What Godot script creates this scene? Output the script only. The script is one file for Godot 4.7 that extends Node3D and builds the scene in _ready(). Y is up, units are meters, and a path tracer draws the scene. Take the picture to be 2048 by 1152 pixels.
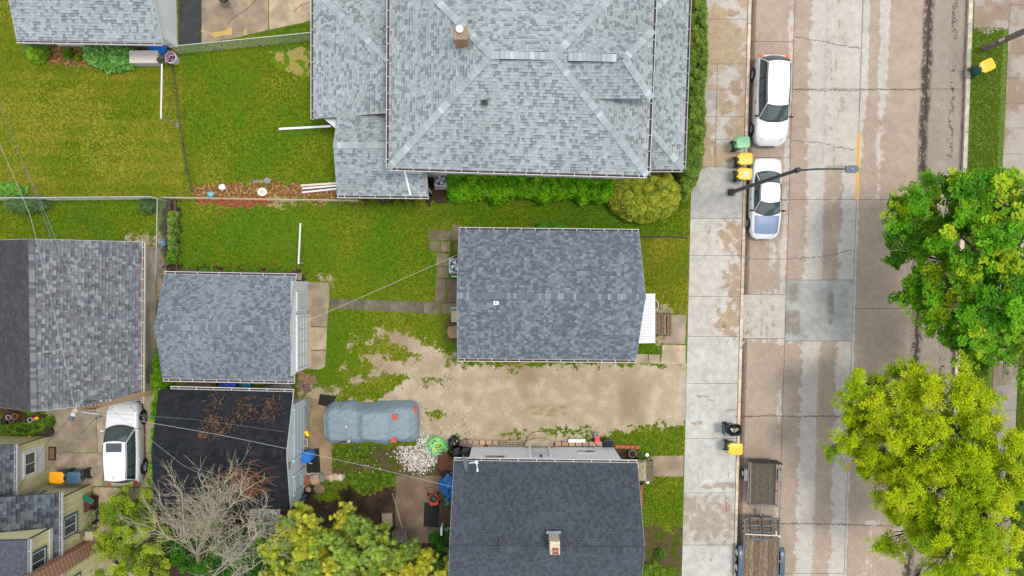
extends Node3D
# An overcast spring morning over a block of small houses, seen from 38 m straight above.
# Plan data are in survey units, 36 to the metre on the ground; W() turns them into metres at the point's own height.

const TOP := 38.0
const UNIT := 36.0

var rng := RandomNumberGenerator.new()
var used := {}
var mats := {}
var zone := PackedByteArray()
var zone_w := 0
var zone_h := 0
const ZS := 1.25
const ZX := -40.0
const ZY := -40.0
const ROAD_Y := -0.12
const WALK_Y := 0.03

func W(px: float, py: float, h := 0.0) -> Vector3:
	var k := (TOP - h) / TOP / UNIT
	return Vector3((px - 1024.0) * k, h, (py - 576.0) * k)

func rr(a: float, b: float) -> float:
	return rng.randf_range(a, b)

func lin(c: Color) -> Color:
	return c.srgb_to_linear()

func rgb8(r: float, g: float, b: float) -> Color:
	return Color(r / 255.0, g / 255.0, b / 255.0)

# ---------------------------------------------------------------- mesh collector
class Geo:
	var v := PackedVector3Array()
	var n := PackedVector3Array()
	var c := PackedColorArray()
	var uv := PackedVector2Array()
	var col := Color.WHITE
	var map := Rect2()

	func put(p: Vector3, nn: Vector3, t := Vector2.ZERO) -> void:
		v.append(p)
		n.append(nn)
		c.append(col)
		uv.append(t)

	func tri(a: Vector3, b: Vector3, d: Vector3) -> void:
		var nn := (b - a).cross(d - a).normalized()
		put(a, nn, Vector2(0, 0))
		put(d, nn, Vector2(1, 1))
		put(b, nn, Vector2(1, 0))

	func quad(a: Vector3, b: Vector3, d: Vector3, e: Vector3) -> void:
		var nn := (d - a).cross(e - b).normalized()
		put(a, nn, Vector2(0, 0))
		put(d, nn, Vector2(1, 1))
		put(b, nn, Vector2(1, 0))
		put(a, nn, Vector2(0, 0))
		put(e, nn, Vector2(0, 1))
		put(d, nn, Vector2(1, 1))

	func fan(pts: Array) -> void:
		for i in range(1, pts.size() - 1):
			tri(pts[0], pts[i], pts[i + 1])

	func box(ctr: Vector3, s: Vector3, b := Basis()) -> void:
		var x := b.x * s.x * 0.5
		var y := b.y * s.y * 0.5
		var z := b.z * s.z * 0.5
		quad(ctr - x - y + z, ctr + x - y + z, ctr + x + y + z, ctr - x + y + z)
		quad(ctr + x - y - z, ctr - x - y - z, ctr - x + y - z, ctr + x + y - z)
		quad(ctr + x - y + z, ctr + x - y - z, ctr + x + y - z, ctr + x + y + z)
		quad(ctr - x - y - z, ctr - x - y + z, ctr - x + y + z, ctr - x + y - z)
		quad(ctr - x + y + z, ctr + x + y + z, ctr + x + y - z, ctr - x + y - z)
		quad(ctr - x - y - z, ctr + x - y - z, ctr + x - y + z, ctr - x - y + z)

	# box with chamfered edges
	func cbox(ctr: Vector3, s: Vector3, ch: float, b := Basis()) -> void:
		var h := s * 0.5
		var i := h - Vector3(ch, ch, ch)
		for sx in [-1.0, 1.0]:
			for sy in [-1.0, 1.0]:
				for sz in [-1.0, 1.0]:
					var px := b * Vector3(sx * h.x, sy * i.y, sz * i.z) + ctr
					var py := b * Vector3(sx * i.x, sy * h.y, sz * i.z) + ctr
					var pz := b * Vector3(sx * i.x, sy * i.y, sz * h.z) + ctr
					if sx * sy * sz > 0:
						tri(px, py, pz)
					else:
						tri(px, pz, py)
		for s1 in [-1.0, 1.0]:
			_face(ctr, b, Vector3(s1 * h.x, 0, 0), Vector3(0, i.y, 0), Vector3(0, 0, i.z))
			_face(ctr, b, Vector3(0, s1 * h.y, 0), Vector3(0, 0, i.z), Vector3(i.x, 0, 0))
			_face(ctr, b, Vector3(0, 0, s1 * h.z), Vector3(i.x, 0, 0), Vector3(0, i.y, 0))
			for s2 in [-1.0, 1.0]:
				_edge(ctr, b, Vector3(s1 * h.x, s2 * i.y, 0), Vector3(s1 * i.x, s2 * h.y, 0), Vector3(0, 0, i.z))
				_edge(ctr, b, Vector3(0, s1 * h.y, s2 * i.z), Vector3(0, s1 * i.y, s2 * h.z), Vector3(i.x, 0, 0))
				_edge(ctr, b, Vector3(s1 * h.x, 0, s2 * i.z), Vector3(s1 * i.x, 0, s2 * h.z), Vector3(0, i.y, 0))

	func _out(ctr: Vector3, a: Vector3, bq: Vector3, d: Vector3, e: Vector3) -> void:
		var nn := (d - a).cross(e - bq)
		if nn.dot((a + bq + d + e) * 0.25 - ctr) >= 0:
			quad(a, bq, d, e)
		else:
			quad(e, d, bq, a)

	func _face(ctr: Vector3, b: Basis, o: Vector3, p: Vector3, q: Vector3) -> void:
		_out(ctr, ctr + b * (o - p - q), ctr + b * (o + p - q), ctr + b * (o + p + q), ctr + b * (o - p + q))

	func _edge(ctr: Vector3, b: Basis, o1: Vector3, o2: Vector3, p: Vector3) -> void:
		_out(ctr, ctr + b * (o1 - p), ctr + b * (o2 - p), ctr + b * (o2 + p), ctr + b * (o1 + p))

	# upright prism over a plan outline (array of Vector3, heights ignored)
	func prism(pts: Array, y0: float, y1: float) -> void:
		var a := 0.0
		for i in pts.size():
			var p: Vector3 = pts[i]
			var q: Vector3 = pts[(i + 1) % pts.size()]
			a += p.x * q.z - q.x * p.z
		var o := pts.duplicate()
		if a > 0:
			o.reverse()
		var flat := PackedVector2Array()
		for p in o:
			flat.append(Vector2(p.x, p.z))
		var ix := Geometry2D.triangulate_polygon(flat)
		for k in range(0, ix.size(), 3):
			var q0 := flat[ix[k]]
			var q1 := flat[ix[k + 1]]
			var q2 := flat[ix[k + 2]]
			var turn := (q1 - q0).cross(q2 - q0)
			if turn > 0:
				var t := q1
				q1 = q2
				q2 = t
			tri(Vector3(q0.x, y1, q0.y), Vector3(q1.x, y1, q1.y), Vector3(q2.x, y1, q2.y))
		for i in o.size():
			var p: Vector3 = o[i]
			var q: Vector3 = o[(i + 1) % o.size()]
			quad(Vector3(p.x, y0, p.z), Vector3(q.x, y0, q.z), Vector3(q.x, y1, q.z), Vector3(p.x, y1, p.z))

	func smooth_quad(a: Array, b: Array, d: Array, e: Array) -> void:
		put(a[0], a[1])
		put(d[0], d[1])
		put(b[0], b[1])
		put(a[0], a[1])
		put(e[0], e[1])
		put(d[0], d[1])

	func tube(pts: Array, r0: float, r1 := -1.0, sides := 7, caps := true) -> void:
		if r1 < 0:
			r1 = r0
		var rings := []
		var up := Vector3.UP
		for i in pts.size():
			var d: Vector3
			if i == 0:
				d = pts[1] - pts[0]
			elif i == pts.size() - 1:
				d = pts[i] - pts[i - 1]
			else:
				d = (pts[i + 1] - pts[i]).normalized() + (pts[i] - pts[i - 1]).normalized()
			d = d.normalized()
			if absf(d.dot(up)) > 0.95:
				up = Vector3.RIGHT if absf(d.x) < 0.9 else Vector3.FORWARD
			var s := d.cross(up).normalized()
			var t := s.cross(d)
			up = t
			var r := lerpf(r0, r1, float(i) / maxf(1, pts.size() - 1))
			var ring := []
			for k in sides:
				var an := TAU * k / sides
				var nn := s * cos(an) + t * sin(an)
				ring.append([pts[i] + nn * r, nn])
			rings.append(ring)
		for i in rings.size() - 1:
			for k in sides:
				var k2 := (k + 1) % sides
				smooth_quad(rings[i][k2], rings[i][k], rings[i + 1][k], rings[i + 1][k2])
		if caps:
			for e in [0, rings.size() - 1]:
				var p := []
				for k in sides:
					p.append(rings[e][k][0])
				if e > 0:
					p.reverse()
				fan(p)

	# turned shape: profile of Vector2(radius, height)
	func lathe(o: Vector3, prof: Array, sides := 16, b := Basis(), sx := 1.0, sz := 1.0) -> void:
		var m := prof.size()
		for i in m - 1:
			var d: Vector2 = prof[i + 1] - prof[i]
			var nn := Vector2(d.y, -d.x).normalized()
			for k in sides:
				var a0 := TAU * k / sides
				var a1 := TAU * (k + 1) / sides
				var q := []
				for w in [[prof[i], a0], [prof[i], a1], [prof[i + 1], a1], [prof[i + 1], a0]]:
					var p: Vector2 = w[0]
					var an: float = w[1]
					q.append([o + b * Vector3(p.x * cos(an) * sx, p.y, -p.x * sin(an) * sz), b * Vector3(nn.x * cos(an), nn.y, -nn.x * sin(an))])
				smooth_quad(q[0], q[1], q[2], q[3])

	# surface through rows of points; front is where rows x columns point (du cross dv)
	func sheet(rows: Array, smooth := true, close_u := false) -> void:
		var nr := rows.size()
		var nc: int = rows[0].size()
		var nn := []
		for i in nr:
			var line := []
			for k in nc:
				var up_: Vector3 = rows[mini(i + 1, nr - 1)][k] - rows[maxi(i - 1, 0)][k]
				var k0 := k - 1
				var k1 := k + 1
				if close_u:
					k0 = (k - 1 + nc) % nc
					k1 = (k + 1) % nc
				else:
					k0 = maxi(k0, 0)
					k1 = mini(k1, nc - 1)
				var si: Vector3 = rows[i][k1] - rows[i][k0]
				var q := si.cross(up_)
				line.append(q.normalized() if q.length_squared() > 1e-14 else Vector3.UP)
			nn.append(line)
		for i in nr - 1:
			for k in (nc if close_u else nc - 1):
				var k2 := (k + 1) % nc
				if smooth:
					smooth_quad([rows[i][k], nn[i][k]], [rows[i][k2], nn[i][k2]], [rows[i + 1][k2], nn[i + 1][k2]], [rows[i + 1][k], nn[i + 1][k]])
				else:
					quad(rows[i][k], rows[i][k2], rows[i + 1][k2], rows[i + 1][k])

	func blob(ctr: Vector3, r: Vector3, seed_: int, rough: float, rings := 7, segs := 10) -> void:
		var nz := FastNoiseLite.new()
		nz.seed = seed_
		nz.frequency = 0.9
		var rows := []
		for i in rings + 1:
			var th := PI * i / rings
			var row := []
			for k in segs:
				var ph := TAU * k / segs
				var d := Vector3(sin(th) * cos(ph), -cos(th), -sin(th) * sin(ph))
				var s := 1.0 + rough * nz.get_noise_3dv(d * 1.3)
				row.append(ctr + d * r * s)
			rows.append(row)
		sheet(rows, true, true)

	func mesh() -> ArrayMesh:
		if map.size.x > 0:
			for i in v.size():
				uv[i] = Vector2((v[i].x - map.position.x) / map.size.x, (v[i].z - map.position.y) / map.size.y)
		var a := []
		a.resize(Mesh.ARRAY_MAX)
		a[Mesh.ARRAY_VERTEX] = v
		a[Mesh.ARRAY_NORMAL] = n
		a[Mesh.ARRAY_COLOR] = c
		a[Mesh.ARRAY_TEX_UV] = uv
		if map.size.x > 0:
			var uv2 := PackedVector2Array()
			for i in v.size():
				uv2.append(Vector2(v[i].x, v[i].z) * 0.55)
			a[Mesh.ARRAY_TEX_UV2] = uv2
		var m := ArrayMesh.new()
		m.add_surface_from_arrays(Mesh.PRIMITIVE_TRIANGLES, a)
		return m

# ---------------------------------------------------------------- nodes
func numbered(called: String) -> String:
	var k: int = used.get(called, 0)
	used[called] = k + 1
	return called if k == 0 else "%s_%03d" % [called, k]

func thing(called: String, label: String, category: String, at := Vector3.ZERO, turn := 0.0, group := "") -> Node3D:
	var o := Node3D.new()
	o.name = numbered(called)
	add_child(o)
	o.position = at
	o.rotation.y = turn
	o.set_meta("label", label)
	o.set_meta("category", category)
	if group:
		o.set_meta("group", group)
	return o

func part(parent: Node3D, called: String, g, m: Material, label := "") -> MeshInstance3D:
	var o := MeshInstance3D.new()
	o.name = called
	o.mesh = g.mesh() if g is Geo else g
	o.material_override = m
	parent.add_child(o, true)
	if label:
		o.set_meta("label", label)
	return o

func single(called: String, label: String, category: String, g: Geo, m: Material, group := "") -> MeshInstance3D:
	var o := part(self, numbered(called), g, m, label)
	o.set_meta("category", category)
	if group:
		o.set_meta("group", group)
	return o

func setting(called: String, g: Geo, m: Material, label: String, category: String) -> MeshInstance3D:
	var o := part(self, numbered(called), g, m, label)
	o.set_meta("category", category)
	o.set_meta("kind", "structure")
	return o

func clone(o: Node3D, at: Vector3, turn: float, label: String, base: String) -> Node3D:
	var c: Node3D = o.duplicate()
	c.name = numbered(base)
	add_child(c)
	c.position = at
	c.rotation.y = turn
	c.set_meta("label", label)
	return c

# ---------------------------------------------------------------- textures and materials
func noise_bytes(w: int, h: int, freq: float, octaves: int, seed_: int, kind := FastNoiseLite.TYPE_SIMPLEX_SMOOTH) -> PackedByteArray:
	var f := FastNoiseLite.new()
	f.seed = seed_
	f.noise_type = kind
	f.frequency = freq
	f.fractal_octaves = octaves
	var im := f.get_image(w, h, false, false, true)
	im.convert(Image.FORMAT_L8)
	return im.get_data()

func grain_tex(lo: float, hi: float, freq: float, octaves: int, seed_: int, stretch := 1.0) -> ImageTexture:
	var s := 256
	var f := FastNoiseLite.new()
	f.seed = seed_
	f.frequency = freq
	f.fractal_octaves = octaves
	var im := f.get_seamless_image(s, s, false, false, 0.15, true)
	im.convert(Image.FORMAT_L8)
	if stretch > 1.0:
		im.resize(s, int(s * stretch), Image.INTERPOLATE_CUBIC)
		im = im.get_region(Rect2i(0, 0, s, s))
	var d := im.get_data()
	var o := PackedByteArray()
	o.resize(s * s * 3)
	for i in s * s:
		var q := lerpf(lo, hi, clampf((d[i] / 255.0 - 0.5) * 1.5 + 0.5, 0, 1)) * 255.0
		o[i * 3] = int(q)
		o[i * 3 + 1] = int(q)
		o[i * 3 + 2] = int(q)
	return ImageTexture.create_from_image(Image.create_from_data(s, s, false, Image.FORMAT_RGB8, o))

var T := {}

func textures() -> void:
	T.fine = grain_tex(0.78, 1.0, 0.12, 3, 3)
	T.coarse = grain_tex(0.72, 1.0, 0.03, 4, 5)
	T.speck = grain_tex(0.6, 1.0, 0.3, 2, 7)
	T.wood = grain_tex(0.6, 1.0, 0.09, 4, 9, 7.0)
	T.stain = grain_tex(0.80, 1.0, 0.010, 5, 13)
	T.bark = grain_tex(0.45, 1.0, 0.08, 4, 11, 4.0)

func mat(c: Color, rough := 0.85, tex := "", scale := 1.0, metal := 0.0, spec := 0.5) -> StandardMaterial3D:
	var key := [c, rough, tex, scale, metal, spec]
	if mats.has(key):
		return mats[key]
	var m := StandardMaterial3D.new()
	m.albedo_color = c
	m.roughness = rough
	m.metallic = metal
	m.metallic_specular = spec
	if tex:
		m.albedo_texture = T[tex]
		m.uv1_triplanar = true
		m.uv1_world_triplanar = true
		m.uv1_scale = Vector3.ONE * scale
	mats[key] = m
	return m

func vmat(rough := 0.9, tex := "", scale := 1.0, spec := 0.3) -> StandardMaterial3D:
	var key := ["v", rough, tex, scale, spec]
	if mats.has(key):
		return mats[key]
	var m := StandardMaterial3D.new()
	m.vertex_color_use_as_albedo = true
	m.roughness = rough
	m.metallic_specular = spec
	if tex:
		m.albedo_texture = T[tex]
		m.uv1_triplanar = true
		m.uv1_world_triplanar = true
		m.uv1_scale = Vector3.ONE * scale
	mats[key] = m
	return m

func leaf_mat() -> StandardMaterial3D:
	if mats.has("leaf"):
		return mats["leaf"]
	var m := StandardMaterial3D.new()
	m.vertex_color_use_as_albedo = true
	m.roughness = 0.55
	m.metallic_specular = 0.3
	m.backlight_enabled = true
	m.backlight = Color(0.85, 0.95, 0.5)
	mats["leaf"] = m
	return m

func paint(c: Color, rough := 0.35) -> StandardMaterial3D:
	var key := ["paint", c, rough]
	if mats.has(key):
		return mats[key]
	var m := StandardMaterial3D.new()
	m.albedo_color = c
	m.roughness = rough
	m.clearcoat_enabled = true
	m.clearcoat = 0.8
	m.clearcoat_roughness = 0.06
	mats[key] = m
	return m

func glass() -> StandardMaterial3D:
	return mat(Color(0.24, 0.29, 0.29), 0.05, "", 1.0, 0.0, 0.6)

# ---------------------------------------------------------------- camera, sky, light
func view_and_light() -> void:
	var cam := Camera3D.new()
	cam.name = "camera"
	cam.position = Vector3(0, TOP, 0)
	cam.rotation_degrees = Vector3(-90, 0, 0)
	cam.fov = rad_to_deg(2.0 * atan(576.0 / UNIT / TOP))
	cam.near = 0.5
	cam.far = 400.0
	add_child(cam)
	cam.current = true
	var e := Environment.new()
	e.background_mode = Environment.BG_SKY
	e.tonemap_mode = Environment.TONE_MAPPER_LINEAR
	e.tonemap_exposure = 1.66
	e.sdfgi_enabled = true
	e.ssao_enabled = true
	e.ssil_enabled = true
	var sm := ProceduralSkyMaterial.new()
	sm.sky_top_color = Color(0.93, 0.95, 0.985)
	sm.sky_horizon_color = Color(0.97, 0.975, 0.985)
	sm.sky_curve = 0.25
	sm.ground_bottom_color = Color(0.35, 0.34, 0.32)
	sm.ground_horizon_color = Color(0.6, 0.6, 0.6)
	sm.sun_angle_max = 60.0
	sm.sun_curve = 0.3
	var sk := Sky.new()
	sk.sky_material = sm
	e.sky = sk
	e.background_energy_multiplier = 0.97
	var we := WorldEnvironment.new()
	we.name = "world_environment"
	we.environment = e
	add_child(we)
	var sun := DirectionalLight3D.new()
	sun.name = "sun"
	sun.light_color = Color(1.0, 0.97, 0.92)
	sun.light_energy = 0.5
	sun.light_angular_distance = 14.0
	sun.shadow_enabled = true
	sun.rotation_degrees = Vector3(-74, 100, 0)
	add_child(sun)

# ---------------------------------------------------------------- ground
const HARD := 40
enum { LAWN, DIRT, CHIPS, RED, SOIL, STRAW, PALE, DAMP, WORN }

func mark(pts: Array, id: int) -> void:
	var p := []
	for q in pts:
		p.append(Vector2((q[0] - ZX) / ZS, (q[1] - ZY) / ZS))
	var lo := 1e9
	var hi := -1e9
	for q in p:
		lo = minf(lo, q.y)
		hi = maxf(hi, q.y)
	for y in range(maxi(0, int(lo)), mini(zone_h, int(hi) + 1)):
		var xs := []
		for i in p.size():
			var a: Vector2 = p[i]
			var b: Vector2 = p[(i + 1) % p.size()]
			if (a.y <= y) != (b.y <= y):
				xs.append(a.x + (y - a.y) * (b.x - a.x) / (b.y - a.y))
		xs.sort()
		for k in range(0, xs.size() - 1, 2):
			for x in range(maxi(0, int(xs[k])), mini(zone_w, int(xs[k + 1]) + 1)):
				zone[y * zone_w + x] = id

func zone_at(px: float, py: float) -> int:
	var x := int((px - ZX) / ZS)
	var y := int((py - ZY) / ZS)
	if x < 0 or y < 0 or x >= zone_w or y >= zone_h:
		return -1
	return zone[y * zone_w + x]

func ring(cx: float, cy: float, rx: float, ry: float) -> Array:
	var o := []
	for k in 18:
		o.append([cx + rx * cos(TAU * k / 18), cy + ry * sin(TAU * k / 18)])
	return o

func lawn_tone(px: float, py: float, n1: float, n2: float) -> Color:
	# three kinds of turf: fed green, common, and dry yellowish, in patches
	var fed := lin(rgb8(90, 132, 26))
	var common := lin(rgb8(116, 134, 28))
	var dry := lin(rgb8(150, 146, 48))
	var d := 0.40
	if py < 395:
		d = 0.74 if px < 365 else 0.30
		if px > 365 and px < 560:
			d = 0.45
	elif py < 545 and px < 900:
		d = 0.34
	elif px > 1270 and py > 470 and py < 640:
		d = 0.78
	elif py >= 545 and px > 600 and px < 930:
		d = 0.46
	elif px > 860 and py < 470:
		d = 0.24
	if px < 365 and py < 395:
		d += 0.10 * sin(py * 0.21 + 1.5 * n1)
	var t := d + (n1 - 0.5) * 1.2 + (n2 - 0.5) * 0.32
	return fed.lerp(common, clampf(t * 2.0, 0, 1)).lerp(dry, clampf(t * 2.0 - 1.0, 0, 1))

func yard() -> void:
	zone_w = int(1470 / ZS)
	zone_h = int(1232 / ZS)
	zone.resize(zone_w * zone_h)
	zone.fill(LAWN)
	# gravelly dirt drive with two tyre ruts curling into the lawn
	mark([[1400, 728], [1050, 728], [920, 726], [885, 702], [820, 672], [765, 655], [745, 664], [800, 690], [846, 714], [800, 722], [748, 704], [722, 716], [770, 742], [818, 752], [786, 778], [750, 800], [700, 802], [640, 798], [624, 762], [596, 762], [596, 812], [650, 835], [820, 870], [850, 882], [905, 894], [1110, 893], [1180, 872], [1240, 862], [1300, 852], [1400, 844]], DIRT)
	mark([[596, 760], [640, 775], [660, 800], [690, 804], [664, 900], [668, 950], [610, 955], [596, 900]], WORN)
	for s in [[745, 680, 16, 8], [760, 745, 26, 8], [690, 740, 8, 6], [735, 715, 14, 5], [900, 655, 14, 12], [870, 760, 40, 8], [705, 690, 8, 10], [720, 760, 22, 10], [668, 780, 20, 10], [900, 720, 20, 14], [650, 560, 16, 8]]:
		mark(ring(s[0], s[1], s[2], s[3]), WORN)
	for s in [[735, 715, 14, 8], [745, 712, 10, 12], [705, 668, 5, 5]]:
		mark(ring(s[0], s[1], s[2], s[3]), PALE)
	for s in [[700, 790, 20, 8], [760, 768, 16, 7], [1025, 745, 10, 4], [870, 828, 16, 7], [1130, 862, 60, 5], [1030, 868, 30, 4], [930, 876, 18, 3]]:
		mark(ring(s[0], s[1], s[2], s[3]), LAWN)
	# beds
	mark([[50, 86], [335, 92], [335, 120], [150, 130], [108, 128], [60, 116]], CHIPS)
	mark([[376, 374], [430, 366], [560, 364], [600, 370], [680, 372], [680, 395], [380, 393]], CHIPS)
	mark([[388, 395], [545, 395], [540, 408], [470, 417], [395, 407]], RED)
	mark([[540, 397], [592, 397], [588, 411], [545, 411]], PALE)
	mark([[590, 396], [730, 396], [730, 404], [600, 404]], CHIPS)
	mark([[840, 340], [898, 340], [900, 395], [860, 404], [720, 402], [720, 392], [840, 392]], SOIL)
	mark([[334, 396], [358, 396], [358, 546], [322, 546], [322, 470]], SOIL)
	mark([[356, 536], [605, 541], [610, 562], [356, 556]], SOIL)
	mark(ring(598, 112, 30, 22), STRAW)
	mark(ring(568, 118, 26, 20), STRAW)
	mark(ring(600, 140, 22, 16), STRAW)
	mark([[900, 600], [918, 600], [918, 700], [905, 690], [888, 660], [890, 640]], DAMP)
	mark([[1260, 620], [1330, 610], [1345, 640], [1330, 690], [1310, 690], [1320, 640]], WORN)
	mark([[0, 800], [0, 872], [100, 872], [108, 850], [95, 830], [60, 826]], SOIL)
	mark([[250, 470], [285, 470], [285, 482], [250, 480]], WORN)
	# south yard
	mark([[600, 955], [650, 975], [690, 965], [730, 968], [792, 960], [800, 1090], [890, 1080], [905, 1192], [180, 1192], [200, 1090], [300, 1015], [590, 1015]], SOIL)
	mark([[660, 895], [830, 890], [900, 930], [900, 952], [670, 955]], DAMP)
	mark(ring(700, 908, 26, 12), LAWN)
	mark([[690, 944], [790, 946], [800, 960], [770, 975], [730, 990], [700, 972]], LAWN)
	mark([[626, 990], [690, 966], [672, 1000], [640, 1005]], LAWN)
	mark([[905, 893], [1110, 893], [1240, 893], [1290, 915], [1290, 925], [905, 925]], SOIL)
	mark([[1275, 1058], [1300, 1052], [1340, 1062], [1368, 1056], [1368, 1130], [1280, 1150]], DAMP)
	mark([[1290, 1075], [1362, 1075], [1362, 1192], [1300, 1192]], DAMP)
	mark(ring(1322, 1150, 34, 14), LAWN)
	mark([[270, 470], [330, 470], [330, 860], [270, 860]], WORN)
	var w := zone_w
	var h := zone_h
	var a := noise_bytes(w, h, 0.006 * ZS, 3, 21)
	var b := noise_bytes(w, h, 0.030 * ZS, 4, 22)
	var c := noise_bytes(w, h, 0.16 * ZS, 3, 23)
	var wx := noise_bytes(w, h, 0.045 * ZS, 4, 24)
	var wy := noise_bytes(w, h, 0.045 * ZS, 4, 25)
	var chip := noise_bytes(w, h, 0.22 * ZS, 1, 26, FastNoiseLite.TYPE_CELLULAR)
	var dirt0 := lin(rgb8(190, 172, 149))
	var dirt1 := lin(rgb8(210, 194, 172))
	var dirt2 := lin(rgb8(170, 149, 126))
	var data := PackedByteArray()
	data.resize(w * h * 3)
	var i := 0
	var soft := zone.duplicate()
	for y in h:
		for x in w:
			var n1 := a[i] / 255.0
			var n2 := b[i] / 255.0
			var n3 := c[i] / 255.0
			var ch := chip[i] / 255.0
			var sx := clampi(x + int((wx[i] - 128) * 0.10 + (c[i] - 128) * 0.055), 0, w - 1)
			var sy := clampi(y + int((wy[i] - 128) * 0.10 + (c[w * h - 1 - i] - 128) * 0.055), 0, h - 1)
			var z := zone[sy * w + sx]
			soft[i] = z
			var o: Color
			match z:
				LAWN:
					o = lawn_tone(x * ZS + ZX, y * ZS + ZY, n1, n2) * (0.72 + 0.5 * n3)
				DIRT:
					o = dirt0.lerp(dirt1, clampf((n2 - 0.35) * 2.0, 0, 1)).lerp(dirt2, clampf((n1 - 0.56) * 3.5, 0, 1)) * (0.86 + 0.26 * n3)
				CHIPS:
					o = lin(rgb8(120, 80, 46)).lerp(lin(rgb8(206, 168, 116)), clampf(ch * 1.5 - 0.35, 0, 1)) * (0.7 + 0.5 * n3)
				RED:
					o = lin(rgb8(140, 74, 50)).lerp(lin(rgb8(196, 124, 90)), clampf(ch * 1.4 - 0.3, 0, 1)) * (0.75 + 0.45 * n3)
				SOIL:
					o = lin(rgb8(52, 41, 35)).lerp(lin(rgb8(92, 74, 60)), n2) * (0.7 + 0.55 * n3)
				STRAW:
					o = lin(rgb8(150, 138, 74)).lerp(lin(rgb8(182, 166, 104)), n3) if n2 > 0.40 else lawn_tone(x * ZS + ZX, y * ZS + ZY, n1, n2) * (0.72 + 0.5 * n3)
				PALE:
					o = lin(rgb8(190, 172, 132)).lerp(lin(rgb8(150, 130, 96)), n3)
				DAMP:
					o = lin(rgb8(84, 68, 50)).lerp(lin(rgb8(120, 102, 78)), n3).lerp(lin(rgb8(80, 98, 24)), clampf((n2 - 0.52) * 6.0, 0, 1))
				_:
					o = dirt2.lerp(dirt0, n3).lerp(lin(rgb8(104, 112, 32)), clampf((n2 - 0.5) * 5.0, 0, 0.85))
			data[i * 3] = int(clampf(o.linear_to_srgb().r, 0, 1) * 255)
			data[i * 3 + 1] = int(clampf(o.linear_to_srgb().g, 0, 1) * 255)
			data[i * 3 + 2] = int(clampf(o.linear_to_srgb().b, 0, 1) * 255)
			i += 1
	zone = soft
	var tex := ImageTexture.create_from_image(Image.create_from_data(w, h, false, Image.FORMAT_RGB8, data))
	var m := StandardMaterial3D.new()
	m.albedo_texture = tex
	m.roughness = 0.95
	m.metallic_specular = 0.2
	m.detail_enabled = true
	m.detail_albedo = T.speck
	m.detail_blend_mode = BaseMaterial3D.BLEND_MODE_MUL
	m.detail_uv_layer = BaseMaterial3D.DETAIL_UV_2
	var lo := W(ZX, ZY)
	var hi := W(ZX + w * ZS, ZY + h * ZS)
	var g := Geo.new()
	g.map = Rect2(lo.x, lo.z, hi.x - lo.x, hi.z - lo.z)
	# the yard ends under the western edge of the pavement
	g.prism([W(ZX, ZY), W(1396, ZY), W(1368, 1192), W(ZX, 1192)], -0.25, 0.0)
	setting("yard", g, m, "grass lawns, dirt drive and planting beds between the houses", "yard")
	# land all round, under everything
	var q := Geo.new()
	q.prism([Vector3(-150, 0, -150), Vector3(150, 0, -150), Vector3(150, 0, 150), Vector3(-150, 0, 150)], -0.5, -0.26)
	setting("ground", q, mat(rgb8(98, 112, 44), 0.95, "coarse", 0.15), "flat land under and around the whole block", "ground")

func scatter_grass() -> void:
	var spots := []
	var f := FastNoiseLite.new()
	f.seed = 31
	f.frequency = 0.9
	f.fractal_octaves = 3
	var f2 := FastNoiseLite.new()
	f2.seed = 32
	f2.frequency = 0.16
	for i in 260000:
		var px := rr(-38, 1392)
		var py := rr(-38, 1190)
		if px > x_left(py) - 2:
			continue
		var z := zone_at(px, py)
		if z != LAWN and not (z == WORN and rng.randf() < 0.10) and not (z == DAMP and rng.randf() < 0.25):
			continue
		var p := W(px, py)
		spots.append([p, lawn_tone(px, py, 0.5 + 0.5 * f2.get_noise_2d(p.x, p.z), 0.5 + 0.5 * f.get_noise_2d(p.x, p.z)), 1.0])
	# verge east of the road, on its own raised strip
	for i in 16000:
		var py := rr(55, 1180)
		var px := rr(1949 - 0.037 * py, 2010 - 0.045 * py)
		spots.append([W(px, py, 0.03), lawn_tone(px, 300, rng.randf(), rng.randf()), 1.0])
	for i in 6000:
		var py := rr(680, 1180)
		spots.append([W(rr(2070 - 0.045 * py, 2110 - 0.045 * py), py, 0.03), lawn_tone(500, 500, rng.randf(), rng.randf()), 1.0])
	var g := Geo.new()
	for k in 7:
		var an := TAU * k / 7 + 0.3 * (k % 3)
		var d := Vector3(cos(an), 0, sin(an))
		var s := Vector3(-d.z, 0, d.x) * 0.007
		var reach := 0.03 + 0.012 * (k % 3)
		var top := d * reach + Vector3.UP * (0.05 - 0.007 * (k % 3))
		var o := d * 0.008
		var mid := (o + top) * 0.5 + Vector3.UP * 0.012
		g.quad(o - s, o + s, mid + s, mid - s)
		g.tri(mid - s, mid + s, top)
	var mm := MultiMesh.new()
	mm.transform_format = MultiMesh.TRANSFORM_3D
	mm.use_colors = true
	mm.mesh = g.mesh()
	mm.instance_count = spots.size()
	for i in spots.size():
		var s: float = rr(0.7, 1.25)
		var b := Basis(Vector3.UP, rr(0, TAU)).scaled(Vector3(s, s * rr(0.6, 1.2), s))
		mm.set_instance_transform(i, Transform3D(b, spots[i][0]))
		var c: Color = spots[i][1] * rr(0.85, 1.35)
		if rng.randf() < 0.05:
			c = c.lerp(lin(rgb8(170, 160, 80)), 0.6)
		mm.set_instance_color(i, Color(c.r, c.g, c.b, 1))
	var o := MultiMeshInstance3D.new()
	o.name = "grass"
	o.multimesh = mm
	o.material_override = leaf_mat()
	o.set_meta("kind", "stuff")
	o.set_meta("label", "short green turf covering the lawns and road verge")
	o.set_meta("category", "grass")
	add_child(o)

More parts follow.
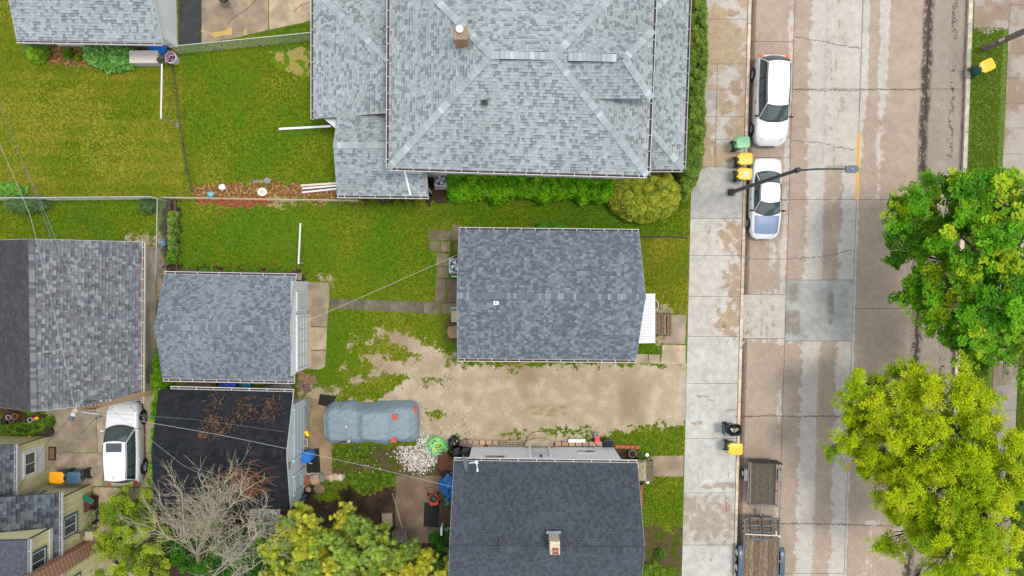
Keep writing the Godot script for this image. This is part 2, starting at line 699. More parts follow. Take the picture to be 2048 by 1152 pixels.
# ---------------------------------------------------------------- street
func x_west(y: float) -> float:
	return 1503.0 - 0.027 * y
func x_back(y: float) -> float:
	return 1496.0 - 0.026 * y
func x_left(y: float) -> float:
	return 1391.0 - 0.024 * y
func x_1(y: float) -> float:
	return 1590.0 - 0.030 * y
func x_2(y: float) -> float:
	return 1726.0 - 0.033 * y
func x_3(y: float) -> float:
	return 1860.0 - 0.037 * y
func x_east(y: float) -> float:
	return 1938.0 - 0.037 * y
func x_verge(y: float) -> float:
	return 2020.0 - 0.045 * y

func smooth(a: float, b: float, x: float) -> float:
	var t := clampf((x - a) / (b - a), 0, 1)
	return t * t * (3 - 2 * t)

func band(x: float, a: float, b: float, s: float) -> float:
	return smooth(a - s, a + s, x) * (1.0 - smooth(b - s, b + s, x))

func pave_texture() -> ImageTexture:
	var w := 700
	var h := 1200
	var a := noise_bytes(w, h, 0.012, 4, 41)
	var b := noise_bytes(w, h, 0.05, 4, 42)
	var c := noise_bytes(w, h, 0.25, 3, 43)
	var st := noise_bytes(w * 4, h / 4, 0.03, 4, 44)
	var data := PackedByteArray()
	data.resize(w * h * 3)
	var wet := Vector3(164, 148, 132)
	var wet2 := Vector3(132, 116, 99)
	var dry := Vector3(183, 177, 170)
	var new_grey := Vector3(158, 160, 156)
	# damp stains on the pavement: x, y, rx, ry
	var stains := [[1465, 470, 32, 34], [1470, 560, 26, 40], [1462, 640, 34, 40], [1430, 80, 60, 40], [1440, 110, 60, 22], [1400, 150, 22, 24], [1412, 285, 20, 50], [1455, 215, 30, 14], [1470, 260, 20, 22], [1460, 310, 26, 14], [1470, 175, 16, 20], [1420, 800, 14, 4], [1390, 845, 16, 4], [1460, 820, 12, 3], [1400, 792, 20, 3], [1420, 1040, 60, 46], [1380, 1010, 30, 20], [1480, 490, 8, 60], [1475, 600, 6, 70], [1440, 970, 40, 8], [1455, 25, 26, 8], [1440, 62, 50, 18]]
	var i := 0
	for yi in h:
		var y := yi - 24.0
		var lw := x_west(y)
		var l1 := x_1(y)
		var l2 := x_2(y)
		var l3 := x_3(y)
		var le := x_east(y)
		for xi in w:
			var x := xi + 1360.0
			var n1 := a[i] / 255.0 - 0.5
			var n2 := b[i] / 255.0 - 0.5
			var n3 := c[i] / 255.0 - 0.5
			var ns := st[(yi / 4) * w * 4 + xi * 4] / 255.0 - 0.5
			var o := wet
			var d := 0.0
			if x < lw:
				# pavement: dry pale concrete with damp tan blotches, newer grey bays to the south
				var base := dry * 1.02
				if y > 672 and y < 990 or y > 1092:
					base = Vector3(184, 183, 177)
				elif y > 334 and y < 437:
					base = Vector3(172, 170, 166)
				elif y > 986:
					base = Vector3(176, 170, 162)
				var damp := 0.0
				for s in stains:
					var q := Vector2((x - s[0]) / s[2], (y - s[1]) / s[3]).length_squared()
					if q < 2.2:
						damp = maxf(damp, 1.0 - smooth(0.35, 1.15, q + n2 * 2.2 + n3 * 0.5))
				if y < 334:
					damp = maxf(damp, smooth(-0.12, 0.12, n1 + n2 * 0.4 + (0.2 if y < 128 and y > 38 else 0.02)))
				o = base.lerp(Vector3(166, 145, 121) if y < 680 else Vector3(160, 148, 132), damp * 0.9)
				o = o * (1.0 + n1 * 0.10 + n2 * 0.16 + n3 * 0.12)
			elif x < le + 10:
				var t := 0.0
				if x < l1:
					t = (x - lw) / (l1 - lw)
					d = 0.12 + 0.45 * band(t, 0.86, 1.0, 0.06)
					if y > 480 and y < 600:
						d += 0.25 * band(t, 0.5, 1.0, 0.2)
					if y > 588 and y < 677:
						d += 0.5
					if y > 690:
						d -= 0.2
					if t < 0.13:
						o = wet2.lerp(Vector3(84, 72, 60), smooth(0.13, 0.02, t) * (0.6 + n2))
				elif x < l2:
					t = (x - l1) / (l2 - l1) + n2 * 0.10 + n3 * 0.06
					d = band(t, 0.27, 0.53, 0.03) + 0.95 * band(t, 0.80, 1.02, 0.03) + 0.25 * band(t, 0.53, 0.8, 0.1) * (1.0 if y < 330 else 0.55)
					if y < 330:
						d += 0.45 * band(t, 0.25, 0.95, 0.05)
					if y > 558 and y < 683:
						d = 2.0
				elif x < l3:
					t = (x - l2) / (l3 - l2)
					d = 0.9 * band(t, -0.1, 0.05, 0.04)
					if y < 400:
						d += 0.75 * band(t, -0.1, 0.13, 0.03) * smooth(400, 160, y) + 0.8 * band(t, 0.28, 0.42, 0.06) * (0.5 + 0.8 * smooth(420, 0, y))
					else:
						d += 0.32 * band(t, 0.3, 0.5, 0.1) * smooth(950, 1050, y)
				else:
					t = (x - l3) / (le - l3)
					d = 0.15
					o = wet.lerp(Vector3(140, 130, 120), 0.6)
				if d > 1.5:
					o = new_grey * (1.0 + n1 * 0.1 + n2 * 0.06)
					var sp := band(x, 1578, 1598, 6) * band(y, 566, 602, 6) + band(x, 1570, 1600, 6) * band(y, 622, 668, 8) + band(x, 1658, 1668, 3) * band(y, 585, 645, 10)
					o = o.lerp(Vector3(132, 124, 114), clampf(sp * 1.6 * (0.6 + n2 * 2.0), 0, 0.9))
				else:
					# pale halo along the cross joints
					for jy in [178.0, 399.0, 588.0, 683.0, 832.0, 1048.0]:
						if x < l3:
							d += 0.35 * band(y, jy - 6, jy + 5, 6) * (0.5 + n1 * 2.0)
					d = smooth(0.36, 0.60, d + n1 * 0.30 + n2 * 0.50 + ns * 0.45)
					o = o.lerp(dry, d * 0.92)
				o = o * (1.0 + n1 * 0.08 + n2 * 0.10 + n3 * 0.13)
				# tarry wear along the outer joint and the gutter
				var tar := band(x, l3 - 9 + 6 * n1, l3 + 9 + 8 * n1, 5) * smooth(-0.10, 0.18, n3 + n2 * 1.1 + 0.06 + (0.1 if y < 360 else 0.0))
				tar = maxf(tar, band(x, l3 - 2.5 + 10 * n1, l3 + 2.5 + 10 * n1, 1.5) * 0.9)
				tar = maxf(tar, band(x, le - 30, le - 20, 4) * smooth(0.1, 0.25, n2 + n3 * 0.5))
				tar = maxf(tar, 0.75 * smooth(le - 9, le - 1, x) * (0.75 + n2))
				o = o.lerp(Vector3(66, 58, 54), clampf(tar, 0, 0.92))
			else:
				var damp2 := smooth(-0.15, 0.2, n1 + n2 * 0.5)
				o = Vector3(164, 155, 146).lerp(Vector3(142, 125, 108), damp2) * (1.0 + n2 * 0.12 + n3 * 0.1)
				if y > 620:
					o = o * 0.9
			data[i * 3] = int(clampf(o.x, 0, 255))
			data[i * 3 + 1] = int(clampf(o.y, 0, 255))
			data[i * 3 + 2] = int(clampf(o.z, 0, 255))
			i += 1
	var im := Image.create_from_data(w, h, false, Image.FORMAT_RGB8, data)
	# wandering cracks, filled with dark grit
	for cr in [[1592, 72, 1652, 82, 1700, 92, 1722, 95], [1580, 280, 1640, 284, 1680, 294, 1712, 298], [1577, 517, 1640, 514, 1690, 503, 1706, 500], [1590, 178, 1700, 180, 1760, 177, 1850, 178], [1470, 832, 1500, 834, 1540, 830, 1565, 833], [1500, 400, 1560, 399, 1576, 400], [1566, 832, 1600, 834, 1660, 833, 1692, 835], [1825, 470, 1832, 560, 1826, 640], [1420, 455, 1416, 470], [1555, 1048, 1640, 1049, 1690, 1050, 1790, 1055]]:
		for k in range(0, cr.size() - 2, 2):
			var p := Vector2(cr[k], cr[k + 1])
			var q := Vector2(cr[k + 2], cr[k + 3])
			var n := int(p.distance_to(q))
			for s in n:
				var r := p.lerp(q, float(s) / n) + Vector2(0, 5.0 * (b[(int(lerpf(p.x, q.x, float(s) / n)) - 1360) % w + (int(p.y) + 24) * w] / 255.0 - 0.5) + rr(-0.5, 0.5))
				var wd := 2 if rng.randf() < 0.3 else 1
				if rng.randf() < 0.85:
					im.fill_rect(Rect2i(int(r.x) - 1360, int(r.y) + 24, 1, wd), Color(0.33, 0.29, 0.26))
	for k in 260:
		var px := int(rr(10, 690))
		var py := int(rr(10, 1190))
		im.fill_rect(Rect2i(px, py, 1 + int(rng.randf() < 0.3), 1), Color(0.36, 0.31, 0.27) if rng.randf() < 0.7 else Color(0.82, 0.8, 0.77))
	return ImageTexture.create_from_image(im)

func slab(parent: Node3D, called: String, corners: Array, y0: float, y1: float, m: Material, gap := 0.012, map := Rect2()) -> MeshInstance3D:
	# corners: four survey points; the slab keeps a joint of twice the gap to its neighbours
	var ctr := Vector3.ZERO
	var p := []
	for c in corners:
		p.append(W(c[0], c[1], y1))
		ctr += p[-1] / corners.size()
	var o := []
	for q in p:
		var d: Vector3 = q - ctr
		o.append(Vector3(q.x - signf(d.x) * gap, 0, q.z - signf(d.z) * gap))
	var g := Geo.new()
	g.map = map
	g.prism(o, y0, y1)
	return part(parent, called, g, m)

var pave_map: Rect2
var pave_mat: StandardMaterial3D

func street() -> void:
	pave_mat = StandardMaterial3D.new()
	pave_mat.albedo_texture = pave_texture()
	pave_mat.roughness = 0.8
	pave_mat.metallic_specular = 0.3
	pave_mat.detail_enabled = true
	pave_mat.detail_albedo = T.fine
	pave_mat.detail_blend_mode = BaseMaterial3D.BLEND_MODE_MUL
	pave_mat.detail_uv_layer = BaseMaterial3D.DETAIL_UV_2
	var lo := W(1360, -24)
	var hi := W(2060, 1176)
	pave_map = Rect2(lo.x, lo.z, hi.x - lo.x, hi.z - lo.z)
	var dark := mat(rgb8(72, 62, 54), 0.95, "fine", 1.0)
	# road: a base with four lanes of cast concrete bays
	var g := Geo.new()
	g.prism([W(1498, -60), W(1950, -60), W(1908, 1212), W(1466, 1212)], -0.24, ROAD_Y - 0.02)
	var road := setting("road", g, dark, "concrete street of large cast bays with damp stains", "road")
	var lanes := [[x_west, x_1, [-60, 83, 177, 315, 399, 518, 589, 677, 832, 1048, 1147, 1212]], [x_1, x_2, [-60, 178, 399, 560, 682, 832, 1048, 1147, 1212]], [x_2, x_3, [-60, 178, 399, 617, 834, 1050, 1212]], [x_3, x_east, [-60, 178, 617, 1050, 1212]]]
	for l in lanes:
		for k in l[2].size() - 1:
			var y0: float = l[2][k]
			var y1: float = l[2][k + 1]
			slab(road, "concrete_bay", [[l[0].call(y0), y0], [l[1].call(y0), y0], [l[1].call(y1), y1], [l[0].call(y1), y1]], -0.20, ROAD_Y, pave_mat, 0.011, pave_map)
	var ym := mat(rgb8(232, 172, 44), 0.7, "speck", 2.0)
	for s in [[1718, 265, 1713, 400], [1697, 922, 1695, 944]]:
		var q := Geo.new()
		q.prism([W(s[0] - 2.6, s[1], ROAD_Y), W(s[0] + 2.6, s[1], ROAD_Y), W(s[2] + 2.6, s[3], ROAD_Y), W(s[2] - 2.6, s[3], ROAD_Y)], ROAD_Y + 0.001, ROAD_Y + 0.005)
		part(road, "centre_line", q, ym, "worn yellow centre line")
	# kerbs, cast in lengths
	for side in 2:
		var kb := Geo.new()
		var top := WALK_Y - 0.005
		for ys in [-60.0]:
			var xa := x_back if side == 0 else x_east
			kb.prism([W(xa.call(-60) + 1, -60), W(xa.call(-60) + 6, -60), W(xa.call(1212) + 6, 1212), W(xa.call(1212) + 1, 1212)], -0.3, -0.02)
		var ks := setting("kerb", kb, dark, "pale concrete kerb between pavement and road" if side == 0 else "stained concrete kerb along the grass verge", "kerb")
		var y := -60.0
		while y < 1212:
			var y1 := minf(y + 108, 1212)
			var g2 := Geo.new()
			var km := mat(rgb8(205, 186, 164) if rng.randf() < 0.5 else rgb8(186, 176, 160), 0.8, "stain", 0.6)
			if side == 0:
				g2.prism([W(x_back(y) + 0.6, y + 0.5), W(x_west(y), y + 0.5), W(x_west(y1), y1 - 0.5), W(x_back(y1) + 0.6, y1 - 0.5)], -0.22, top)
			else:
				g2.prism([W(x_east(y), y + 0.5), W(x_east(y) + 8, y + 0.5), W(x_east(y1) + 8, y1 - 0.5), W(x_east(y1), y1 - 0.5)], -0.22, top)
			part(ks, "kerb_stone", g2, km)
			y = y1
	# western pavement
	var sb := Geo.new()
	sb.prism([W(x_left(-60) + 1, -60), W(x_back(-60) - 0.6, -60), W(x_back(1212) - 0.6, 1212), W(x_left(1212) + 1, 1212)], -0.24, WALK_Y - 0.02)
	var walk := setting("sidewalk", sb, dark, "wide concrete pavement along the west side of the road", "pavement")
	var ys := [-60, 38, 128, 334, 437, 511, 593, 673, 767, 877, 986, 1090, 1212]
	for k in ys.size() - 1:
		var y0: float = ys[k]
		var y1: float = ys[k + 1]
		if y0 == 128:
			for r in [[128, 180], [180, 233], [233, 279], [279, 334]]:
				slab(walk, "paving_slab", [[1435 - 0.024 * (r[0] - 128), r[0]], [x_back(r[0]), r[0]], [x_back(r[1]), r[1]], [1435 - 0.024 * (r[1] - 128), r[1]]], -0.1, WALK_Y, pave_mat, 0.01, pave_map)
			for r in [[128, 180], [180, 233], [233, 334]]:
				var m: Material = pave_mat if r[0] != 180 else mat(rgb8(168, 164, 160), 0.85, "stain", 0.5)
				slab(walk, "paving_slab", [[x_left(r[0]), r[0]], [1435 - 0.024 * (r[0] - 128), r[0]], [1435 - 0.024 * (r[1] - 128), r[1]], [x_left(r[1]), r[1]]], -0.1, WALK_Y, m, 0.01, pave_map)
		else:
			slab(walk, "paving_slab", [[x_left(y0), y0], [x_back(y0), y0], [x_back(y1), y1], [x_left(y1), y1]], -0.1, WALK_Y, pave_mat, 0.01, pave_map)
	var cover := mat(rgb8(140, 120, 95), 0.6, "fine", 4.0, 0.4)
	for s in [[1380, 890, 0.19, rgb8(190, 184, 176)], [1448, 653, 0.10, rgb8(140, 112, 84)], [1421, 1120, 0.08, rgb8(150, 150, 148)]]:
		var q := Geo.new()
		q.lathe(W(s[0], s[1], WALK_Y), [Vector2(s[2], 0.0), Vector2(s[2], 0.006), Vector2(s[2] * 0.93, 0.01), Vector2(s[2] * 0.85, 0.006), Vector2(s[2] * 0.4, 0.007), Vector2(0, 0.009)], 20)
		part(walk, "valve_cover", q, mat(s[3], 0.7, "fine", 4.0, 0.2))
	# survey spray marks
	for s in [[1452, 1014, 1.2, 12, rgb8(205, 70, 78)], [1457, 950, 0.8, 5, rgb8(190, 120, 115)], [1450, 1085, 0.8, 6, rgb8(190, 80, 80)], [1393, 1010, 1.2, 20, rgb8(200, 186, 140)], [1398, 900, 1.6, 14, rgb8(205, 192, 150)], [1396, 960, 1.2, 18, rgb8(200, 186, 145)], [1408, 630, 1.0, 7, rgb8(225, 222, 214)], [1424, 302, 1.2, 8, rgb8(228, 226, 220)]]:
		var q := Geo.new()
		q.prism([W(s[0] - s[2], s[1] - s[3], WALK_Y), W(s[0] + s[2], s[1] - s[3] * 0.9, WALK_Y), W(s[0] + s[2] * 0.8, s[1] + s[3], WALK_Y), W(s[0] - s[2] * 0.7, s[1] + s[3] * 0.9, WALK_Y)], WALK_Y + 0.001, WALK_Y + 0.004)
		part(walk, "spray_mark", q, mat(s[4], 0.8, "speck", 6.0))
	# eastern verge and pavement
	var vg := Geo.new()
	vg.prism([W(x_east(-60) + 8, -60), W(2200, -60), W(2200, 1212), W(x_east(1212) + 8, 1212)], -0.25, 0.02)
	setting("verge", vg, mat(rgb8(86, 110, 20), 0.95, "coarse", 0.7), "grass verge and lawn east of the road", "verge")
	var eb := Geo.new()
	eb.prism([W(x_verge(-60), -60), W(x_verge(-60) + 52, -60), W(x_verge(1212) + 50, 1212), W(x_verge(1212), 1212)], -0.2, 0.024)
	var ew := setting("sidewalk", eb, dark, "narrow concrete pavement beyond the grass verge", "pavement")
	var yy := [-60, 10, 62, 106, 156, 206, 256, 308, 356, 406, 456, 506, 560, 612, 664, 716, 768, 820, 872, 924, 976, 1030, 1084, 1140, 1212]
	for k in yy.size() - 1:
		var y0: float = yy[k]
		var y1: float = yy[k + 1]
		slab(ew, "paving_slab", [[x_verge(y0), y0], [x_verge(y0) + 50, y0], [x_verge(y1) + 50, y1], [x_verge(y1), y1]], -0.1, 0.04, pave_mat, 0.008, pave_map)
	var dg := Geo.new()
	dg.map = pave_map
	dg.prism([W(x_east(-60) + 9, -60), W(x_verge(-60) - 1, -60), W(x_verge(62) - 1, 58), W(1990, 62), W(1975, 72), W(1962, 66), W(1948, 58), W(x_east(40) + 9, 60)], -0.1, 0.035)
	setting("driveway_apron", dg, pave_mat, "concrete driveway apron crossing the eastern verge", "driveway")

# flat concrete pieces in the yards
func hard_floor(called: String, label: String, category: String, pieces: Array, tone: Color, y1: float, tex := "stain", scale := 0.3, piece := "slab") -> void:
	var n := thing(called, label, category)
	n.set_meta("kind", "structure")
	for k in pieces.size():
		var pts := []
		mark(pieces[k], HARD)
		for q in pieces[k]:
			pts.append(W(q[0], q[1]))
		var g := Geo.new()
		g.prism(pts, -0.08, y1 + 0.002 * (k % 3))
		part(n, piece, g, mat(tone * (0.9 + 0.2 * float((k * 37) % 10) / 10.0) + Color(0, 0, 0, 1), 0.85, tex, scale + 0.07 * (k % 3)))

func yard_concrete() -> void:
	hard_floor("garage_apron", "tan concrete apron in front of the white garage", "apron", [[[616, 563], [656, 566], [659, 572], [659, 600], [654, 653], [615, 652]], [[615, 654], [654, 655], [653, 699], [613, 700]], [[613, 702], [653, 701], [650, 733], [640, 739], [613, 737]]], rgb8(162, 146, 124), 0.04)
	var path := []
	for k in 13:
		var x0 := 661 + k * 17
		path.append([[x0, 597 + k * 0.6], [x0 + 16.8, 597.5 + k * 0.6], [x0 + 16, 618 + k * 0.9], [x0, 617 + k * 0.9]])
	hard_floor("garden_path", "narrow dark concrete path crossing the middle lawn", "path", path, rgb8(104, 97, 80), 0.02, "stain", 0.5)
	hard_floor("paver_patio", "mossy square pavers beside the small grey house", "patio", [[[858, 460], [878, 460], [876, 481], [858, 481]], [[879, 460], [889, 472], [902, 481], [877, 481]], [[880, 460], [903, 460], [903, 481], [891, 472]], [[858, 483], [880, 483], [880, 503], [862, 503], [858, 498]], [[882, 483], [900, 483], [900, 504], [881, 503]], [[905, 449], [922, 452], [922, 482], [904, 481]], [[907, 484], [922, 484], [922, 505], [908, 504]], [[873, 506], [898, 507], [898, 532], [873, 532]], [[873, 534], [897, 534], [896, 556], [873, 556]], [[872, 558], [892, 558], [892, 605], [869, 604]], [[894, 558], [922, 558], [922, 604], [894, 605]], [[884, 607], [922, 606], [922, 632], [886, 628]]], rgb8(116, 104, 80), 0.03, "stain", 0.5, "paver")
	hard_floor("front_walk", "concrete front walk of the small grey house", "walkway", [[[1340, 630], [1372, 629], [1370, 688], [1327, 687], [1334, 668], [1340, 660]], [[1325, 689], [1371, 690], [1371, 729], [1322, 728]], [[1298, 709], [1320, 709], [1320, 727], [1298, 727]], [[1270, 708], [1296, 708], [1296, 727], [1270, 727]]], rgb8(170, 153, 131), 0.025)
	hard_floor("front_walk", "short brown concrete walk to the dark roofed house", "walkway", [[[1301, 911], [1367, 911], [1366, 953], [1301, 952]]], rgb8(162, 142, 118), 0.025)
	hard_floor("patio", "stained brown concrete patio behind the dark roofed house", "patio", [[[792, 951], [905, 951], [905, 1085], [790, 1085]]], rgb8(128, 106, 84), 0.03)
	hard_floor("drive_slab", "tan concrete strip in front of the black roofed garage", "driveway", [[[612, 796], [640, 800], [664, 836], [664, 942], [612, 945]]], rgb8(160, 134, 102), 0.03)
	hard_floor("rear_drive", "stained concrete parking area around the parked white car", "driveway", [[[85, 815], [190, 795], [196, 905], [98, 905], [98, 870], [110, 850]], [[191, 795], [312, 770], [310, 905], [197, 905]], [[98, 906], [208, 906], [205, 972], [184, 972], [98, 966]], [[209, 906], [310, 906], [302, 975], [206, 972]], [[186, 974], [302, 977], [290, 1200], [150, 1200], [186, 1080]]], rgb8(158, 143, 122), 0.02)
	hard_floor("side_alley", "grey concrete strip between two garages", "alley", [[[284, 494], [313, 494], [313, 630], [284, 630]], [[284, 632], [313, 632], [312, 768], [284, 775]]], rgb8(148, 138, 120), 0.02)
	hard_floor("north_patio", "cracked tan concrete patio with pale yellow stains", "patio", [[[404, -40], [536, -40], [537, 60], [470, 76], [420, 84], [404, 86]], [[538, -40], [640, -40], [640, 36], [600, 47], [539, 60]]], rgb8(162, 144, 121), 0.03)
	hard_floor("asphalt_strip", "black patched asphalt strip beside the white garage wall", "driveway", [[[358, -40], [403, -40], [402, 88], [358, 88]]], rgb8(58, 60, 64), 0.035, "stain", 0.5)
	hard_floor("step_stone", "broken flat tan stone at the small grey house corner", "stone", [[[896, 654], [912, 651], [915, 660], [915, 676], [899, 676], [894, 664]]], rgb8(168, 132, 98), 0.05)
	hard_floor("door_pad", "grey concrete pad at the corner of the white garage", "slab", [[[580, 545], [604, 547], [603, 561], [580, 558]]], rgb8(150, 138, 118), 0.04)
	# stains, cracks and patches on the hard floors
	var n := thing("driveway_puddle", "damp puddle mark on the dirt drive", "puddle")
	n.set_meta("kind", "structure")
	var g := Geo.new()
	g.prism([W(1048, 820), W(1056, 812), W(1072, 809), W(1134, 811), W(1134, 830), W(1100, 833), W(1060, 829)], 0.001, 0.005)
	part(n, "wet_soil", g, mat(rgb8(158, 137, 111), 0.7, "stain", 0.6))
	var pm := mat(rgb8(206, 178, 112), 0.9, "speck", 2.0)
	var st := thing("paint_stain", "spilled pale yellow stain across the tan patio", "stain")
	st.set_meta("kind", "structure")
	for s in [[[402, 59], [420, 66], [452, 60], [458, 54], [464, 56], [464, 70], [440, 72], [430, 76], [424, 70], [402, 63]], [[488, 60], [494, 58], [493, 70], [487, 69]]]:
		var q := Geo.new()
		var pts := []
		for p in s:
			pts.append(W(p[0], p[1], 0.035))
		q.prism(pts, 0.034, 0.039)
		part(st, "stain", q, pm)
	for s in [[[455, 49], [464, 38], [478, 28], [494, 18], [511, 0]], [[586, 24], [600, 12], [606, 8], [625, 2]]]:
		var cr := thing("patio_crack", "dark crack running across the %s" % ("west slab of the tan patio" if s[0][0] < 500 else "east slab of the tan patio"), "crack")
		cr.set_meta("kind", "structure")
		var q := Geo.new()
		for k in s.size() - 1:
			var p0 := W(s[k][0], s[k][1], 0.037)
			var p1 := W(s[k + 1][0], s[k + 1][1], 0.037)
			var sd := (p1 - p0).cross(Vector3.UP).normalized() * 0.014
			q.quad(p0 - sd, p0 + sd, p1 + sd, p1 - sd)
		part(cr, "grit", q, mat(rgb8(70, 56, 44), 0.95))

# ---------------------------------------------------------------- roofs
const WIDTHS := [0.17, 0.24, 0.31, 0.40]
var tab_meshes := {}
var tabs := []          # [transform, width index, tone index] of whole shingles on the roof in work
var field: Geo          # cut shingles and those past the number that stay single

func tone_set(a: Array) -> Array:
	var o := []
	for c in a:
		o.append(lin(rgb8(c[0], c[1], c[2])))
	return o

func tab_into(g: Geo, w: float, ex: float, t: float, band := 1.0) -> void:
	# one shingle: x along the course, -z up the slope; its lower edge stands proud.
	# some have a darker upper strip, painting in the shadow of the next course
	var e := 0.0025
	var a := Vector3(e, t, 0)
	var b := Vector3(w - e, t, 0)
	var c := Vector3(w - e, 0.002, -ex - 0.012)
	var d := Vector3(e, 0.002, -ex - 0.012)
	var base := g.col
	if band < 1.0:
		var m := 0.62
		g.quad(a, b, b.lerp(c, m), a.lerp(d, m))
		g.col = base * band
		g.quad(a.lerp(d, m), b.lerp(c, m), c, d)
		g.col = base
	else:
		g.quad(a, b, c, d)
	g.quad(Vector3(e, -0.004, 0), Vector3(w - e, -0.004, 0), b, a)
	g.tri(Vector3(e, -0.004, 0), a, d)
	g.tri(Vector3(w - e, -0.004, 0), c, b)

func tab_mesh(wi: int, ti: int, st: Dictionary) -> ArrayMesh:
	var key := [st.name, wi, ti]
	if not tab_meshes.has(key):
		var g := Geo.new()
		g.col = st.tones[ti]
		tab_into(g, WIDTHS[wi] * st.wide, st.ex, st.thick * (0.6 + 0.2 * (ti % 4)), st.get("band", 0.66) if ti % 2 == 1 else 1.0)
		tab_meshes[key] = g.mesh()
	return tab_meshes[key]

func outline_normal(pts: Array) -> Vector3:
	var nn := Vector3.ZERO
	for i in pts.size():
		var p: Vector3 = pts[i]
		var q: Vector3 = pts[(i + 1) % pts.size()]
		nn += Vector3((p.y - q.y) * (p.z + q.z), (p.z - q.z) * (p.x + q.x), (p.x - q.x) * (p.y + q.y))
	return nn

func flat(pts: Array) -> Array:
	# the same outline, its heights brought onto one plane
	var nn := outline_normal(pts).normalized()
	var c := Vector3.ZERO
	for p in pts:
		c += p / pts.size()
	var o := []
	for p in pts:
		o.append(Vector3(p.x, c.y - (nn.x * (p.x - c.x) + nn.z * (p.z - c.z)) / nn.y, p.z))
	return o

func facet(pts_in: Array, st: Dictionary) -> void:
	# first edge is the eave; courses run along it
	var pts := flat(pts_in)
	var nn := outline_normal(pts)
	if nn.y < 0:
		nn = -nn
		var tail := pts.slice(2)
		tail.reverse()
		pts = [pts[1], pts[0]] + tail
	nn = nn.normalized()
	var o: Vector3 = pts[0]
	var u: Vector3 = (pts[1] - pts[0])
	u = (u - nn * u.dot(nn)).normalized()
	var v := nn.cross(u)
	var poly := PackedVector2Array()
	var lo := Vector2(1e9, 1e9)
	var hi := Vector2(-1e9, -1e9)
	for p in pts:
		var q := Vector2((p - o).dot(u), (p - o).dot(v))
		poly.append(q)
		lo = lo.min(q)
		hi = hi.max(q)
	var b := Basis(u, nn, -v)
	var row := 0
	var y: float = lo.y
	while y < hi.y - 0.02:
		var ex: float = st.ex
		var x: float = lo.x - rr(0, 0.3)
		var last := -1
		while x < hi.x:
			var wi := rng.randi() % 4
			var w: float = WIDTHS[wi] * st.wide
			var ti: int = rng.randi() % st.tones.size()
			if rng.randf() < st.plain:
				ti = 0
			if ti == last:
				ti = (ti + 1 + rng.randi() % 2) % st.tones.size()
			last = ti
			var cx0 := x
			var inside := Geometry2D.is_point_in_polygon(Vector2(x, y + 0.001), poly) and Geometry2D.is_point_in_polygon(Vector2(x + w, y + 0.001), poly) and Geometry2D.is_point_in_polygon(Vector2(x, y + ex), poly) and Geometry2D.is_point_in_polygon(Vector2(x + w, y + ex), poly)
			if inside:
				tabs.append([Transform3D(b, o + u * x + v * y), wi, ti])
			else:
				var rect := PackedVector2Array([Vector2(x, y), Vector2(x + w, y), Vector2(x + w, y + ex), Vector2(x, y + ex)])
				for cut in Geometry2D.intersect_polygons(rect, poly):
					if cut.size() < 3:
						continue
					field.col = st.tones[ti]
					var up := []
					var t: float = st.thick * (0.6 + 0.2 * (ti % 4))
					for q in cut:
						up.append(o + u * q.x + v * q.y + nn * lerpf(t, 0.002, clampf((q.y - y) / ex, 0, 1)))
					var turn: Vector3 = (up[1] - up[0]).cross(up[2] - up[0])
					if turn.dot(nn) < 0:
						up.reverse()
					field.fan(up)
			x += w
		y += st.ex
		row += 1

func roof_start() -> void:
	tabs = []
	field = Geo.new()

func roof_end(roof: Node3D, st: Dictionary) -> void:
	var m := vmat(0.92, "speck", 5.0, 0.25)
	var order := range(tabs.size())
	order.sort_custom(func(a, b): return tabs[a][1] > tabs[b][1] or (tabs[a][1] == tabs[b][1] and a < b))
	# the widest 300 stay single, spread over the roof
	var wide := []
	for i in order:
		if tabs[i][1] >= 3:
			wide.append(i)
	var weather := FastNoiseLite.new()
	weather.seed = 90
	weather.frequency = 0.22
	weather.fractal_octaves = 3
	var keep := {}
	var step := maxf(1.0, wide.size() / 300.0)
	var k := 0.0
	while k < wide.size() and keep.size() < 300:
		keep[wide[int(k)]] = true
		k += step
	for i in tabs.size():
		var t: Transform3D = tabs[i][0]
		if keep.has(i):
			var o := MeshInstance3D.new()
			o.name = "shingle"
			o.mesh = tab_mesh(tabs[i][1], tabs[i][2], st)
			o.material_override = m
			o.transform = roof.global_transform.affine_inverse() * t
			roof.add_child(o, true)
		else:
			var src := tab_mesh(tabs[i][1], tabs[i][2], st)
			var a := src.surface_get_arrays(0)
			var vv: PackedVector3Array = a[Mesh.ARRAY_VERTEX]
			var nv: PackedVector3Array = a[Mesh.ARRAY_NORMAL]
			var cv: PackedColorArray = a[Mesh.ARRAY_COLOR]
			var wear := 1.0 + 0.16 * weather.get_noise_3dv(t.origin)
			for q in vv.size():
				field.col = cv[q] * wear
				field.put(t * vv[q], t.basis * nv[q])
	if field.v.size():
		var inv := roof.global_transform.affine_inverse()
		for q in field.v.size():
			field.v[q] = inv * field.v[q]
			field.n[q] = inv.basis * field.n[q]
		var o := part(roof, "shingle_field", field, m)
		o.set_meta("kind", "stuff")

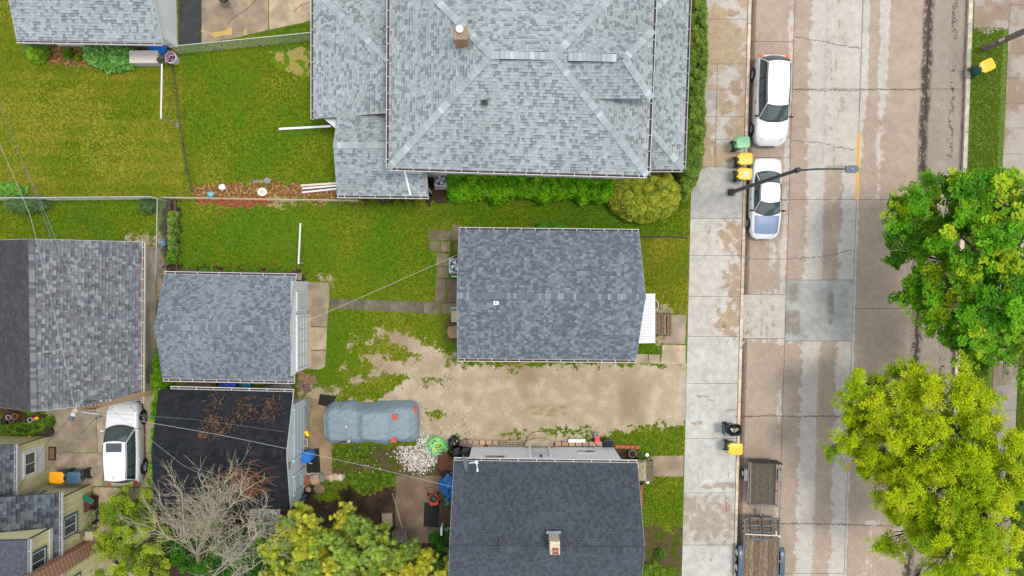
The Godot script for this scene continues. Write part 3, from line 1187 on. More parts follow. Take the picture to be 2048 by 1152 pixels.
func ridge_caps(roof: Node3D, a: Vector3, b: Vector3, st: Dictionary, drop := 0.35, raise := 0.03, width := 0.15, step := 0.15) -> void:
	var d := b - a
	var n := maxi(1, int(d.length() / step))
	var x := d.normalized()
	var z := x.cross(Vector3.UP).normalized()
	var y := z.cross(x)
	var inv := roof.global_transform.affine_inverse()
	var m := vmat(0.92, "speck", 5.0, 0.25)
	for k in n:
		var ti: int = rng.randi() % st.tones.size()
		var key := [st.name, "cap", ti, drop, width, step]
		if not tab_meshes.has(key):
			var g := Geo.new()
			g.col = st.tones[ti] * ([1.02, 1.14, 1.28, 1.4] if st.name == "light" else [0.82, 1.0, 1.16, 1.3])[ti % 4]
			var l: float = step * 1.12
			var t := 0.03
			var dz := width
			var dy := -drop * width
			for s in [-1.0, 1.0]:
				var p0 := Vector3(0, t, 0)
				var p1 := Vector3(l, 0.002, 0)
				var p2 := Vector3(l, dy + 0.002, s * dz)
				var p3 := Vector3(0, dy + t, s * dz)
				if s > 0:
					g.quad(p0, p3, p2, p1)
				else:
					g.quad(p0, p1, p2, p3)
				g.quad(p3, Vector3(0, dy - 0.02, s * dz), Vector3(l, dy - 0.02, s * dz), p2)
				g.quad(p0, Vector3(0, -0.02, 0), Vector3(0, dy - 0.02, s * dz), p3)
			tab_meshes[key] = g.mesh()
		var o := MeshInstance3D.new()
		o.name = "ridge_shingle"
		o.mesh = tab_meshes[key]
		o.material_override = m
		o.transform = inv * Transform3D(Basis(x, y, z), a + d * (float(k) / n) + Vector3.UP * raise)
		roof.add_child(o, true)

func deck(parent: Node3D, facets: Array, tone: Color, low := 0.03) -> MeshInstance3D:
	# sheathing just under the shingles, closed below
	var g := Geo.new()
	for f0 in facets:
		var f := flat(f0)
		var nn: Vector3 = (f[1] - f[0]).cross(f[2] - f[0])
		var top := []
		for p in f:
			top.append(p - Vector3.UP * 0.015)
		if nn.y < 0:
			top.reverse()
		g.fan(top)
		var bot := []
		for p in top:
			bot.append(p - Vector3.UP * 0.14)
		for i in top.size():
			var j := (i + 1) % top.size()
			g.quad(bot[i], bot[j], top[j], top[i])
		bot.reverse()
		g.fan(bot)
	return part(parent, "roof", g, mat(tone, 0.9, "fine", 2.0))

func gutter(parent: Node3D, a: Vector3, b: Vector3, outward: Vector3, tone := Color(0.86, 0.86, 0.87), gap := 0.62) -> void:
	# open trough of sheet metal with strap hangers and a line of wet leaf litter
	var g := Geo.new()
	var o := outward.normalized()
	var d := (b - a).normalized()
	var up := Vector3.UP
	var l := a.distance_to(b)
	var mid := (a + b) * 0.5
	var bs := Basis(d, up, d.cross(up))
	g.box(mid + o * 0.075 - up * 0.115, Vector3(l, 0.012, 0.13), bs)
	g.box(mid + o * 0.135 - up * 0.055, Vector3(l, 0.13, 0.022), bs)
	g.box(mid + o * 0.008 - up * 0.06, Vector3(l, 0.11, 0.014), bs)
	var r := part(parent, "gutter", g, mat(tone, 0.45, "fine", 1.0))
	var q := Geo.new()
	q.box(mid + o * 0.072 - up * 0.10, Vector3(l - 0.06, 0.018, 0.10), bs)
	part(r, "leaf_litter", q, mat(rgb8(84, 76, 76), 0.95, "speck", 4.0))
	var n := maxi(2, int(l / gap))
	var hm := Geo.new()
	hm.box(Vector3.ZERO, Vector3(0.025, 0.008, 0.145))
	var hmesh := hm.mesh()
	for k in n:
		var h := part(r, "hanger", hmesh, mat(tone, 0.45, "fine", 1.0))
		h.transform = Transform3D(bs, a + (b - a) * ((k + 0.5) / n) + o * 0.07 - up * 0.004)

func wall_box(parent: Node3D, a: Vector3, b: Vector3, y0: float, y1: float, m: Material, apex := Vector3.ZERO, called := "wall") -> MeshInstance3D:
	# an upright wall from a to b, 12 cm thick to the left of its line; with an apex it is a gable
	var g := Geo.new()
	var d := (b - a)
	d.y = 0
	var inn := Vector3(d.z, 0, -d.x).normalized() * 0.12
	var f := [Vector3(a.x, y0, a.z), Vector3(b.x, y0, b.z), Vector3(b.x, y1, b.z), Vector3(a.x, y1, a.z)]
	if apex.y > 0:
		var k := clampf((apex - a).dot(d) / d.length_squared(), 0.05, 0.95)
		var mm := a + d * k
		f = [f[0], f[1], f[2], Vector3(mm.x, apex.y, mm.z), f[3]]
	var r := []
	for p in f:
		r.append(p + inn)
	g.fan(f)
	for i in f.size():
		var j := (i + 1) % f.size()
		g.quad(f[i], r[i], r[j], f[j])
	r.reverse()
	g.fan(r)
	return part(parent, called, g, m)

func panel(parent: Node3D, called: String, ctr: Vector3, along: Vector3, w: float, h: float, t: float, m: Material, label := "") -> MeshInstance3D:
	# flat upright piece of thickness t centred on ctr, its width along the given direction
	var g := Geo.new()
	var x := along.normalized()
	g.cbox(ctr, Vector3(w, h, t), minf(0.006, t * 0.3), Basis(x, Vector3.UP, x.cross(Vector3.UP)))
	return part(parent, called, g, m, label)

func window(parent: Node3D, ctr: Vector3, along: Vector3, w: float, h: float, frame_tone: Color, trim_tone: Color, lights := 2) -> void:
	var x := along.normalized()
	var n := x.cross(Vector3.UP)
	var tm := mat(trim_tone, 0.6, "fine", 2.0)
	var fm := mat(frame_tone, 0.5, "fine", 2.0)
	var wn := Geo.new()
	wn.box(ctr, Vector3(w, h, 0.02), Basis(x, Vector3.UP, x.cross(Vector3.UP)))
	var wo := part(parent, "window", wn, mat(Color(0.06, 0.06, 0.07), 0.9))
	for s in [-1.0, 1.0]:
		panel(wo, "trim", ctr + x * s * (w * 0.5 + 0.05) + n * 0.01, x, 0.10, h + 0.2, 0.05, tm)
		panel(wo, "trim", ctr + Vector3.UP * s * (h * 0.5 + 0.05) + n * 0.01, x, w, 0.10, 0.052, tm)
		panel(wo, "frame", ctr + x * s * (w * 0.5 - 0.025) + n * 0.014, x, 0.05, h, 0.04, fm)
		panel(wo, "frame", ctr + Vector3.UP * s * (h * 0.5 - 0.025) + n * 0.014, x, w - 0.1, 0.05, 0.038, fm)
	for k in range(1, lights):
		panel(wo, "frame", ctr + x * w * (float(k) / lights - 0.5) + n * 0.014, x, 0.045, h - 0.1, 0.036, fm)
	for k in lights:
		panel(wo, "pane", ctr + x * w * ((k + 0.5) / lights - 0.5) + n * 0.014, x, w / lights - 0.05, h - 0.1, 0.008, glass())

var GREY := {}

func styles() -> void:
	GREY.light = {"name": "light", "ex": 0.148, "wide": 0.66, "thick": 0.022, "plain": 0.12, "tones": tone_set([[171, 182, 187], [165, 175, 181], [178, 188, 194], [147, 155, 161], [167, 178, 183], [174, 182, 187], [160, 169, 174], [138, 147, 153]])}
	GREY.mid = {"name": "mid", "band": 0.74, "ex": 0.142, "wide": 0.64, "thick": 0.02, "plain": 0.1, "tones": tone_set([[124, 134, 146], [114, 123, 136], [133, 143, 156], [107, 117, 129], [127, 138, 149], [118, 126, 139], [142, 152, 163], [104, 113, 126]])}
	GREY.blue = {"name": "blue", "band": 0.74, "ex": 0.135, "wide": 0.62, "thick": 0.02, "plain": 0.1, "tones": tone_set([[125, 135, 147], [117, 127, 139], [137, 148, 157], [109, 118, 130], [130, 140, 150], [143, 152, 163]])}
	GREY.mixed = {"name": "mixed", "ex": 0.150, "wide": 0.66, "thick": 0.016, "plain": 0.05, "tones": tone_set([[116, 122, 130], [133, 142, 148], [110, 109, 116], [124, 127, 133], [144, 152, 157], [102, 105, 114], [129, 125, 132]])}
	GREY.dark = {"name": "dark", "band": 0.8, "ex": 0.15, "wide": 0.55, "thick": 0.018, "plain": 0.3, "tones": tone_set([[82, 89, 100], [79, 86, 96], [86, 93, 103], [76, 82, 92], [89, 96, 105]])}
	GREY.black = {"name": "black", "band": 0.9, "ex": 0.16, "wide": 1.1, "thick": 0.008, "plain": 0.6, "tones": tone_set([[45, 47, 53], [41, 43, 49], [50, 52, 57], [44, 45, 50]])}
	GREY.slate = {"name": "slate", "ex": 0.19, "wide": 0.9, "thick": 0.016, "plain": 0.05, "tones": tone_set([[93, 100, 109], [80, 85, 95], [107, 116, 122], [86, 91, 100], [100, 109, 113], [72, 77, 88]])}
	GREY.dark_west = {"name": "dark_west", "band": 0.9, "ex": 0.16, "wide": 1.0, "thick": 0.008, "plain": 0.7, "tones": tone_set([[78, 79, 82], [74, 75, 78], [83, 84, 86]])}  # plain darker tones for the west slope of the beige garage

func gable_house(called: String, label: String, category: String, eave: Array, ridge: Array, base: Array, he: float, hr: float, st_n: Dictionary, st_s: Dictionary, wall_m: Material, along_x: bool) -> Node3D:
	# eave: four survey corners NW NE SE SW at the eave; ridge: two ends; base: four wall corners at the ground
	var t := thing(called, label, category)
	var e := []
	for q in eave:
		e.append(W(q[0], q[1], he))
	var r := [W(ridge[0][0], ridge[0][1], hr), W(ridge[1][0], ridge[1][1], hr)]
	var fs := []
	if along_x:
		fs = [[e[1], e[0], r[0], r[1]], [e[3], e[2], r[1], r[0]]]
	else:
		fs = [[e[0], e[3], r[1], r[0]], [e[2], e[1], r[0], r[1]]]
	var roof := deck(t, fs, rgb8(56, 56, 60))
	roof_start()
	facet(fs[0], st_n)
	if st_n.name == st_s.name:
		facet(fs[1], st_s)
		roof_end(roof, st_s)
	else:
		roof_end(roof, st_n)
		roof_start()
		facet(fs[1], st_s)
		roof_end(roof, st_s)
	ridge_caps(roof, r[0], r[1], st_s, 0.4)
	var b := []
	mark(base, HARD)
	for q in base:
		b.append(W(q[0], q[1], 0))
	# walls counter-clockwise seen from above: north, west, south, east
	var top := he - 0.14
	var ap: Vector3 = Vector3(r[0].x, hr - 0.25, r[0].z)
	if along_x:
		wall_box(t, b[1], b[0], -0.1, top, wall_m)
		wall_box(t, b[0], b[3], -0.1, top, wall_m, ap)
		wall_box(t, b[3], b[2], -0.1, top, wall_m)
		wall_box(t, b[2], b[1], -0.1, top, wall_m, ap)
	else:
		wall_box(t, b[1], b[0], -0.1, top, wall_m, ap)
		wall_box(t, b[0], b[3], -0.1, top, wall_m)
		wall_box(t, b[3], b[2], -0.1, top, wall_m, ap)
		wall_box(t, b[2], b[1], -0.1, top, wall_m)
	# painted barge boards along the gable slopes
	var wm := mat(Color(0.85, 0.86, 0.88), 0.6, "fine", 1.0)
	for s in ([[e[0], r[0]], [e[3], r[0]], [e[1], r[1]], [e[2], r[1]]] if along_x else [[e[0], r[0]], [e[1], r[0]], [e[3], r[1]], [e[2], r[1]]]):
		var g := Geo.new()
		var d: Vector3 = s[1] - s[0]
		var zz := Vector3(d.z, 0, -d.x).normalized()
		g.box((s[0] + s[1]) * 0.5 - Vector3.UP * 0.10, Vector3(d.length(), 0.13, 0.03), Basis(d.normalized(), zz.cross(d.normalized()), zz))
		part(t, "barge_board", g, wm)
	return t

func vent_pipe(parent: Node3D, at: Vector3, tone: Color, h := 0.35, r := 0.05, flash := 0.32) -> void:
	var g := Geo.new()
	g.cbox(at + Vector3(0, 0.02, 0), Vector3(flash, 0.05, flash * 0.7), 0.01)
	var b := part(parent, "vent_flashing", g, mat(tone, 0.6))
	var q := Geo.new()
	q.lathe(at, [Vector2(r * 1.5, 0.0), Vector2(r, 0.08), Vector2(r, h), Vector2(r * 0.75, h), Vector2(r * 0.75, h - 0.1)], 12)
	part(b, "vent_pipe", q, mat(tone, 0.6))

func brick_chimney(parent: Node3D, ctr: Vector3, sx: float, sz: float, y0: float, y1: float, brick_tone: Color, crown: Color, row_h := 0.075) -> MeshInstance3D:
	# mortar core with every brick laid on its faces
	var g := Geo.new()
	g.box(Vector3(ctr.x, (y0 + y1) * 0.5, ctr.z), Vector3(sx - 0.02, y1 - y0, sz - 0.02))
	var ch := part(parent, "chimney", g, mat(rgb8(170, 160, 148), 0.95, "fine", 3.0))
	var bm := []
	for k in 3:
		bm.append(mat(brick_tone * (0.85 + 0.15 * k) + Color(0, 0, 0, 1), 0.9, "coarse", 3.0))
	var meshes := {}
	var row := 0
	var y := y0
	while y < y1 - 0.03:
		for side in 4:
			var l := sx if side < 2 else sz
			var n := maxi(2, int(round(l / 0.21)))
			for k in n:
				var w := l / n - 0.012
				var off := (k + 0.5) / n * l - l * 0.5
				var key := [side < 2, n]
				if not meshes.has(key):
					var q := Geo.new()
					q.box(Vector3.ZERO, Vector3(w, row_h - 0.012, 0.02) if side < 2 else Vector3(0.02, row_h - 0.012, w))
					meshes[key] = q.mesh()
				var o := part(ch, "brick", meshes[key], bm[(k + row + side) % 3])
				var p := Vector3(ctr.x, y + row_h * 0.5, ctr.z)
				if side == 0:
					p += Vector3(off, 0, sz * 0.5)
				elif side == 1:
					p += Vector3(off, 0, -sz * 0.5)
				elif side == 2:
					p += Vector3(sx * 0.5, 0, off)
				else:
					p += Vector3(-sx * 0.5, 0, off)
				o.position = p
		y += row_h
		row += 1
	var c := Geo.new()
	c.cbox(Vector3(ctr.x, y1 + 0.05, ctr.z), Vector3(sx + 0.08, 0.10, sz + 0.08), 0.02)
	part(ch, "chimney_crown", c, mat(crown, 0.9, "coarse", 2.0))
	return ch

# ---------------------------------------------------------------- houses and garages
func white_siding() -> Material:
	return mat(Color(0.86, 0.87, 0.89), 0.6, "fine", 0.8)

func lap_boards(parent: Node3D, a: Vector3, b: Vector3, y0: float, y1: float, m: Material, step := 0.2) -> void:
	# clapboards on a straight wall, each leaning out at its lower edge
	var d := b - a
	d.y = 0
	var x := d.normalized()
	var n := Vector3(-d.z, 0, d.x).normalized()
	var l := d.length()
	var mid := (a + b) * 0.5
	var y := y0
	while y < y1 - 0.05:
		var g := Geo.new()
		var h := minf(step, y1 - y)
		var p0 := Vector3(mid.x, y, mid.z) - x * l * 0.5
		var p1 := p0 + x * l
		g.quad(p0 + n * 0.022, p1 + n * 0.022, p1 + n * 0.004 + Vector3.UP * h, p0 + n * 0.004 + Vector3.UP * h)
		g.quad(p0, p1, p1 + n * 0.022, p0 + n * 0.022)
		part(parent, "siding_board", g, m)
		y += step

func big_house() -> void:
	var t := thing("house", "large two storey house with pale grey hipped shingle roof and chimney", "house")
	var st: Dictionary = GREY.light
	var hm := 5.5
	var hr := 8.0
	var sw := W(778, 335, hm)
	var se := W(1294, 350, hm)
	var ne := W(1312, -95, hm)
	var nw := W(780, -95, hm)
	var l := W(982, 110, hr)
	var r := W(1108, 112, hr)
	var fs := [[sw, se, r, l], [nw, sw, l], [se, ne, r], [ne, nw, l, r]]
	var roof := deck(t, fs, rgb8(110, 116, 120))
	roof_start()
	for f in fs:
		facet(f, st)
	# hipped dormer to the east
	var hd := 6.95
	var dr := W(1116, 113, hr - 0.02)
	var de := W(1250, 117, hr - 0.02)
	var ds := W(1183, 197, hd)
	var dse := W(1303, 197, hd)
	var dne := W(1306, 60, hd)
	var dn := W(1166, 62, hd)
	var dfs := [[ds, dse, de, dr], [dse, dne, de], [dne, dn, dr, de]]
	for f in dfs:
		facet(f, st)
	# west wing, its gabled extension and the east porch
	var wa := W(627, -22, 2.6)
	var wb := W(627, 238, 2.6)
	var xw := -5.5
	var wc := Vector3(xw, 2.6 + 0.3 * (xw - wb.x), wb.z)
	var wd := Vector3(xw, wc.y, wa.z + (xw - wa.x))
	var we := Vector3(xw, 2.6, wa.z)
	var wfs := [[wa, wb, wc, wd], [we, wa, wd]]
	var g0 := W(674, 390, 2.9)
	var g1 := W(857, 392, 2.9)
	var g2 := Vector3(-4.28, 4.2, -7.07)
	var g3 := Vector3(-8.84, 4.2, -7.07)
	var n0 := Vector3(-8.9, 3.03, -9.15)
	var n1 := Vector3(-5.5, 4.0, -7.42)
	var n2 := Vector3(-5.5, 4.2, -7.07)
	var xfs := [[g0, g1, g2, g3], [Vector3(-5.5, 3.03, -9.15), n0, g3, n2]]
	var pe := 2.8
	var ps := W(1366, 338, pe)
	var pn := W(1379, -45, pe)
	var xp := 6.1
	var pr := (ps.x - xp) * 0.45
	var p1 := Vector3(xp, pe + pr, ps.z - (ps.x - xp))
	var p2 := Vector3(xp, pe + pr, pn.z + (pn.x - xp))
	var pfs := [[ps, pn, p2, p1], [Vector3(xp, pe, ps.z), ps, p1], [pn, Vector3(xp, pe, pn.z), p2]]
	for f in wfs + xfs + pfs:
		facet(f, st)
	for k in 4:
		var lower := deck(t, [dfs, wfs, xfs, pfs][k], rgb8(110, 116, 120))
		lower.name = ["dormer_roof", "wing_roof", "extension_roof", "porch_roof"][k]
	roof_end(roof, st)
	for s in [[sw, l], [se, r], [nw, l], [ne, r], [dse, de], [dne, de]]:
		ridge_caps(roof, s[0], s[1], st, 0.3, 0.035, 0.17, 0.2)
	for s in [[wa, wd], [ps, p1], [pn, p2]]:
		ridge_caps(roof, s[0], s[1], st, 0.22, 0.03, 0.16, 0.2)
	ridge_caps(roof, g3, Vector3(-5.6, 4.2, -7.07), st, 0.5, 0.03, 0.16, 0.2)
	ridge_caps(roof, l, r, st, 0.3, 0.03, 0.17, 0.2)
	# raised ridge vents
	for s in [[1000, 110, 1090, 112], [1137, 114, 1232, 116]]:
		var a := W(s[0], s[1], hr + 0.06)
		var b := W(s[2], s[3], hr + 0.06)
		var g := Geo.new()
		g.box((a + b) * 0.5 - Vector3(0, 0.025, 0), Vector3(b.x - a.x, 0.07, 0.36))
		part(roof, "ridge_vent", g, mat(rgb8(40, 42, 44), 0.8))
		ridge_caps(roof, a, b, st, 0.15, 0.03, 0.17, 0.2)
	# walls under the eaves
	var wm := mat(rgb8(206, 206, 204), 0.7, "fine", 0.8)
	var in_x := 0.45
	var c := [Vector3(nw.x + in_x, 0, nw.z + in_x), Vector3(sw.x + in_x, 0, sw.z - in_x), Vector3(se.x - in_x, 0, se.z - in_x), Vector3(ne.x - in_x, 0, ne.z + in_x)]
	for k in 4:
		wall_box(t, c[k], c[(k + 1) % 4], -0.1, hm - 0.16, wm)
	var ww := Vector3(wa.x + 0.3, 0, wa.z + 0.3)
	wall_box(t, Vector3(xw, 0, ww.z), ww, -0.1, 2.44, wm)
	wall_box(t, ww, Vector3(ww.x, 0, wb.z - 0.15), -0.1, 2.44, wm)
	wall_box(t, Vector3(ww.x, 0, wb.z - 0.15), Vector3(-8.6, 0, wb.z - 0.15), -0.1, 2.7, wm)
	wall_box(t, Vector3(-8.6, 0, wb.z - 0.15), Vector3(-8.6, 0, g0.z - 0.3), -0.1, 2.75, wm, Vector3(-8.6, 3.95, -7.07))
	wall_box(t, Vector3(-8.6, 0, g0.z - 0.3), Vector3(-4.45, 0, g0.z - 0.3), -0.1, 2.75, wm)
	wall_box(t, Vector3(-4.45, 0, g0.z - 0.3), Vector3(-4.45, 0, -5.35), -0.1, 2.75, wm)
	wall_box(t, Vector3(xp, 0, ps.z - 0.3), Vector3(ps.x - 0.3, 0, ps.z - 0.3), -0.1, 2.65, wm)
	wall_box(t, Vector3(ps.x - 0.3, 0, ps.z - 0.3), Vector3(pn.x - 0.3, 0, pn.z + 0.3), -0.1, 2.65, wm)
	var dw := Geo.new()
	dw.prism([Vector3(3.6, 0, dse.z - 0.3), Vector3(dse.x - 0.25, 0, dse.z - 0.3), Vector3(dne.x - 0.25, 0, dne.z + 0.3), Vector3(3.6, 0, dne.z + 0.3)], 5.4, hd - 0.16)
	part(t, "dormer_wall", dw, wm)
	# white soffit return where the wing meets the extension
	var so := Geo.new()
	so.prism([W(648, 238, 2.4), W(672, 238, 2.4), W(671, 257, 2.4)], 2.30, 2.42)
	part(t, "soffit", so, white_siding())
	# gutters
	gutter(t, sw, se, Vector3(0, 0, 1), Color(0.85, 0.83, 0.84), 0.75)
	gutter(t, nw, sw, Vector3(-1, 0, 0), Color(0.85, 0.83, 0.84), 0.75)
	gutter(t, ne, se, Vector3(1, 0, 0), Color(0.8, 0.78, 0.8), 0.75)
	gutter(t, wa, wb, Vector3(-1, 0, 0), Color(0.85, 0.83, 0.84), 0.75)
	gutter(t, g0, g1, Vector3(0, 0, 1), Color(0.88, 0.88, 0.88), 0.75)
	gutter(t, pn, ps, Vector3(1, 0, 0), Color(0.8, 0.78, 0.8), 0.75)
	gutter(t, Vector3(xp + 0.5, pe, ps.z), ps, Vector3(0, 0, 1), Color(0.82, 0.78, 0.8), 0.75)
	# downpipe lying down the extension roof, and one run out over the lawn
	var dm := mat(Color(0.88, 0.88, 0.89), 0.45)
	var q := Geo.new()
	q.tube([W(809, 338, 3.6), W(812, 352, 3.42), W(821, 390, 3.0)], 0.055, -1, 8)
	part(t, "downpipe", q, dm)
	var q2 := Geo.new()
	q2.tube([W(668, 250, 2.2), W(668, 252, 0.14), W(612, 255, 0.09), W(558, 258, 0.06)], 0.065, -1, 8)
	part(t, "downpipe", q2, dm, "white downpipe running out across the lawn")
	# chimney with a round cap, and two roof vents
	var cc := W(921, 67, 8.35)
	var ch := brick_chimney(t, cc, 0.56, 0.5, 6.95, 8.35, rgb8(160, 122, 92), rgb8(150, 132, 108))
	var fl := Geo.new()
	fl.lathe(Vector3(cc.x - 0.02, 8.44, cc.z - 0.10), [Vector2(0.11, 0), Vector2(0.11, 0.16), Vector2(0.17, 0.17), Vector2(0.15, 0.24), Vector2(0, 0.27)], 14)
	part(ch, "flue_cap", fl, mat(Color(0.86, 0.86, 0.88), 0.4))
	vent_pipe(t, W(941, 47, 7.05), rgb8(58, 62, 64), 0.22, 0.08, 0.34)
	vent_pipe(t, W(969, 205, 7.07), rgb8(58, 62, 64), 0.22, 0.08, 0.34)

func small_house() -> void:
	var he := 2.9
	var hr := 4.9
	var t := gable_house("house", "small single storey house with blue grey gable roof and white awning", "house", [[918, 460], [1278, 464], [1272, 719], [915, 716]], [[914, 591], [1291, 594]], [[938, 487], [1244, 490], [1240, 692], [936, 689]], he, hr, GREY.mid, GREY.mid, mat(rgb8(190, 184, 172), 0.7, "fine", 0.8), true)
	gutter(t, W(918, 460, he), W(1278, 464, he), Vector3(0, 0, -1), Color(0.86, 0.86, 0.88), 0.7)
	gutter(t, W(915, 717, he), W(1272, 720, he), Vector3(0, 0, 1), Color(0.88, 0.84, 0.84), 0.7)
	vent_pipe(t, W(992, 606, 4.78), Color(0.86, 0.84, 0.86), 0.3, 0.055, 0.26)
	# ribbed white metal awning over the front door
	var aw := Node3D.new()
	var m := mat(Color(0.86, 0.87, 0.89), 0.35, "fine", 1.0)
	var a0 := W(1279, 588, 2.75)
	var a1 := W(1310, 588, 2.3)
	var z0 := a0.z
	var z1 := W(1310, 685, 2.3).z
	var fr := Geo.new()
	fr.box(Vector3(a1.x - 0.02, 2.28, (z0 + z1) * 0.5), Vector3(0.04, 0.1, z1 - z0))
	for s in [z0, z1]:
		var d := Vector3(a1.x - a0.x + 0.9, -0.62, 0)
		fr.box(Vector3((a0.x - 0.9 + a1.x) * 0.5, 2.6, s), Vector3(d.length(), 0.07, 0.04), Basis(d.normalized(), Vector3(0.62, d.x, 0).normalized(), Vector3(0, 0, 1)))
	var an := part(t, "awning", fr, m, "white ribbed metal awning")
	var n := 16
	var w := (z1 - z0) / n
	var rg := Geo.new()
	for k in 2:
		var up := 0.035 if k == 0 else 0.0
		var za := -w * 0.5 if k == 0 else w * 0.1
		var zb := w * 0.1 if k == 0 else w * 0.5
		rg.quad(Vector3(-0.9, 0.62 + up, zb), Vector3(a1.x - a0.x, up, zb), Vector3(a1.x - a0.x, up, za), Vector3(-0.9, 0.62 + up, za))
	rg.quad(Vector3(-0.9, 0.62, w * 0.1), Vector3(a1.x - a0.x, 0, w * 0.1), Vector3(a1.x - a0.x, 0.035, w * 0.1), Vector3(-0.9, 0.655, w * 0.1))
	rg.quad(Vector3(a1.x - a0.x, -0.03, -w * 0.5), Vector3(a1.x - a0.x, -0.03, w * 0.1), Vector3(a1.x - a0.x, 0.035, w * 0.1), Vector3(a1.x - a0.x, 0.035, -w * 0.5))
	var rm := rg.mesh()
	for k in n:
		var o := part(an, "rib_panel", rm, m)
		o.position = Vector3(a0.x, 2.32, z0 + w * (k + 0.5))
	for z in [z0 + 0.1, z1 - 0.1]:
		var pg := Geo.new()
		pg.box(Vector3(a1.x - 0.08, 1.13, z), Vector3(0.06, 2.26, 0.06))
		part(an, "awning_post", pg, m)
	# wooden porch deck and step
	var pd := Geo.new()
	var d0 := W(1262, 630, 0.5)
	var d1 := W(1333, 668, 0.5)
	pd.box(Vector3((d0.x + d1.x) * 0.5, 0.2, (d0.z + d1.z) * 0.5), Vector3(d1.x - d0.x - 0.05, 0.4, d1.z - d0.z - 0.05))
	var porch := part(t, "porch", pd, mat(rgb8(92, 74, 58), 0.9, "wood", 1.0), "weathered brown wooden porch with one step")
	var wm := [mat(rgb8(138, 114, 94), 0.85, "wood", 1.2), mat(rgb8(124, 102, 86), 0.85, "wood", 1.3), mat(rgb8(150, 124, 100), 0.85, "wood", 1.1)]
	var nb := 12
	for k in nb:
		var bw := (d1.x - d0.x) / nb
		var g := Geo.new()
		g.cbox(Vector3(d0.x + bw * (k + 0.5), 0.42, (d0.z + d1.z) * 0.5), Vector3(bw - 0.012, 0.04, d1.z - d0.z), 0.006)
		part(porch, "plank", g, wm[k % 3])
	var s0 := W(1334, 630, 0.22)
	var s1 := W(1342, 668, 0.22)
	for k in 2:
		var g := Geo.new()
		g.cbox(Vector3(s0.x + 0.06 + 0.12 * k, 0.2, (s0.z + s1.z) * 0.5), Vector3(0.115, 0.04, s1.z - s0.z), 0.006)
		part(porch, "plank", g, wm[k])
	var sg := Geo.new()
	sg.box(Vector3(s0.x + 0.12, 0.09, (s0.z + s1.z) * 0.5), Vector3(0.2, 0.18, s1.z - s0.z - 0.1))
	part(porch, "step", sg, mat(rgb8(90, 72, 58), 0.9, "wood", 1.0))
	var dark := mat(rgb8(52, 46, 42), 0.6)
	for z in [627.0, 670.5]:
		var rl := Geo.new()
		rl.tube([W(1306, z, 1.3), W(1330, z, 1.3), W(1340, z, 1.0), W(1341, z, 0.0)], 0.02, -1, 6)
		part(porch, "handrail", rl, dark)
	# back: pale blue hose taps and an electric meter
	for z in [553.0, 616.0]:
		var hb := Geo.new()
		hb.tube([W(920, z, 0.9), W(908, z, 0.9), W(903, z - 0.5, 0.86)], 0.035, -1, 6)
		part(t, "pipe", hb, mat(rgb8(150, 196, 200), 0.5))
	var mb := Geo.new()
	mb.cbox(W(912, 632, 0.45), Vector3(0.45, 0.85, 0.62), 0.02)
	part(t, "meter_box", mb, mat(rgb8(176, 170, 132), 0.7, "fine", 2.0))

func white_garage() -> void:
	var he := 2.3
	var hr := 3.37
	var t := gable_house("garage", "white garage with blue grey shingle gable roof", "garage", [[328, 548], [591, 553], [588, 761], [325, 756]], [[309, 655], [579, 657]], [[384, 558], [616, 563], [613, 738], [382, 735]], he, hr, GREY.blue, GREY.blue, white_siding(), true)
	gutter(t, W(328, 548, he), W(592, 553, he), Vector3(0, 0, -1), Color(0.88, 0.87, 0.9), 1.0)
	gutter(t, W(325, 757, he), W(588, 762, he), Vector3(0, 0, 1), Color(0.9, 0.87, 0.88), 0.62)
	# front wall: side door in the north, wide sectional door in the south
	var x := W(616, 563).x + 0.01
	var z0 := W(616, 563).z
	var z1 := W(613, 738).z
	var doorm := mat(Color(0.80, 0.83, 0.85), 0.5, "fine", 1.0)
	var trim := white_siding()
	var dir := Vector3(0, 0, -1)
	var dz := lerpf(z0, z1, 0.22)
	var sd := panel(t, "side_door", Vector3(x, 1.0, dz), dir, 0.85, 2.0, 0.05, doorm)
	for s in [-1.0, 1.0]:
		panel(sd, "trim", Vector3(x + 0.02, 1.03, dz + s * 0.47), dir, 0.09, 2.06, 0.10, trim)
	panel(sd, "trim", Vector3(x + 0.02, 2.1, dz), dir, 1.03, 0.09, 0.10, trim)
	var kn := Geo.new()
	kn.lathe(Vector3(x + 0.03, 1.0, dz + 0.33), [Vector2(0.02, 0), Vector2(0.03, 0.03), Vector2(0, 0.05)], 8, Basis(Vector3.BACK, Vector3.RIGHT, Vector3.UP))
	part(sd, "door_knob", kn, mat(rgb8(180, 150, 140), 0.3, "", 1.0, 0.8))
	var gz := lerpf(z0, z1, 0.67)
	var wdt := (z1 - z0) * 0.56
	var gd := panel(t, "garage_door", Vector3(x, 1.0, gz), dir, wdt, 2.0, 0.03, doorm)
	for k in 4:
		for j in 4:
			panel(gd, "door_panel", Vector3(x + 0.025, 0.28 + 0.48 * k, gz + wdt * ((j + 0.5) / 4 - 0.5)), dir, wdt / 4 - 0.1, 0.38, 0.03, doorm)
	for s in [-1.0, 1.0]:
		panel(gd, "trim", Vector3(x + 0.03, 1.05, gz + s * (wdt * 0.5 + 0.06)), dir, 0.12, 2.1, 0.12, trim)
	panel(gd, "trim", Vector3(x + 0.03, 2.12, gz), dir, wdt + 0.24, 0.1, 0.12, trim)
	var th := Geo.new()
	th.box(Vector3(x + 0.08, 0.045, gz), Vector3(0.16, 0.03, wdt))
	part(gd, "threshold", th, mat(rgb8(160, 138, 112), 0.9))
	lap_boards(t, Vector3(x - 0.008, 0, z1), Vector3(x - 0.008, 0, z0), 2.16, 3.0, trim, 0.14)

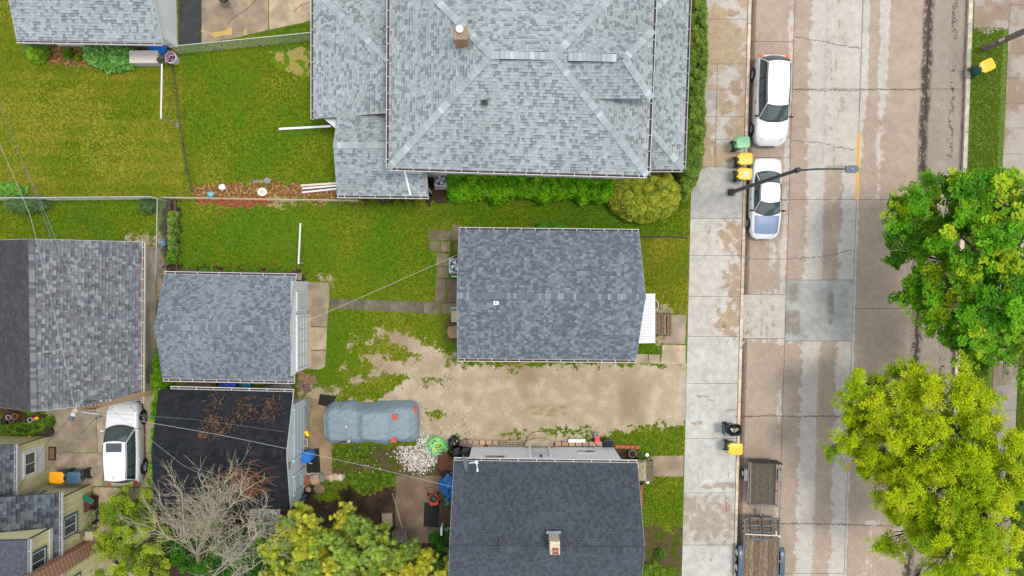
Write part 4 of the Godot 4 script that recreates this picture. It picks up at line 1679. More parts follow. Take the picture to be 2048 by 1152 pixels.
func west_garage() -> void:
	var he := 2.4
	var hr := 4.4
	var wm := mat(rgb8(224, 214, 196), 0.8, "stain", 0.3)
	var t := gable_house("garage", "wide beige garage with darker west roof slope and grey shingles", "garage", [[-125, 484], [284, 484], [282, 800], [-125, 800]], [[62, 478], [67, 823]], [[-90, 500], [312, 500], [311, 762], [-90, 762]], he, hr, GREY.dark_west, GREY.mixed, wm, false)
	gutter(t, W(284, 484, he), W(282, 806, he), Vector3(1, 0, 0), Color(0.88, 0.83, 0.78), 0.55)
	for z in [[538, 588], [676, 726]]:
		var a := W(290, z[0], 1.95)
		var b := W(290, z[1], 1.95)
		var g := Geo.new()
		g.box(Vector3(W(312, 600).x + 0.03, 1.7, (a.z + b.z) * 0.5), Vector3(0.06, 0.5, b.z - a.z))
		var w := part(t, "window", g, mat(rgb8(132, 112, 92), 0.6, "wood", 1.0), "brown boarded strip window")
		var p := Geo.new()
		p.box(Vector3(W(312, 600).x + 0.065, 1.7, (a.z + b.z) * 0.5), Vector3(0.012, 0.36, b.z - a.z - 0.16))
		part(w, "pane", p, mat(rgb8(104, 88, 76), 0.3))

func north_house() -> void:
	var he := 2.4
	var wm := white_siding()
	var t := gable_house("house", "white sided house corner with pale grey shingles by the tan patio", "house", [[-10, -330], [265, -330], [323, 84], [33, 79]], [[-5, -110], [283, -110]], [[112, -290], [347, -290], [355, 96], [118, 92]], he, 3.9, GREY.light, GREY.light, wm, true)
	gutter(t, W(33, 80, he), W(323, 85, he), Vector3(0, 0, 1), Color(0.86, 0.84, 0.87), 0.7)
	var b := W(355, 96)
	lap_boards(t, Vector3(b.x + 0.005, 0, b.z), Vector3(W(349, 0).x + 0.005, 0, -16.2), 0.0, 2.26, wm, 0.16)
	# basement hatch window in the south wall
	window(t, Vector3(W(290, 96).x, 1.2, b.z - 0.03), Vector3(1, 0, 0), 0.9, 0.9, Color(0.3, 0.28, 0.28), Color(0.84, 0.85, 0.87))

func black_garage() -> void:
	var he := 2.4
	var hr := 3.55
	var wm := mat(rgb8(196, 208, 214), 0.6, "fine", 0.8)
	var t := gable_house("garage", "garage with black roof covered in fallen twigs", "garage", [[317, 779], [586, 785], [580, 1018], [308, 1016]], [[303, 905], [572, 908]], [[376, 792], [611, 797], [608, 990], [374, 985]], he, hr, GREY.black, GREY.black, wm, true)
	gutter(t, W(340, 778, he), W(587, 784, he), Vector3(0, 0, -1), Color(0.9, 0.88, 0.88), 0.9)
	var x := W(610, 797).x + 0.01
	var z0 := W(611, 797).z
	var z1 := W(608, 990).z
	var dm := mat(rgb8(178, 194, 200), 0.55, "fine", 1.0)
	var dir := Vector3(0, 0, -1)
	var gz := lerpf(z0, z1, 0.30)
	var wdt := 2.55
	var gd := panel(t, "garage_door", Vector3(x, 1.0, gz), dir, wdt, 2.0, 0.03, dm)
	for k in 4:
		panel(gd, "door_panel", Vector3(x + 0.025, 0.27 + 0.48 * k, gz), dir, wdt - 0.1, 0.42, 0.03, dm)
	for s in [-1.0, 1.0]:
		panel(gd, "trim", Vector3(x + 0.03, 1.05, gz + s * (wdt * 0.5 + 0.07)), dir, 0.14, 2.1, 0.10, wm)
	var dz := lerpf(z0, z1, 0.80)
	var sd := panel(t, "side_door", Vector3(x, 1.0, dz), dir, 0.9, 2.0, 0.05, dm)
	panel(sd, "door_panel", Vector3(x + 0.03, 1.45, dz), dir, 0.6, 0.8, 0.03, dm)
	panel(sd, "door_panel", Vector3(x + 0.03, 0.5, dz), dir, 0.6, 0.7, 0.03, dm)
	for s in [-1.0, 1.0]:
		panel(sd, "trim", Vector3(x + 0.02, 1.03, dz + s * 0.5), dir, 0.1, 2.06, 0.10, wm)
	var kn := Geo.new()
	kn.lathe(Vector3(x + 0.03, 1.0, dz + 0.38), [Vector2(0.02, 0), Vector2(0.035, 0.03), Vector2(0, 0.06)], 8, Basis(Vector3.BACK, Vector3.RIGHT, Vector3.UP))
	part(sd, "door_knob", kn, mat(rgb8(50, 44, 44), 0.4))
	# peeling patch near the gable top
	var pp := Geo.new()
	pp.prism([Vector3(x, 0, 9.0), Vector3(x + 0.012, 0, 9.0), Vector3(x + 0.012, 0, 9.32), Vector3(x, 0, 9.36)], 2.5, 2.95)
	part(t, "bare_wood", pp, mat(rgb8(168, 146, 118), 0.9, "wood", 2.0), "peeling bare wood patch")

func south_house() -> void:
	var he := 3.5
	var hr := 5.45
	var t := gable_house("house", "white house with plain dark slate coloured roof and satellite dish", "house", [[908, 922], [1275, 927], [1270, 1270], [896, 1268]], [[899, 1097], [1290, 1101]], [[944, 893], [1226, 893], [1224, 1186], [942, 1186]], he, hr, GREY.dark, GREY.dark, mat(rgb8(236, 239, 246), 0.6, "fine", 0.8), true)
	gutter(t, W(908, 921, he), W(1275, 926, he), Vector3(0, 0, -1), Color(0.88, 0.87, 0.88), 0.85)
	var z := W(944, 893).z - 0.01
	var dir := Vector3(-1, 0, 0)
	var dm := mat(rgb8(206, 214, 218), 0.5, "fine", 1.0)
	var wm := mat(rgb8(236, 239, 246), 0.6, "fine", 0.8)
	var dx := W(1078, 893).x
	var sd := panel(t, "side_door", Vector3(dx, 1.35, z), dir, 0.95, 2.05, 0.05, dm, "pale grey side door")
	for s in [-1.0, 1.0]:
		panel(sd, "trim", Vector3(dx + s * 0.53, 1.4, z - 0.03), dir, 0.1, 2.15, 0.14, wm)
	panel(sd, "door_panel", Vector3(dx, 1.8, z - 0.03), dir, 0.6, 0.7, 0.03, dm)
	panel(sd, "door_panel", Vector3(dx, 0.85, z - 0.03), dir, 0.6, 0.7, 0.03, dm)
	var lg := Geo.new()
	lg.lathe(Vector3(dx, 2.5, z - 0.12), [Vector2(0.05, 0), Vector2(0.08, 0.1), Vector2(0.06, 0.2), Vector2(0, 0.24)], 8)
	part(sd, "porch_lamp", lg, mat(rgb8(40, 40, 44), 0.5))
	window(t, Vector3(W(992, 893).x, 2.45, z), dir, 1.0, 0.55, Color(0.62, 0.63, 0.66), Color(0.87, 0.88, 0.9))
	window(t, Vector3(W(1168, 893).x, 1.3, z), dir, 0.8, 0.45, Color(0.6, 0.6, 0.62), Color(0.84, 0.85, 0.87), 1)
	# round concrete stoop of two steps
	for k in 2:
		var g := Geo.new()
		var pts := []
		var rx: float = [0.82, 0.78][k]
		var rz: float = [0.78, 0.45][k]
		for a in 13:
			var an := PI * a / 12
			pts.append(Vector3(dx - rx * cos(an) * (1.0 if k == 1 else 0.85), 0, z - 0.06 - rz * pow(sin(an), 0.7)))
		g.prism(pts, -0.05 if k == 0 else 0.0, 0.16 if k == 0 else 0.32)
		part(t, "stoop_step", g, mat(rgb8(166, 150, 126), 0.9, "stain", 0.6))
	# chimney near the ridge with a clay flue
	var cc := W(1110, 1096, 6.3)
	var g := Geo.new()
	g.cbox(Vector3(cc.x, 5.75, cc.z), Vector3(0.46, 1.15, 0.62), 0.015)
	var ch := part(t, "chimney", g, mat(rgb8(206, 192, 166), 0.9, "coarse", 1.5), "cream rendered chimney with red clay flue")
	var fg := Geo.new()
	var fm := mat(rgb8(176, 84, 62), 0.8, "fine", 2.0)
	for s in [[-0.1, 0, 0.05, 0.26], [0.1, 0, 0.05, 0.26], [0, -0.1, 0.25, 0.05], [0, 0.1, 0.25, 0.05]]:
		fg.box(Vector3(cc.x + 0.02 + s[0], 6.36, cc.z + 0.12 + s[1]), Vector3(s[2], 0.16, s[3]))
	part(ch, "flue", fg, fm)
	vent_pipe(t, W(997, 1080, 5.35), rgb8(52, 56, 64), 0.3, 0.06, 0.26)
	var fl := Geo.new()
	fl.box(Vector3(cc.x, 5.3, cc.z - 0.36), Vector3(0.7, 0.02, 0.14))
	part(ch, "flashing", fl, mat(rgb8(104, 116, 132), 0.5))
	# front steps of pale worn planks, with an iron rail
	var pm := [mat(rgb8(186, 172, 140), 0.9, "wood", 0.9), mat(rgb8(172, 160, 130), 0.9, "wood", 0.9)]
	var ph := Geo.new()
	ph.box(W(1278, 940, 0.28), Vector3(1.5, 0.5, 1.1))
	var po := part(t, "front_steps", ph, mat(rgb8(120, 106, 84), 0.9, "wood", 1.0), "worn pale wooden front steps")
	for k in 6:
		var b := Geo.new()
		b.cbox(W(1262 + k * 6.8, 940 - (2 if k == 5 else 0), 0.56 if k < 5 else 0.3), Vector3(0.18, 0.04, 1.15), 0.006)
		part(po, "plank", b, pm[k % 2])
	var rg := Geo.new()
	var iron := mat(rgb8(72, 64, 52), 0.6, "fine", 3.0)
	rg.tube([W(1272, 921, 1.45), W(1296, 919, 1.2), W(1297, 919, 0.3)], 0.02, -1, 6)
	rg.tube([W(1272, 924, 0.75), W(1296, 923, 0.5)], 0.018, -1, 6)
	for k in 5:
		rg.tube([W(1273 + k * 5, 922, 1.42 - k * 0.05), W(1272 + k * 5, 923, 0.72 - k * 0.05)], 0.014, -1, 5)
	part(po, "hand_rail", rg, iron)
	# back stoop with dark boards and a white rail
	var bs := Geo.new()
	bs.box(W(893, 1032, 0.2), Vector3(0.75, 0.36, 1.5))
	var bk := part(t, "back_stoop", bs, mat(rgb8(80, 60, 46), 0.9, "wood", 1.0), "dark wooden back stoop with white rail")
	for k in 5:
		var b := Geo.new()
		b.cbox(W(883 + k * 4.6, 1032, 0.4), Vector3(0.12, 0.04, 1.55), 0.006)
		part(bk, "plank", b, mat(rgb8(88 + 6 * (k % 3), 68, 52), 0.9, "wood", 1.0))
	var wr := Geo.new()
	wr.cbox(W(885, 1056, 0.62), Vector3(0.1, 1.2, 0.42), 0.01)
	for y in [0.5, 0.95]:
		wr.cbox(W(895, 1059, y), Vector3(0.55, 0.08, 0.08), 0.01)
	for k in 3:
		wr.cbox(W(890 + k * 5, 1058.5, 0.72), Vector3(0.06, 0.45, 0.06), 0.008)
	part(bk, "white_rail", wr, mat(Color(0.86, 0.87, 0.9), 0.5))

func yellow_house() -> void:
	var cream := mat(rgb8(212, 206, 160), 0.75, "fine", 0.8)
	var cream2 := mat(rgb8(204, 198, 154), 0.75, "fine", 0.8)
	var teal := rgb8(52, 96, 92)
	var tealm := mat(teal, 0.6, "fine", 1.0)
	var t := thing("house", "cream yellow house with teal trim and several grey roofs", "house")
	var east := Vector3(0, 0, -1)
	# low northern wing
	var xa := W(97, 875).x
	var za0 := W(97, 872).z
	var za1 := W(96, 968).z
	var ha := 2.55
	wall_box(t, Vector3(-34, 0, za0), Vector3(-34, 0, za0 + 0.2), -0.1, ha, cream)
	wall_box(t, Vector3(xa, 0, za0), Vector3(-34, 0, za0), -0.1, ha, cream)
	wall_box(t, Vector3(xa, 0, za1), Vector3(xa, 0, za0), -0.1, ha, cream)
	var n := 13
	for k in n:
		var w := (za1 - za0) / n
		var g := Geo.new()
		g.cbox(Vector3(xa + 0.008, ha * 0.5, za0 + w * (k + 0.5)), Vector3(0.02, ha, w - 0.014), 0.005)
		part(t, "siding_board", g, cream if k % 2 else cream2)
	panel(t, "corner_trim", Vector3(xa - 0.35, ha - 0.07, za0 - 0.02), Vector3(-1, 0, 0), 0.9, 0.12, 0.06, tealm)
	var tn := Geo.new()
	tn.box(Vector3((xa - 34) * 0.5, ha - 0.06, za0 - 0.03), Vector3(xa + 34, 0.14, 0.06))
	part(t, "fascia", tn, tealm)
	# a broad white board with a sliding window in it
	var wz := lerpf(za0, za1, 0.42)
	panel(t, "window_board", Vector3(xa + 0.03, 1.3, wz), east, 1.5, 1.9, 0.03, mat(rgb8(222, 222, 222), 0.6, "fine", 1.0))
	window(t, Vector3(xa + 0.055, 1.55, wz), east, 1.15, 0.8, Color(0.86, 0.86, 0.86), Color(0.84, 0.84, 0.84))
	var ra := [W(27, 1004, 2.75), W(28, 890, 2.75), Vector3(-34, 3.6, W(28, 890, 2.75).z), Vector3(-34, 3.6, W(27, 1004, 2.75).z)]
	# taller eastern block
	var xb := W(183, 968).x
	var zb0 := W(183, 968).z
	var zb1 := 19.0
	var hb := 2.75
	wall_box(t, Vector3(xb, 0, zb0), Vector3(-34, 0, zb0), -0.1, hb, cream)
	wall_box(t, Vector3(xb, 0, zb1), Vector3(xb, 0, zb0), -0.1, hb, cream)
	n = 38
	for k in n:
		var w := (zb1 - zb0) / n
		var g := Geo.new()
		g.cbox(Vector3(xb + 0.008, hb * 0.5, zb0 + w * (k + 0.5)), Vector3(0.02, hb, w - 0.014), 0.005)
		part(t, "siding_board", g, cream if k % 2 else cream2)
	var tb := Geo.new()
	tb.box(Vector3(xb - 4.0, hb - 0.02, zb0 - 0.03), Vector3(8.1, 0.16, 0.07))
	part(t, "fascia", tb, tealm)
	window(t, Vector3(xb + 0.03, 1.9, W(130, 1060, 1.9).z - 0.25), east, 0.95, 1.0, Color(0.84, 0.84, 0.84), teal)
	window(t, Vector3(xb + 0.03, 1.6, 15.9), east, 0.95, 1.0, Color(0.84, 0.84, 0.84), teal)
	window(t, Vector3(-25.6, 1.9, zb0 - 0.03), Vector3(-1, 0, 0), 1.2, 0.9, Color(0.84, 0.84, 0.84), teal)
	var vb := Geo.new()
	vb.cbox(Vector3(xb + 0.12, 1.3, 13.3), Vector3(0.22, 0.3, 0.34), 0.02)
	part(t, "dryer_vent", vb, mat(rgb8(150, 142, 118), 0.5, "fine", 2.0))
	var rb := [W(118, 1240, hb + 0.1), W(118, 986, hb + 0.1), Vector3(-34, hb + 3.4, W(118, 986, hb + 0.1).z), Vector3(-34, hb + 3.4, W(118, 1240, hb + 0.1).z)]
	# upper dormer block with its own dark flat roof
	var xc := -23.62
	var zc0 := 12.3
	var hc := 4.85
	wall_box(t, Vector3(xc, 0, 19), Vector3(xc, 0, zc0), 2.6, hc, cream)
	wall_box(t, Vector3(xc, 0, zc0), Vector3(-34, 0, zc0), 2.6, hc, cream)
	n = 22
	for k in n:
		var w := (19 - zc0) / n
		var g := Geo.new()
		g.cbox(Vector3(xc + 0.008, (2.6 + hc) * 0.5, zc0 + w * (k + 0.5)), Vector3(0.02, hc - 2.6, w - 0.014), 0.005)
		part(t, "siding_board", g, cream if k % 2 else cream2)
	var fl := Geo.new()
	fl.box(Vector3(xc + 0.05, 3.0, 15.6), Vector3(0.06, 0.26, 6.6))
	part(t, "flashing", fl, mat(rgb8(206, 206, 204), 0.5, "speck", 2.0))
	var tc := Geo.new()
	tc.box(Vector3(xc - 5, hc - 0.05, zc0 - 0.03), Vector3(10.1, 0.14, 0.07))
	part(t, "fascia", tc, tealm)
	window(t, Vector3(xc + 0.03, 4.0, 13.6), east, 1.0, 1.1, Color(0.84, 0.84, 0.84), teal)
	var rc := [W(55, 1260, hc + 0.1), W(55, 1080, hc + 0.1), Vector3(-34, hc + 0.7, W(55, 1080, hc + 0.1).z), Vector3(-34, hc + 0.7, W(55, 1260, hc + 0.1).z)]
	var roof := deck(t, [ra, rb, rc], rgb8(60, 62, 68))
	roof_start()
	facet(ra, GREY.slate)
	facet(rb, GREY.slate)
	roof_end(roof, GREY.slate)
	var m := mat(rgb8(66, 70, 84), 0.8, "coarse", 0.6)
	var g2 := Geo.new()
	var top := []
	for p in rc:
		top.append(p + Vector3.UP * 0.01)
	g2.fan(top if (top[1] - top[0]).cross(top[2] - top[0]).y > 0 else [top[0], top[3], top[2], top[1]])
	part(roof, "roofing_felt", g2, m)
	gutter(t, ra[0], ra[1], Vector3(1, 0, 0), Color(0.74, 0.76, 0.78), 0.6)
	gutter(t, rb[0], rb[1], Vector3(1, 0, 0), Color(0.78, 0.79, 0.8), 0.6)
	gutter(t, rc[0], rc[1], Vector3(1, 0, 0), Color(0.74, 0.78, 0.8), 0.9)
	# outside brick chimney on the east wall
	brick_chimney(t, Vector3(xb + 0.24, 0, W(183, 1086).z), 0.44, 0.8, 0.0, 5.6, rgb8(158, 120, 96), rgb8(176, 168, 150), 0.09)
	var sh := Geo.new()
	sh.cbox(Vector3(xb + 0.3, 0.4, W(183, 1062).z), Vector3(0.5, 0.8, 0.5), 0.03)
	part(t, "ash_box", sh, mat(rgb8(190, 178, 156), 0.9, "coarse", 1.0))

# ---------------------------------------------------------------- vehicles
func lerp_station(st: Array, s: float) -> Array:
	for k in st.size() - 1:
		if s <= st[k + 1][0] or k == st.size() - 2:
			var t := clampf((s - st[k][0]) / (st[k + 1][0] - st[k][0]), 0, 1)
			var o := []
			for i in st[k].size():
				o.append(lerpf(st[k][i], st[k + 1][i], t))
			return o
	return st[0]

func section(q: Array, l: float) -> Array:
	# one cross section of the lower body, right side to left over the top; q: s, half width, sill, belt, top
	var w: float = q[1]
	var z: float = q[0] - l * 0.5
	var half := [[0.0, q[2]], [w * 0.86, q[2]], [w * 0.97, q[2] + 0.07], [w, lerpf(q[2], q[3], 0.5)], [w * 0.985, lerpf(q[2], q[3], 0.85)], [w * 0.95, q[3]], [w * 0.86, lerpf(q[3], q[4], 0.6)], [w * 0.6, lerpf(q[3], q[4], 0.9)], [w * 0.3, lerpf(q[3], q[4], 0.98)]]
	var o := []
	for p in half:
		o.append(Vector3(p[0], p[1], z))
	o.append(Vector3(0, q[4], z))
	for k in range(half.size() - 1, -1, -1):
		o.append(Vector3(-half[k][0], half[k][1], z))
	return o

func make_car(p: Dictionary, called: String, label: String, at: Vector3, turn: float) -> Node3D:
	var t := thing(called, label, p.category, at, turn)
	var l: float = p.l
	var body_m := paint(p.paint)
	var black := mat(Color(0.055, 0.055, 0.06), 0.6)
	var dark := mat(Color(0.11, 0.11, 0.13), 0.4)
	var st: Array = p.st
	var g := Geo.new()
	var rows := []
	var n := 44
	for k in n + 1:
		rows.append(section(lerp_station(st, l * k / n), l))
	g.sheet(rows)
	var f: Array = rows[n].duplicate()
	g.fan(f)
	var r: Array = rows[0].duplicate()
	r.reverse()
	g.fan(r)
	var body := part(t, "body", g, body_m)
	# bonnet panel, standing a little proud of the body
	var top_at := func(s: float, a: float, up: float) -> Vector3:
		var q := lerp_station(st, s)
		var aa := absf(a)
		var y: float
		if aa < 0.3:
			y = lerpf(q[4], lerpf(q[3], q[4], 0.98), aa / 0.3)
		elif aa < 0.6:
			y = lerpf(lerpf(q[3], q[4], 0.98), lerpf(q[3], q[4], 0.9), (aa - 0.3) / 0.3)
		else:
			y = lerpf(lerpf(q[3], q[4], 0.9), lerpf(q[3], q[4], 0.6), (aa - 0.6) / 0.26)
		return Vector3(q[1] * a, y + up, s - l * 0.5)
	var hood := Geo.new()
	rows = []
	for k in 9:
		var row := []
		var s: float = lerpf(p.bf - 0.02, l - p.nose, k / 8.0)
		for j in 11:
			var a := lerpf(0.80, -0.80, j / 10.0)
			row.append(top_at.call(s - 0.10 * a * a * (k / 8.0), a, 0.022))
		rows.append(row)
	hood.sheet(rows)
	for k in 8:
		hood.quad(rows[k][0] - Vector3(0, 0.02, 0), rows[k + 1][0] - Vector3(0, 0.02, 0), rows[k + 1][0], rows[k][0])
		hood.quad(rows[k + 1][10] - Vector3(0, 0.02, 0), rows[k][10] - Vector3(0, 0.02, 0), rows[k][10], rows[k + 1][10])
	part(t, "bonnet", hood, paint(p.get("hood", p.paint)), p.get("hood_label", ""))
	# cabin
	var yb: float = p.belt
	var yr: float = p.roof
	var cr: float = p.get("crown", 0.05)
	var front := func(a: float, v: float) -> Vector3:
		var b := Vector3(a * p.wbf, yb + p.get("cowl", 0.0) * (1 - a * a), p.bf - l * 0.5 - 0.22 * a * a)
		var u := Vector3(a * p.wrf, yr + cr * (1 - a * a) - 0.02, p.rf - l * 0.5 - 0.10 * a * a)
		return b.lerp(u, v) + Vector3(0, 0.03, 0.03) * sin(PI * v)
	var back := func(a: float, v: float) -> Vector3:
		var b := Vector3(a * p.wbr, yb, p.br - l * 0.5 + 0.16 * a * a)
		var u := Vector3(a * p.wrr, yr + cr * (1 - a * a) - 0.02, p.rr - l * 0.5 + 0.07 * a * a)
		return b.lerp(u, v) + Vector3(0, 0.02, -0.03) * sin(PI * v)
	var side := func(c: float, v: float, sg: float) -> Vector3:
		var b := Vector3(sg * (lerpf(p.wbr, p.wbf, c) + 0.03 * sin(PI * c)), yb, lerpf(p.br + 0.16, p.bf - 0.22, c) - l * 0.5)
		var u := Vector3(sg * (lerpf(p.wrr, p.wrf, c) + 0.03 * sin(PI * c)), yr - 0.02, lerpf(p.rr + 0.07, p.rf - 0.10, c) - l * 0.5)
		return b.lerp(u, v) + Vector3(sg * 0.03, 0, 0) * sin(PI * v)
	var cab := Geo.new()
	var patch := func(q: Geo, fn: Callable, u0: float, u1: float, v0: float, v1: float, off: Vector3, nu: int) -> void:
		var rs := []
		for k in 7:
			var row := []
			for j in nu + 1:
				row.append(fn.call(lerpf(u0, u1, float(j) / nu), lerpf(v0, v1, k / 6.0)) + off)
			rs.append(row)
		q.sheet(rs)
	var right := func(c: float, v: float) -> Vector3: return side.call(c, v, 1.0)
	var left := func(c: float, v: float) -> Vector3: return side.call(c, v, -1.0)
	patch.call(cab, front, -1.0, 1.0, 0.0, 1.0, Vector3.ZERO, 10)
	patch.call(cab, back, 1.0, -1.0, 0.0, 1.0, Vector3.ZERO, 10)
	patch.call(cab, right, 1.0, 0.0, 0.0, 1.0, Vector3.ZERO, 10)
	patch.call(cab, left, 0.0, 1.0, 0.0, 1.0, Vector3.ZERO, 10)
	var rr_ := []
	for k in 11:
		var c := k / 10.0
		var row := []
		for j in 11:
			var a := lerpf(1.0, -1.0, j / 10.0)
			var bp: Vector3 = back.call(a, 1.0)
			var fp: Vector3 = front.call(a, 1.0)
			var q := bp.lerp(fp, c)
			q.x = a * (lerpf(p.wrr, p.wrf, c) + 0.03 * sin(PI * c))
			q.y += 0.025 * sin(PI * c)
			row.append(q)
		rr_.append(row)
	cab.sheet(rr_)
	part(t, "cabin", cab, body_m)
	# glass
	var gl := glass()
	var wg := Geo.new()
	patch.call(wg, front, -0.90, 0.90, 0.05, 0.94, Vector3(0, 0.010, 0.012), 10)
	part(t, "windscreen", wg, gl)
	var fr := Geo.new()
	patch.call(fr, front, -0.97, 0.97, 0.005, 0.985, Vector3(0, 0.005, 0.006), 10)
	patch.call(fr, back, 0.95, -0.95, 0.06, 0.97, Vector3(0, 0.005, -0.006), 10)
	patch.call(fr, right, 0.985, 0.02, 0.04, 0.95, Vector3(0.006, 0.002, 0), 10)
	patch.call(fr, left, 0.02, 0.985, 0.04, 0.95, Vector3(-0.006, 0.002, 0), 10)
	part(t, "window_trim", fr, mat(Color(0.15, 0.15, 0.2), 0.5))
	var rg := Geo.new()
	patch.call(rg, back, 0.86, -0.86, 0.14, 0.90, Vector3(0, 0.010, -0.012), 10)
	part(t, "rear_window", rg, gl)
	for sg in [1.0, -1.0]:
		for wdw in p.windows:
			var q := Geo.new()
			var fn: Callable = right if sg > 0 else left
			if sg > 0:
				patch.call(q, fn, wdw[1], wdw[0], 0.10, 0.88, Vector3(sg * 0.012, 0.004, 0), 6)
			else:
				patch.call(q, fn, wdw[0], wdw[1], 0.10, 0.88, Vector3(sg * 0.012, 0.004, 0), 6)
			part(t, "side_window", q, gl)
		# dark drip rail along the roof edge
		var dr := Geo.new()
		var line := []
		for k in 9:
			line.append(side.call(0.02 + 0.96 * k / 8.0, 1.0, sg) + Vector3(-sg * 0.015, 0.03, 0))
		dr.tube(line, p.get("rail", 0.014), -1, 6)
		part(t, "roof_rail", dr, mat(p.get("rail_tone", Color(0.16, 0.16, 0.22)), 0.5))
		# door mirror
		var mr := Geo.new()
		var mp: Vector3 = side.call(0.96, 0.0, sg) + Vector3(sg * 0.14, 0.07, 0.02)
		mr.blob(mp, Vector3(0.13, 0.075, 0.06), 5, 0.1, 6, 10)
		mr.tube([mp, mp - Vector3(sg * 0.16, 0.05, 0)], 0.025, -1, 6)
		part(t, "mirror", mr, mat(p.get("mirror", Color(0.08, 0.08, 0.09)), 0.4))
		# door handles and door seams
		for c in p.doors:
			var q: Vector3 = side.call(c, 0.0, sg)
			var hn := Geo.new()
			var w2: Array = lerp_station(st, q.z + l * 0.5)
			hn.cbox(Vector3(sg * (w2[1] * 0.985 + 0.012), lerpf(w2[2], w2[3], 0.86), q.z), Vector3(0.03, 0.035, 0.17), 0.01)
			part(t, "door_handle", hn, mat(p.get("handle", Color(0.12, 0.12, 0.13)), 0.4))
		# lamps
		var hl := Geo.new()
		var qa := lerp_station(st, l - p.nose - 0.02)
		var rows2 := []
		for k in 4:
			var row := []
			for j in 4:
				row.append(top_at.call(l - p.nose + 0.02 + 0.10 * k / 3.0 - 0.22 * (j / 3.0), sg * lerpf(0.55, 0.86, j / 3.0), 0.012))
			if sg > 0:
				row.reverse()
			rows2.append(row)
		hl.sheet(rows2)
		part(t, "headlight", hl, mat(Color(0.62, 0.65, 0.68), 0.08, "", 1.0, 0.0, 0.7))
		var tl := Geo.new()
		var q3 := lerp_station(st, 0.16)
		tl.cbox(Vector3(sg * (q3[1] - 0.155), p.tail_y - 0.10, -l * 0.5 + 0.17), Vector3(0.2, p.tail_h, 0.2), 0.03)
		part(t, "tail_light", tl, mat(p.tail, 0.15, "", 1.0, 0.0, 0.6))
	# wheels in dark arches
	for wz in p.axles:
		for sg in [1.0, -1.0]:
			var q := lerp_station(st, wz)
			var hw: float = q[1]
			var z: float = wz - l * 0.5
			var bs := Basis(Vector3(0, 0, sg), Vector3(sg, 0, 0), Vector3(0, 1, 0))
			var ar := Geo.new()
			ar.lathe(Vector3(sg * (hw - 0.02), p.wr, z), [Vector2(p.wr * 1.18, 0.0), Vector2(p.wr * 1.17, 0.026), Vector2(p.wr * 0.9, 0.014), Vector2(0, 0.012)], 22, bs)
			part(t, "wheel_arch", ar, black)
			var wh := Node3D.new()
			wh.name = "wheel"
			t.add_child(wh, true)
			wh.position = Vector3(sg * (hw - 0.06), p.wr, z)
			var ty := Geo.new()
			ty.lathe(Vector3.ZERO, [Vector2(p.wr * 0.62, -0.08), Vector2(p.wr * 0.95, -0.09), Vector2(p.wr, -0.04), Vector2(p.wr, 0.06), Vector2(p.wr * 0.95, 0.10), Vector2(p.wr * 0.66, 0.105)], 22, bs)
			part(wh, "tyre", ty, mat(Color(0.06, 0.06, 0.065), 0.85))
			var rm := Geo.new()
			rm.lathe(Vector3.ZERO, [Vector2(p.wr * 0.68, 0.09), Vector2(p.wr * 0.64, 0.108), Vector2(p.wr * 0.58, 0.085), Vector2(p.wr * 0.2, 0.07), Vector2(p.wr * 0.16, 0.10), Vector2(0, 0.102)], 20, bs)
			for k in 5:
				var an := TAU * k / 5
				var d := bs * Vector3(cos(an), 0, -sin(an))
				rm.tube([bs * Vector3(0, 0.095, 0) + d * p.wr * 0.12, bs * Vector3(0, 0.1, 0) + d * p.wr * 0.62], 0.032, -1, 5)
			part(wh, "rim", rm, mat(Color(0.55, 0.56, 0.58), 0.3, "", 1.0, 0.7))
	# wipers and body seams
	var sm := mat(Color(0.14, 0.14, 0.16), 0.6)
	for a in [-0.62, 0.05]:
		var wp := Geo.new()
		wp.tube([front.call(a, 0.03) + Vector3(0, 0.03, 0.02), front.call(a + 0.3, 0.09) + Vector3(0, 0.03, 0.02), front.call(a + 0.62, 0.11) + Vector3(0, 0.03, 0.02)], 0.011, -1, 5)
		part(t, "wiper", wp, sm)
	for c in [0.02, 0.36, 0.68, 0.97]:
		for sg in [1.0, -1.0]:
			var q: Vector3 = side.call(c, 0.0, sg)
			var w2: Array = lerp_station(st, q.z + l * 0.5)
			var se := Geo.new()
			var line := []
			for v in [0.12, 0.5, 0.85, 0.98]:
				line.append(Vector3(sg * w2[1] * [0.975, 1.0, 0.985, 0.955][line.size()], lerpf(w2[2], w2[3], v), q.z))
			se.tube(line, 0.007, -1, 4)
			part(t, "door_seam", se, sm)
	# grille, bumper strip, plates and roof aerial
	var gr := Geo.new()
	var qn := lerp_station(st, l - 0.03)
	gr.cbox(Vector3(0, lerpf(qn[2], qn[4], 0.62), l * 0.5 - 0.005), Vector3(qn[1] * 1.1, 0.12, 0.04), 0.01)
	part(t, "grille", gr, dark)
	var fp := Geo.new()
	fp.cbox(Vector3(0, 0.45, -l * 0.5 - 0.005), Vector3(0.31, 0.15, 0.02), 0.004)
	part(t, "licence_plate", fp, mat(rgb8(214, 214, 206), 0.5))
	if p.has("aerial"):
		var ae := Geo.new()
		ae.tube([Vector3(0, yr + cr, p.aerial - l * 0.5), Vector3(0.03, yr + cr + 0.12, p.aerial - l * 0.5 - 0.15)], 0.012, 0.006, 5)
		part(t, "aerial", ae, black)
	if p.has("ribs"):
		for k in p.ribs:
			var rb := Geo.new()
			var a := lerpf(-0.62, 0.62, float(k) / (p.ribs - 1))
			rb.cbox(Vector3(a * p.wrr, yr + cr * (1 - a * a) + 0.0, (p.rr + p.rf) * 0.5 - l * 0.5), Vector3(0.04, 0.03, (p.rf - p.rr) * 0.82), 0.01)
			part(t, "roof_rib", rb, body_m)
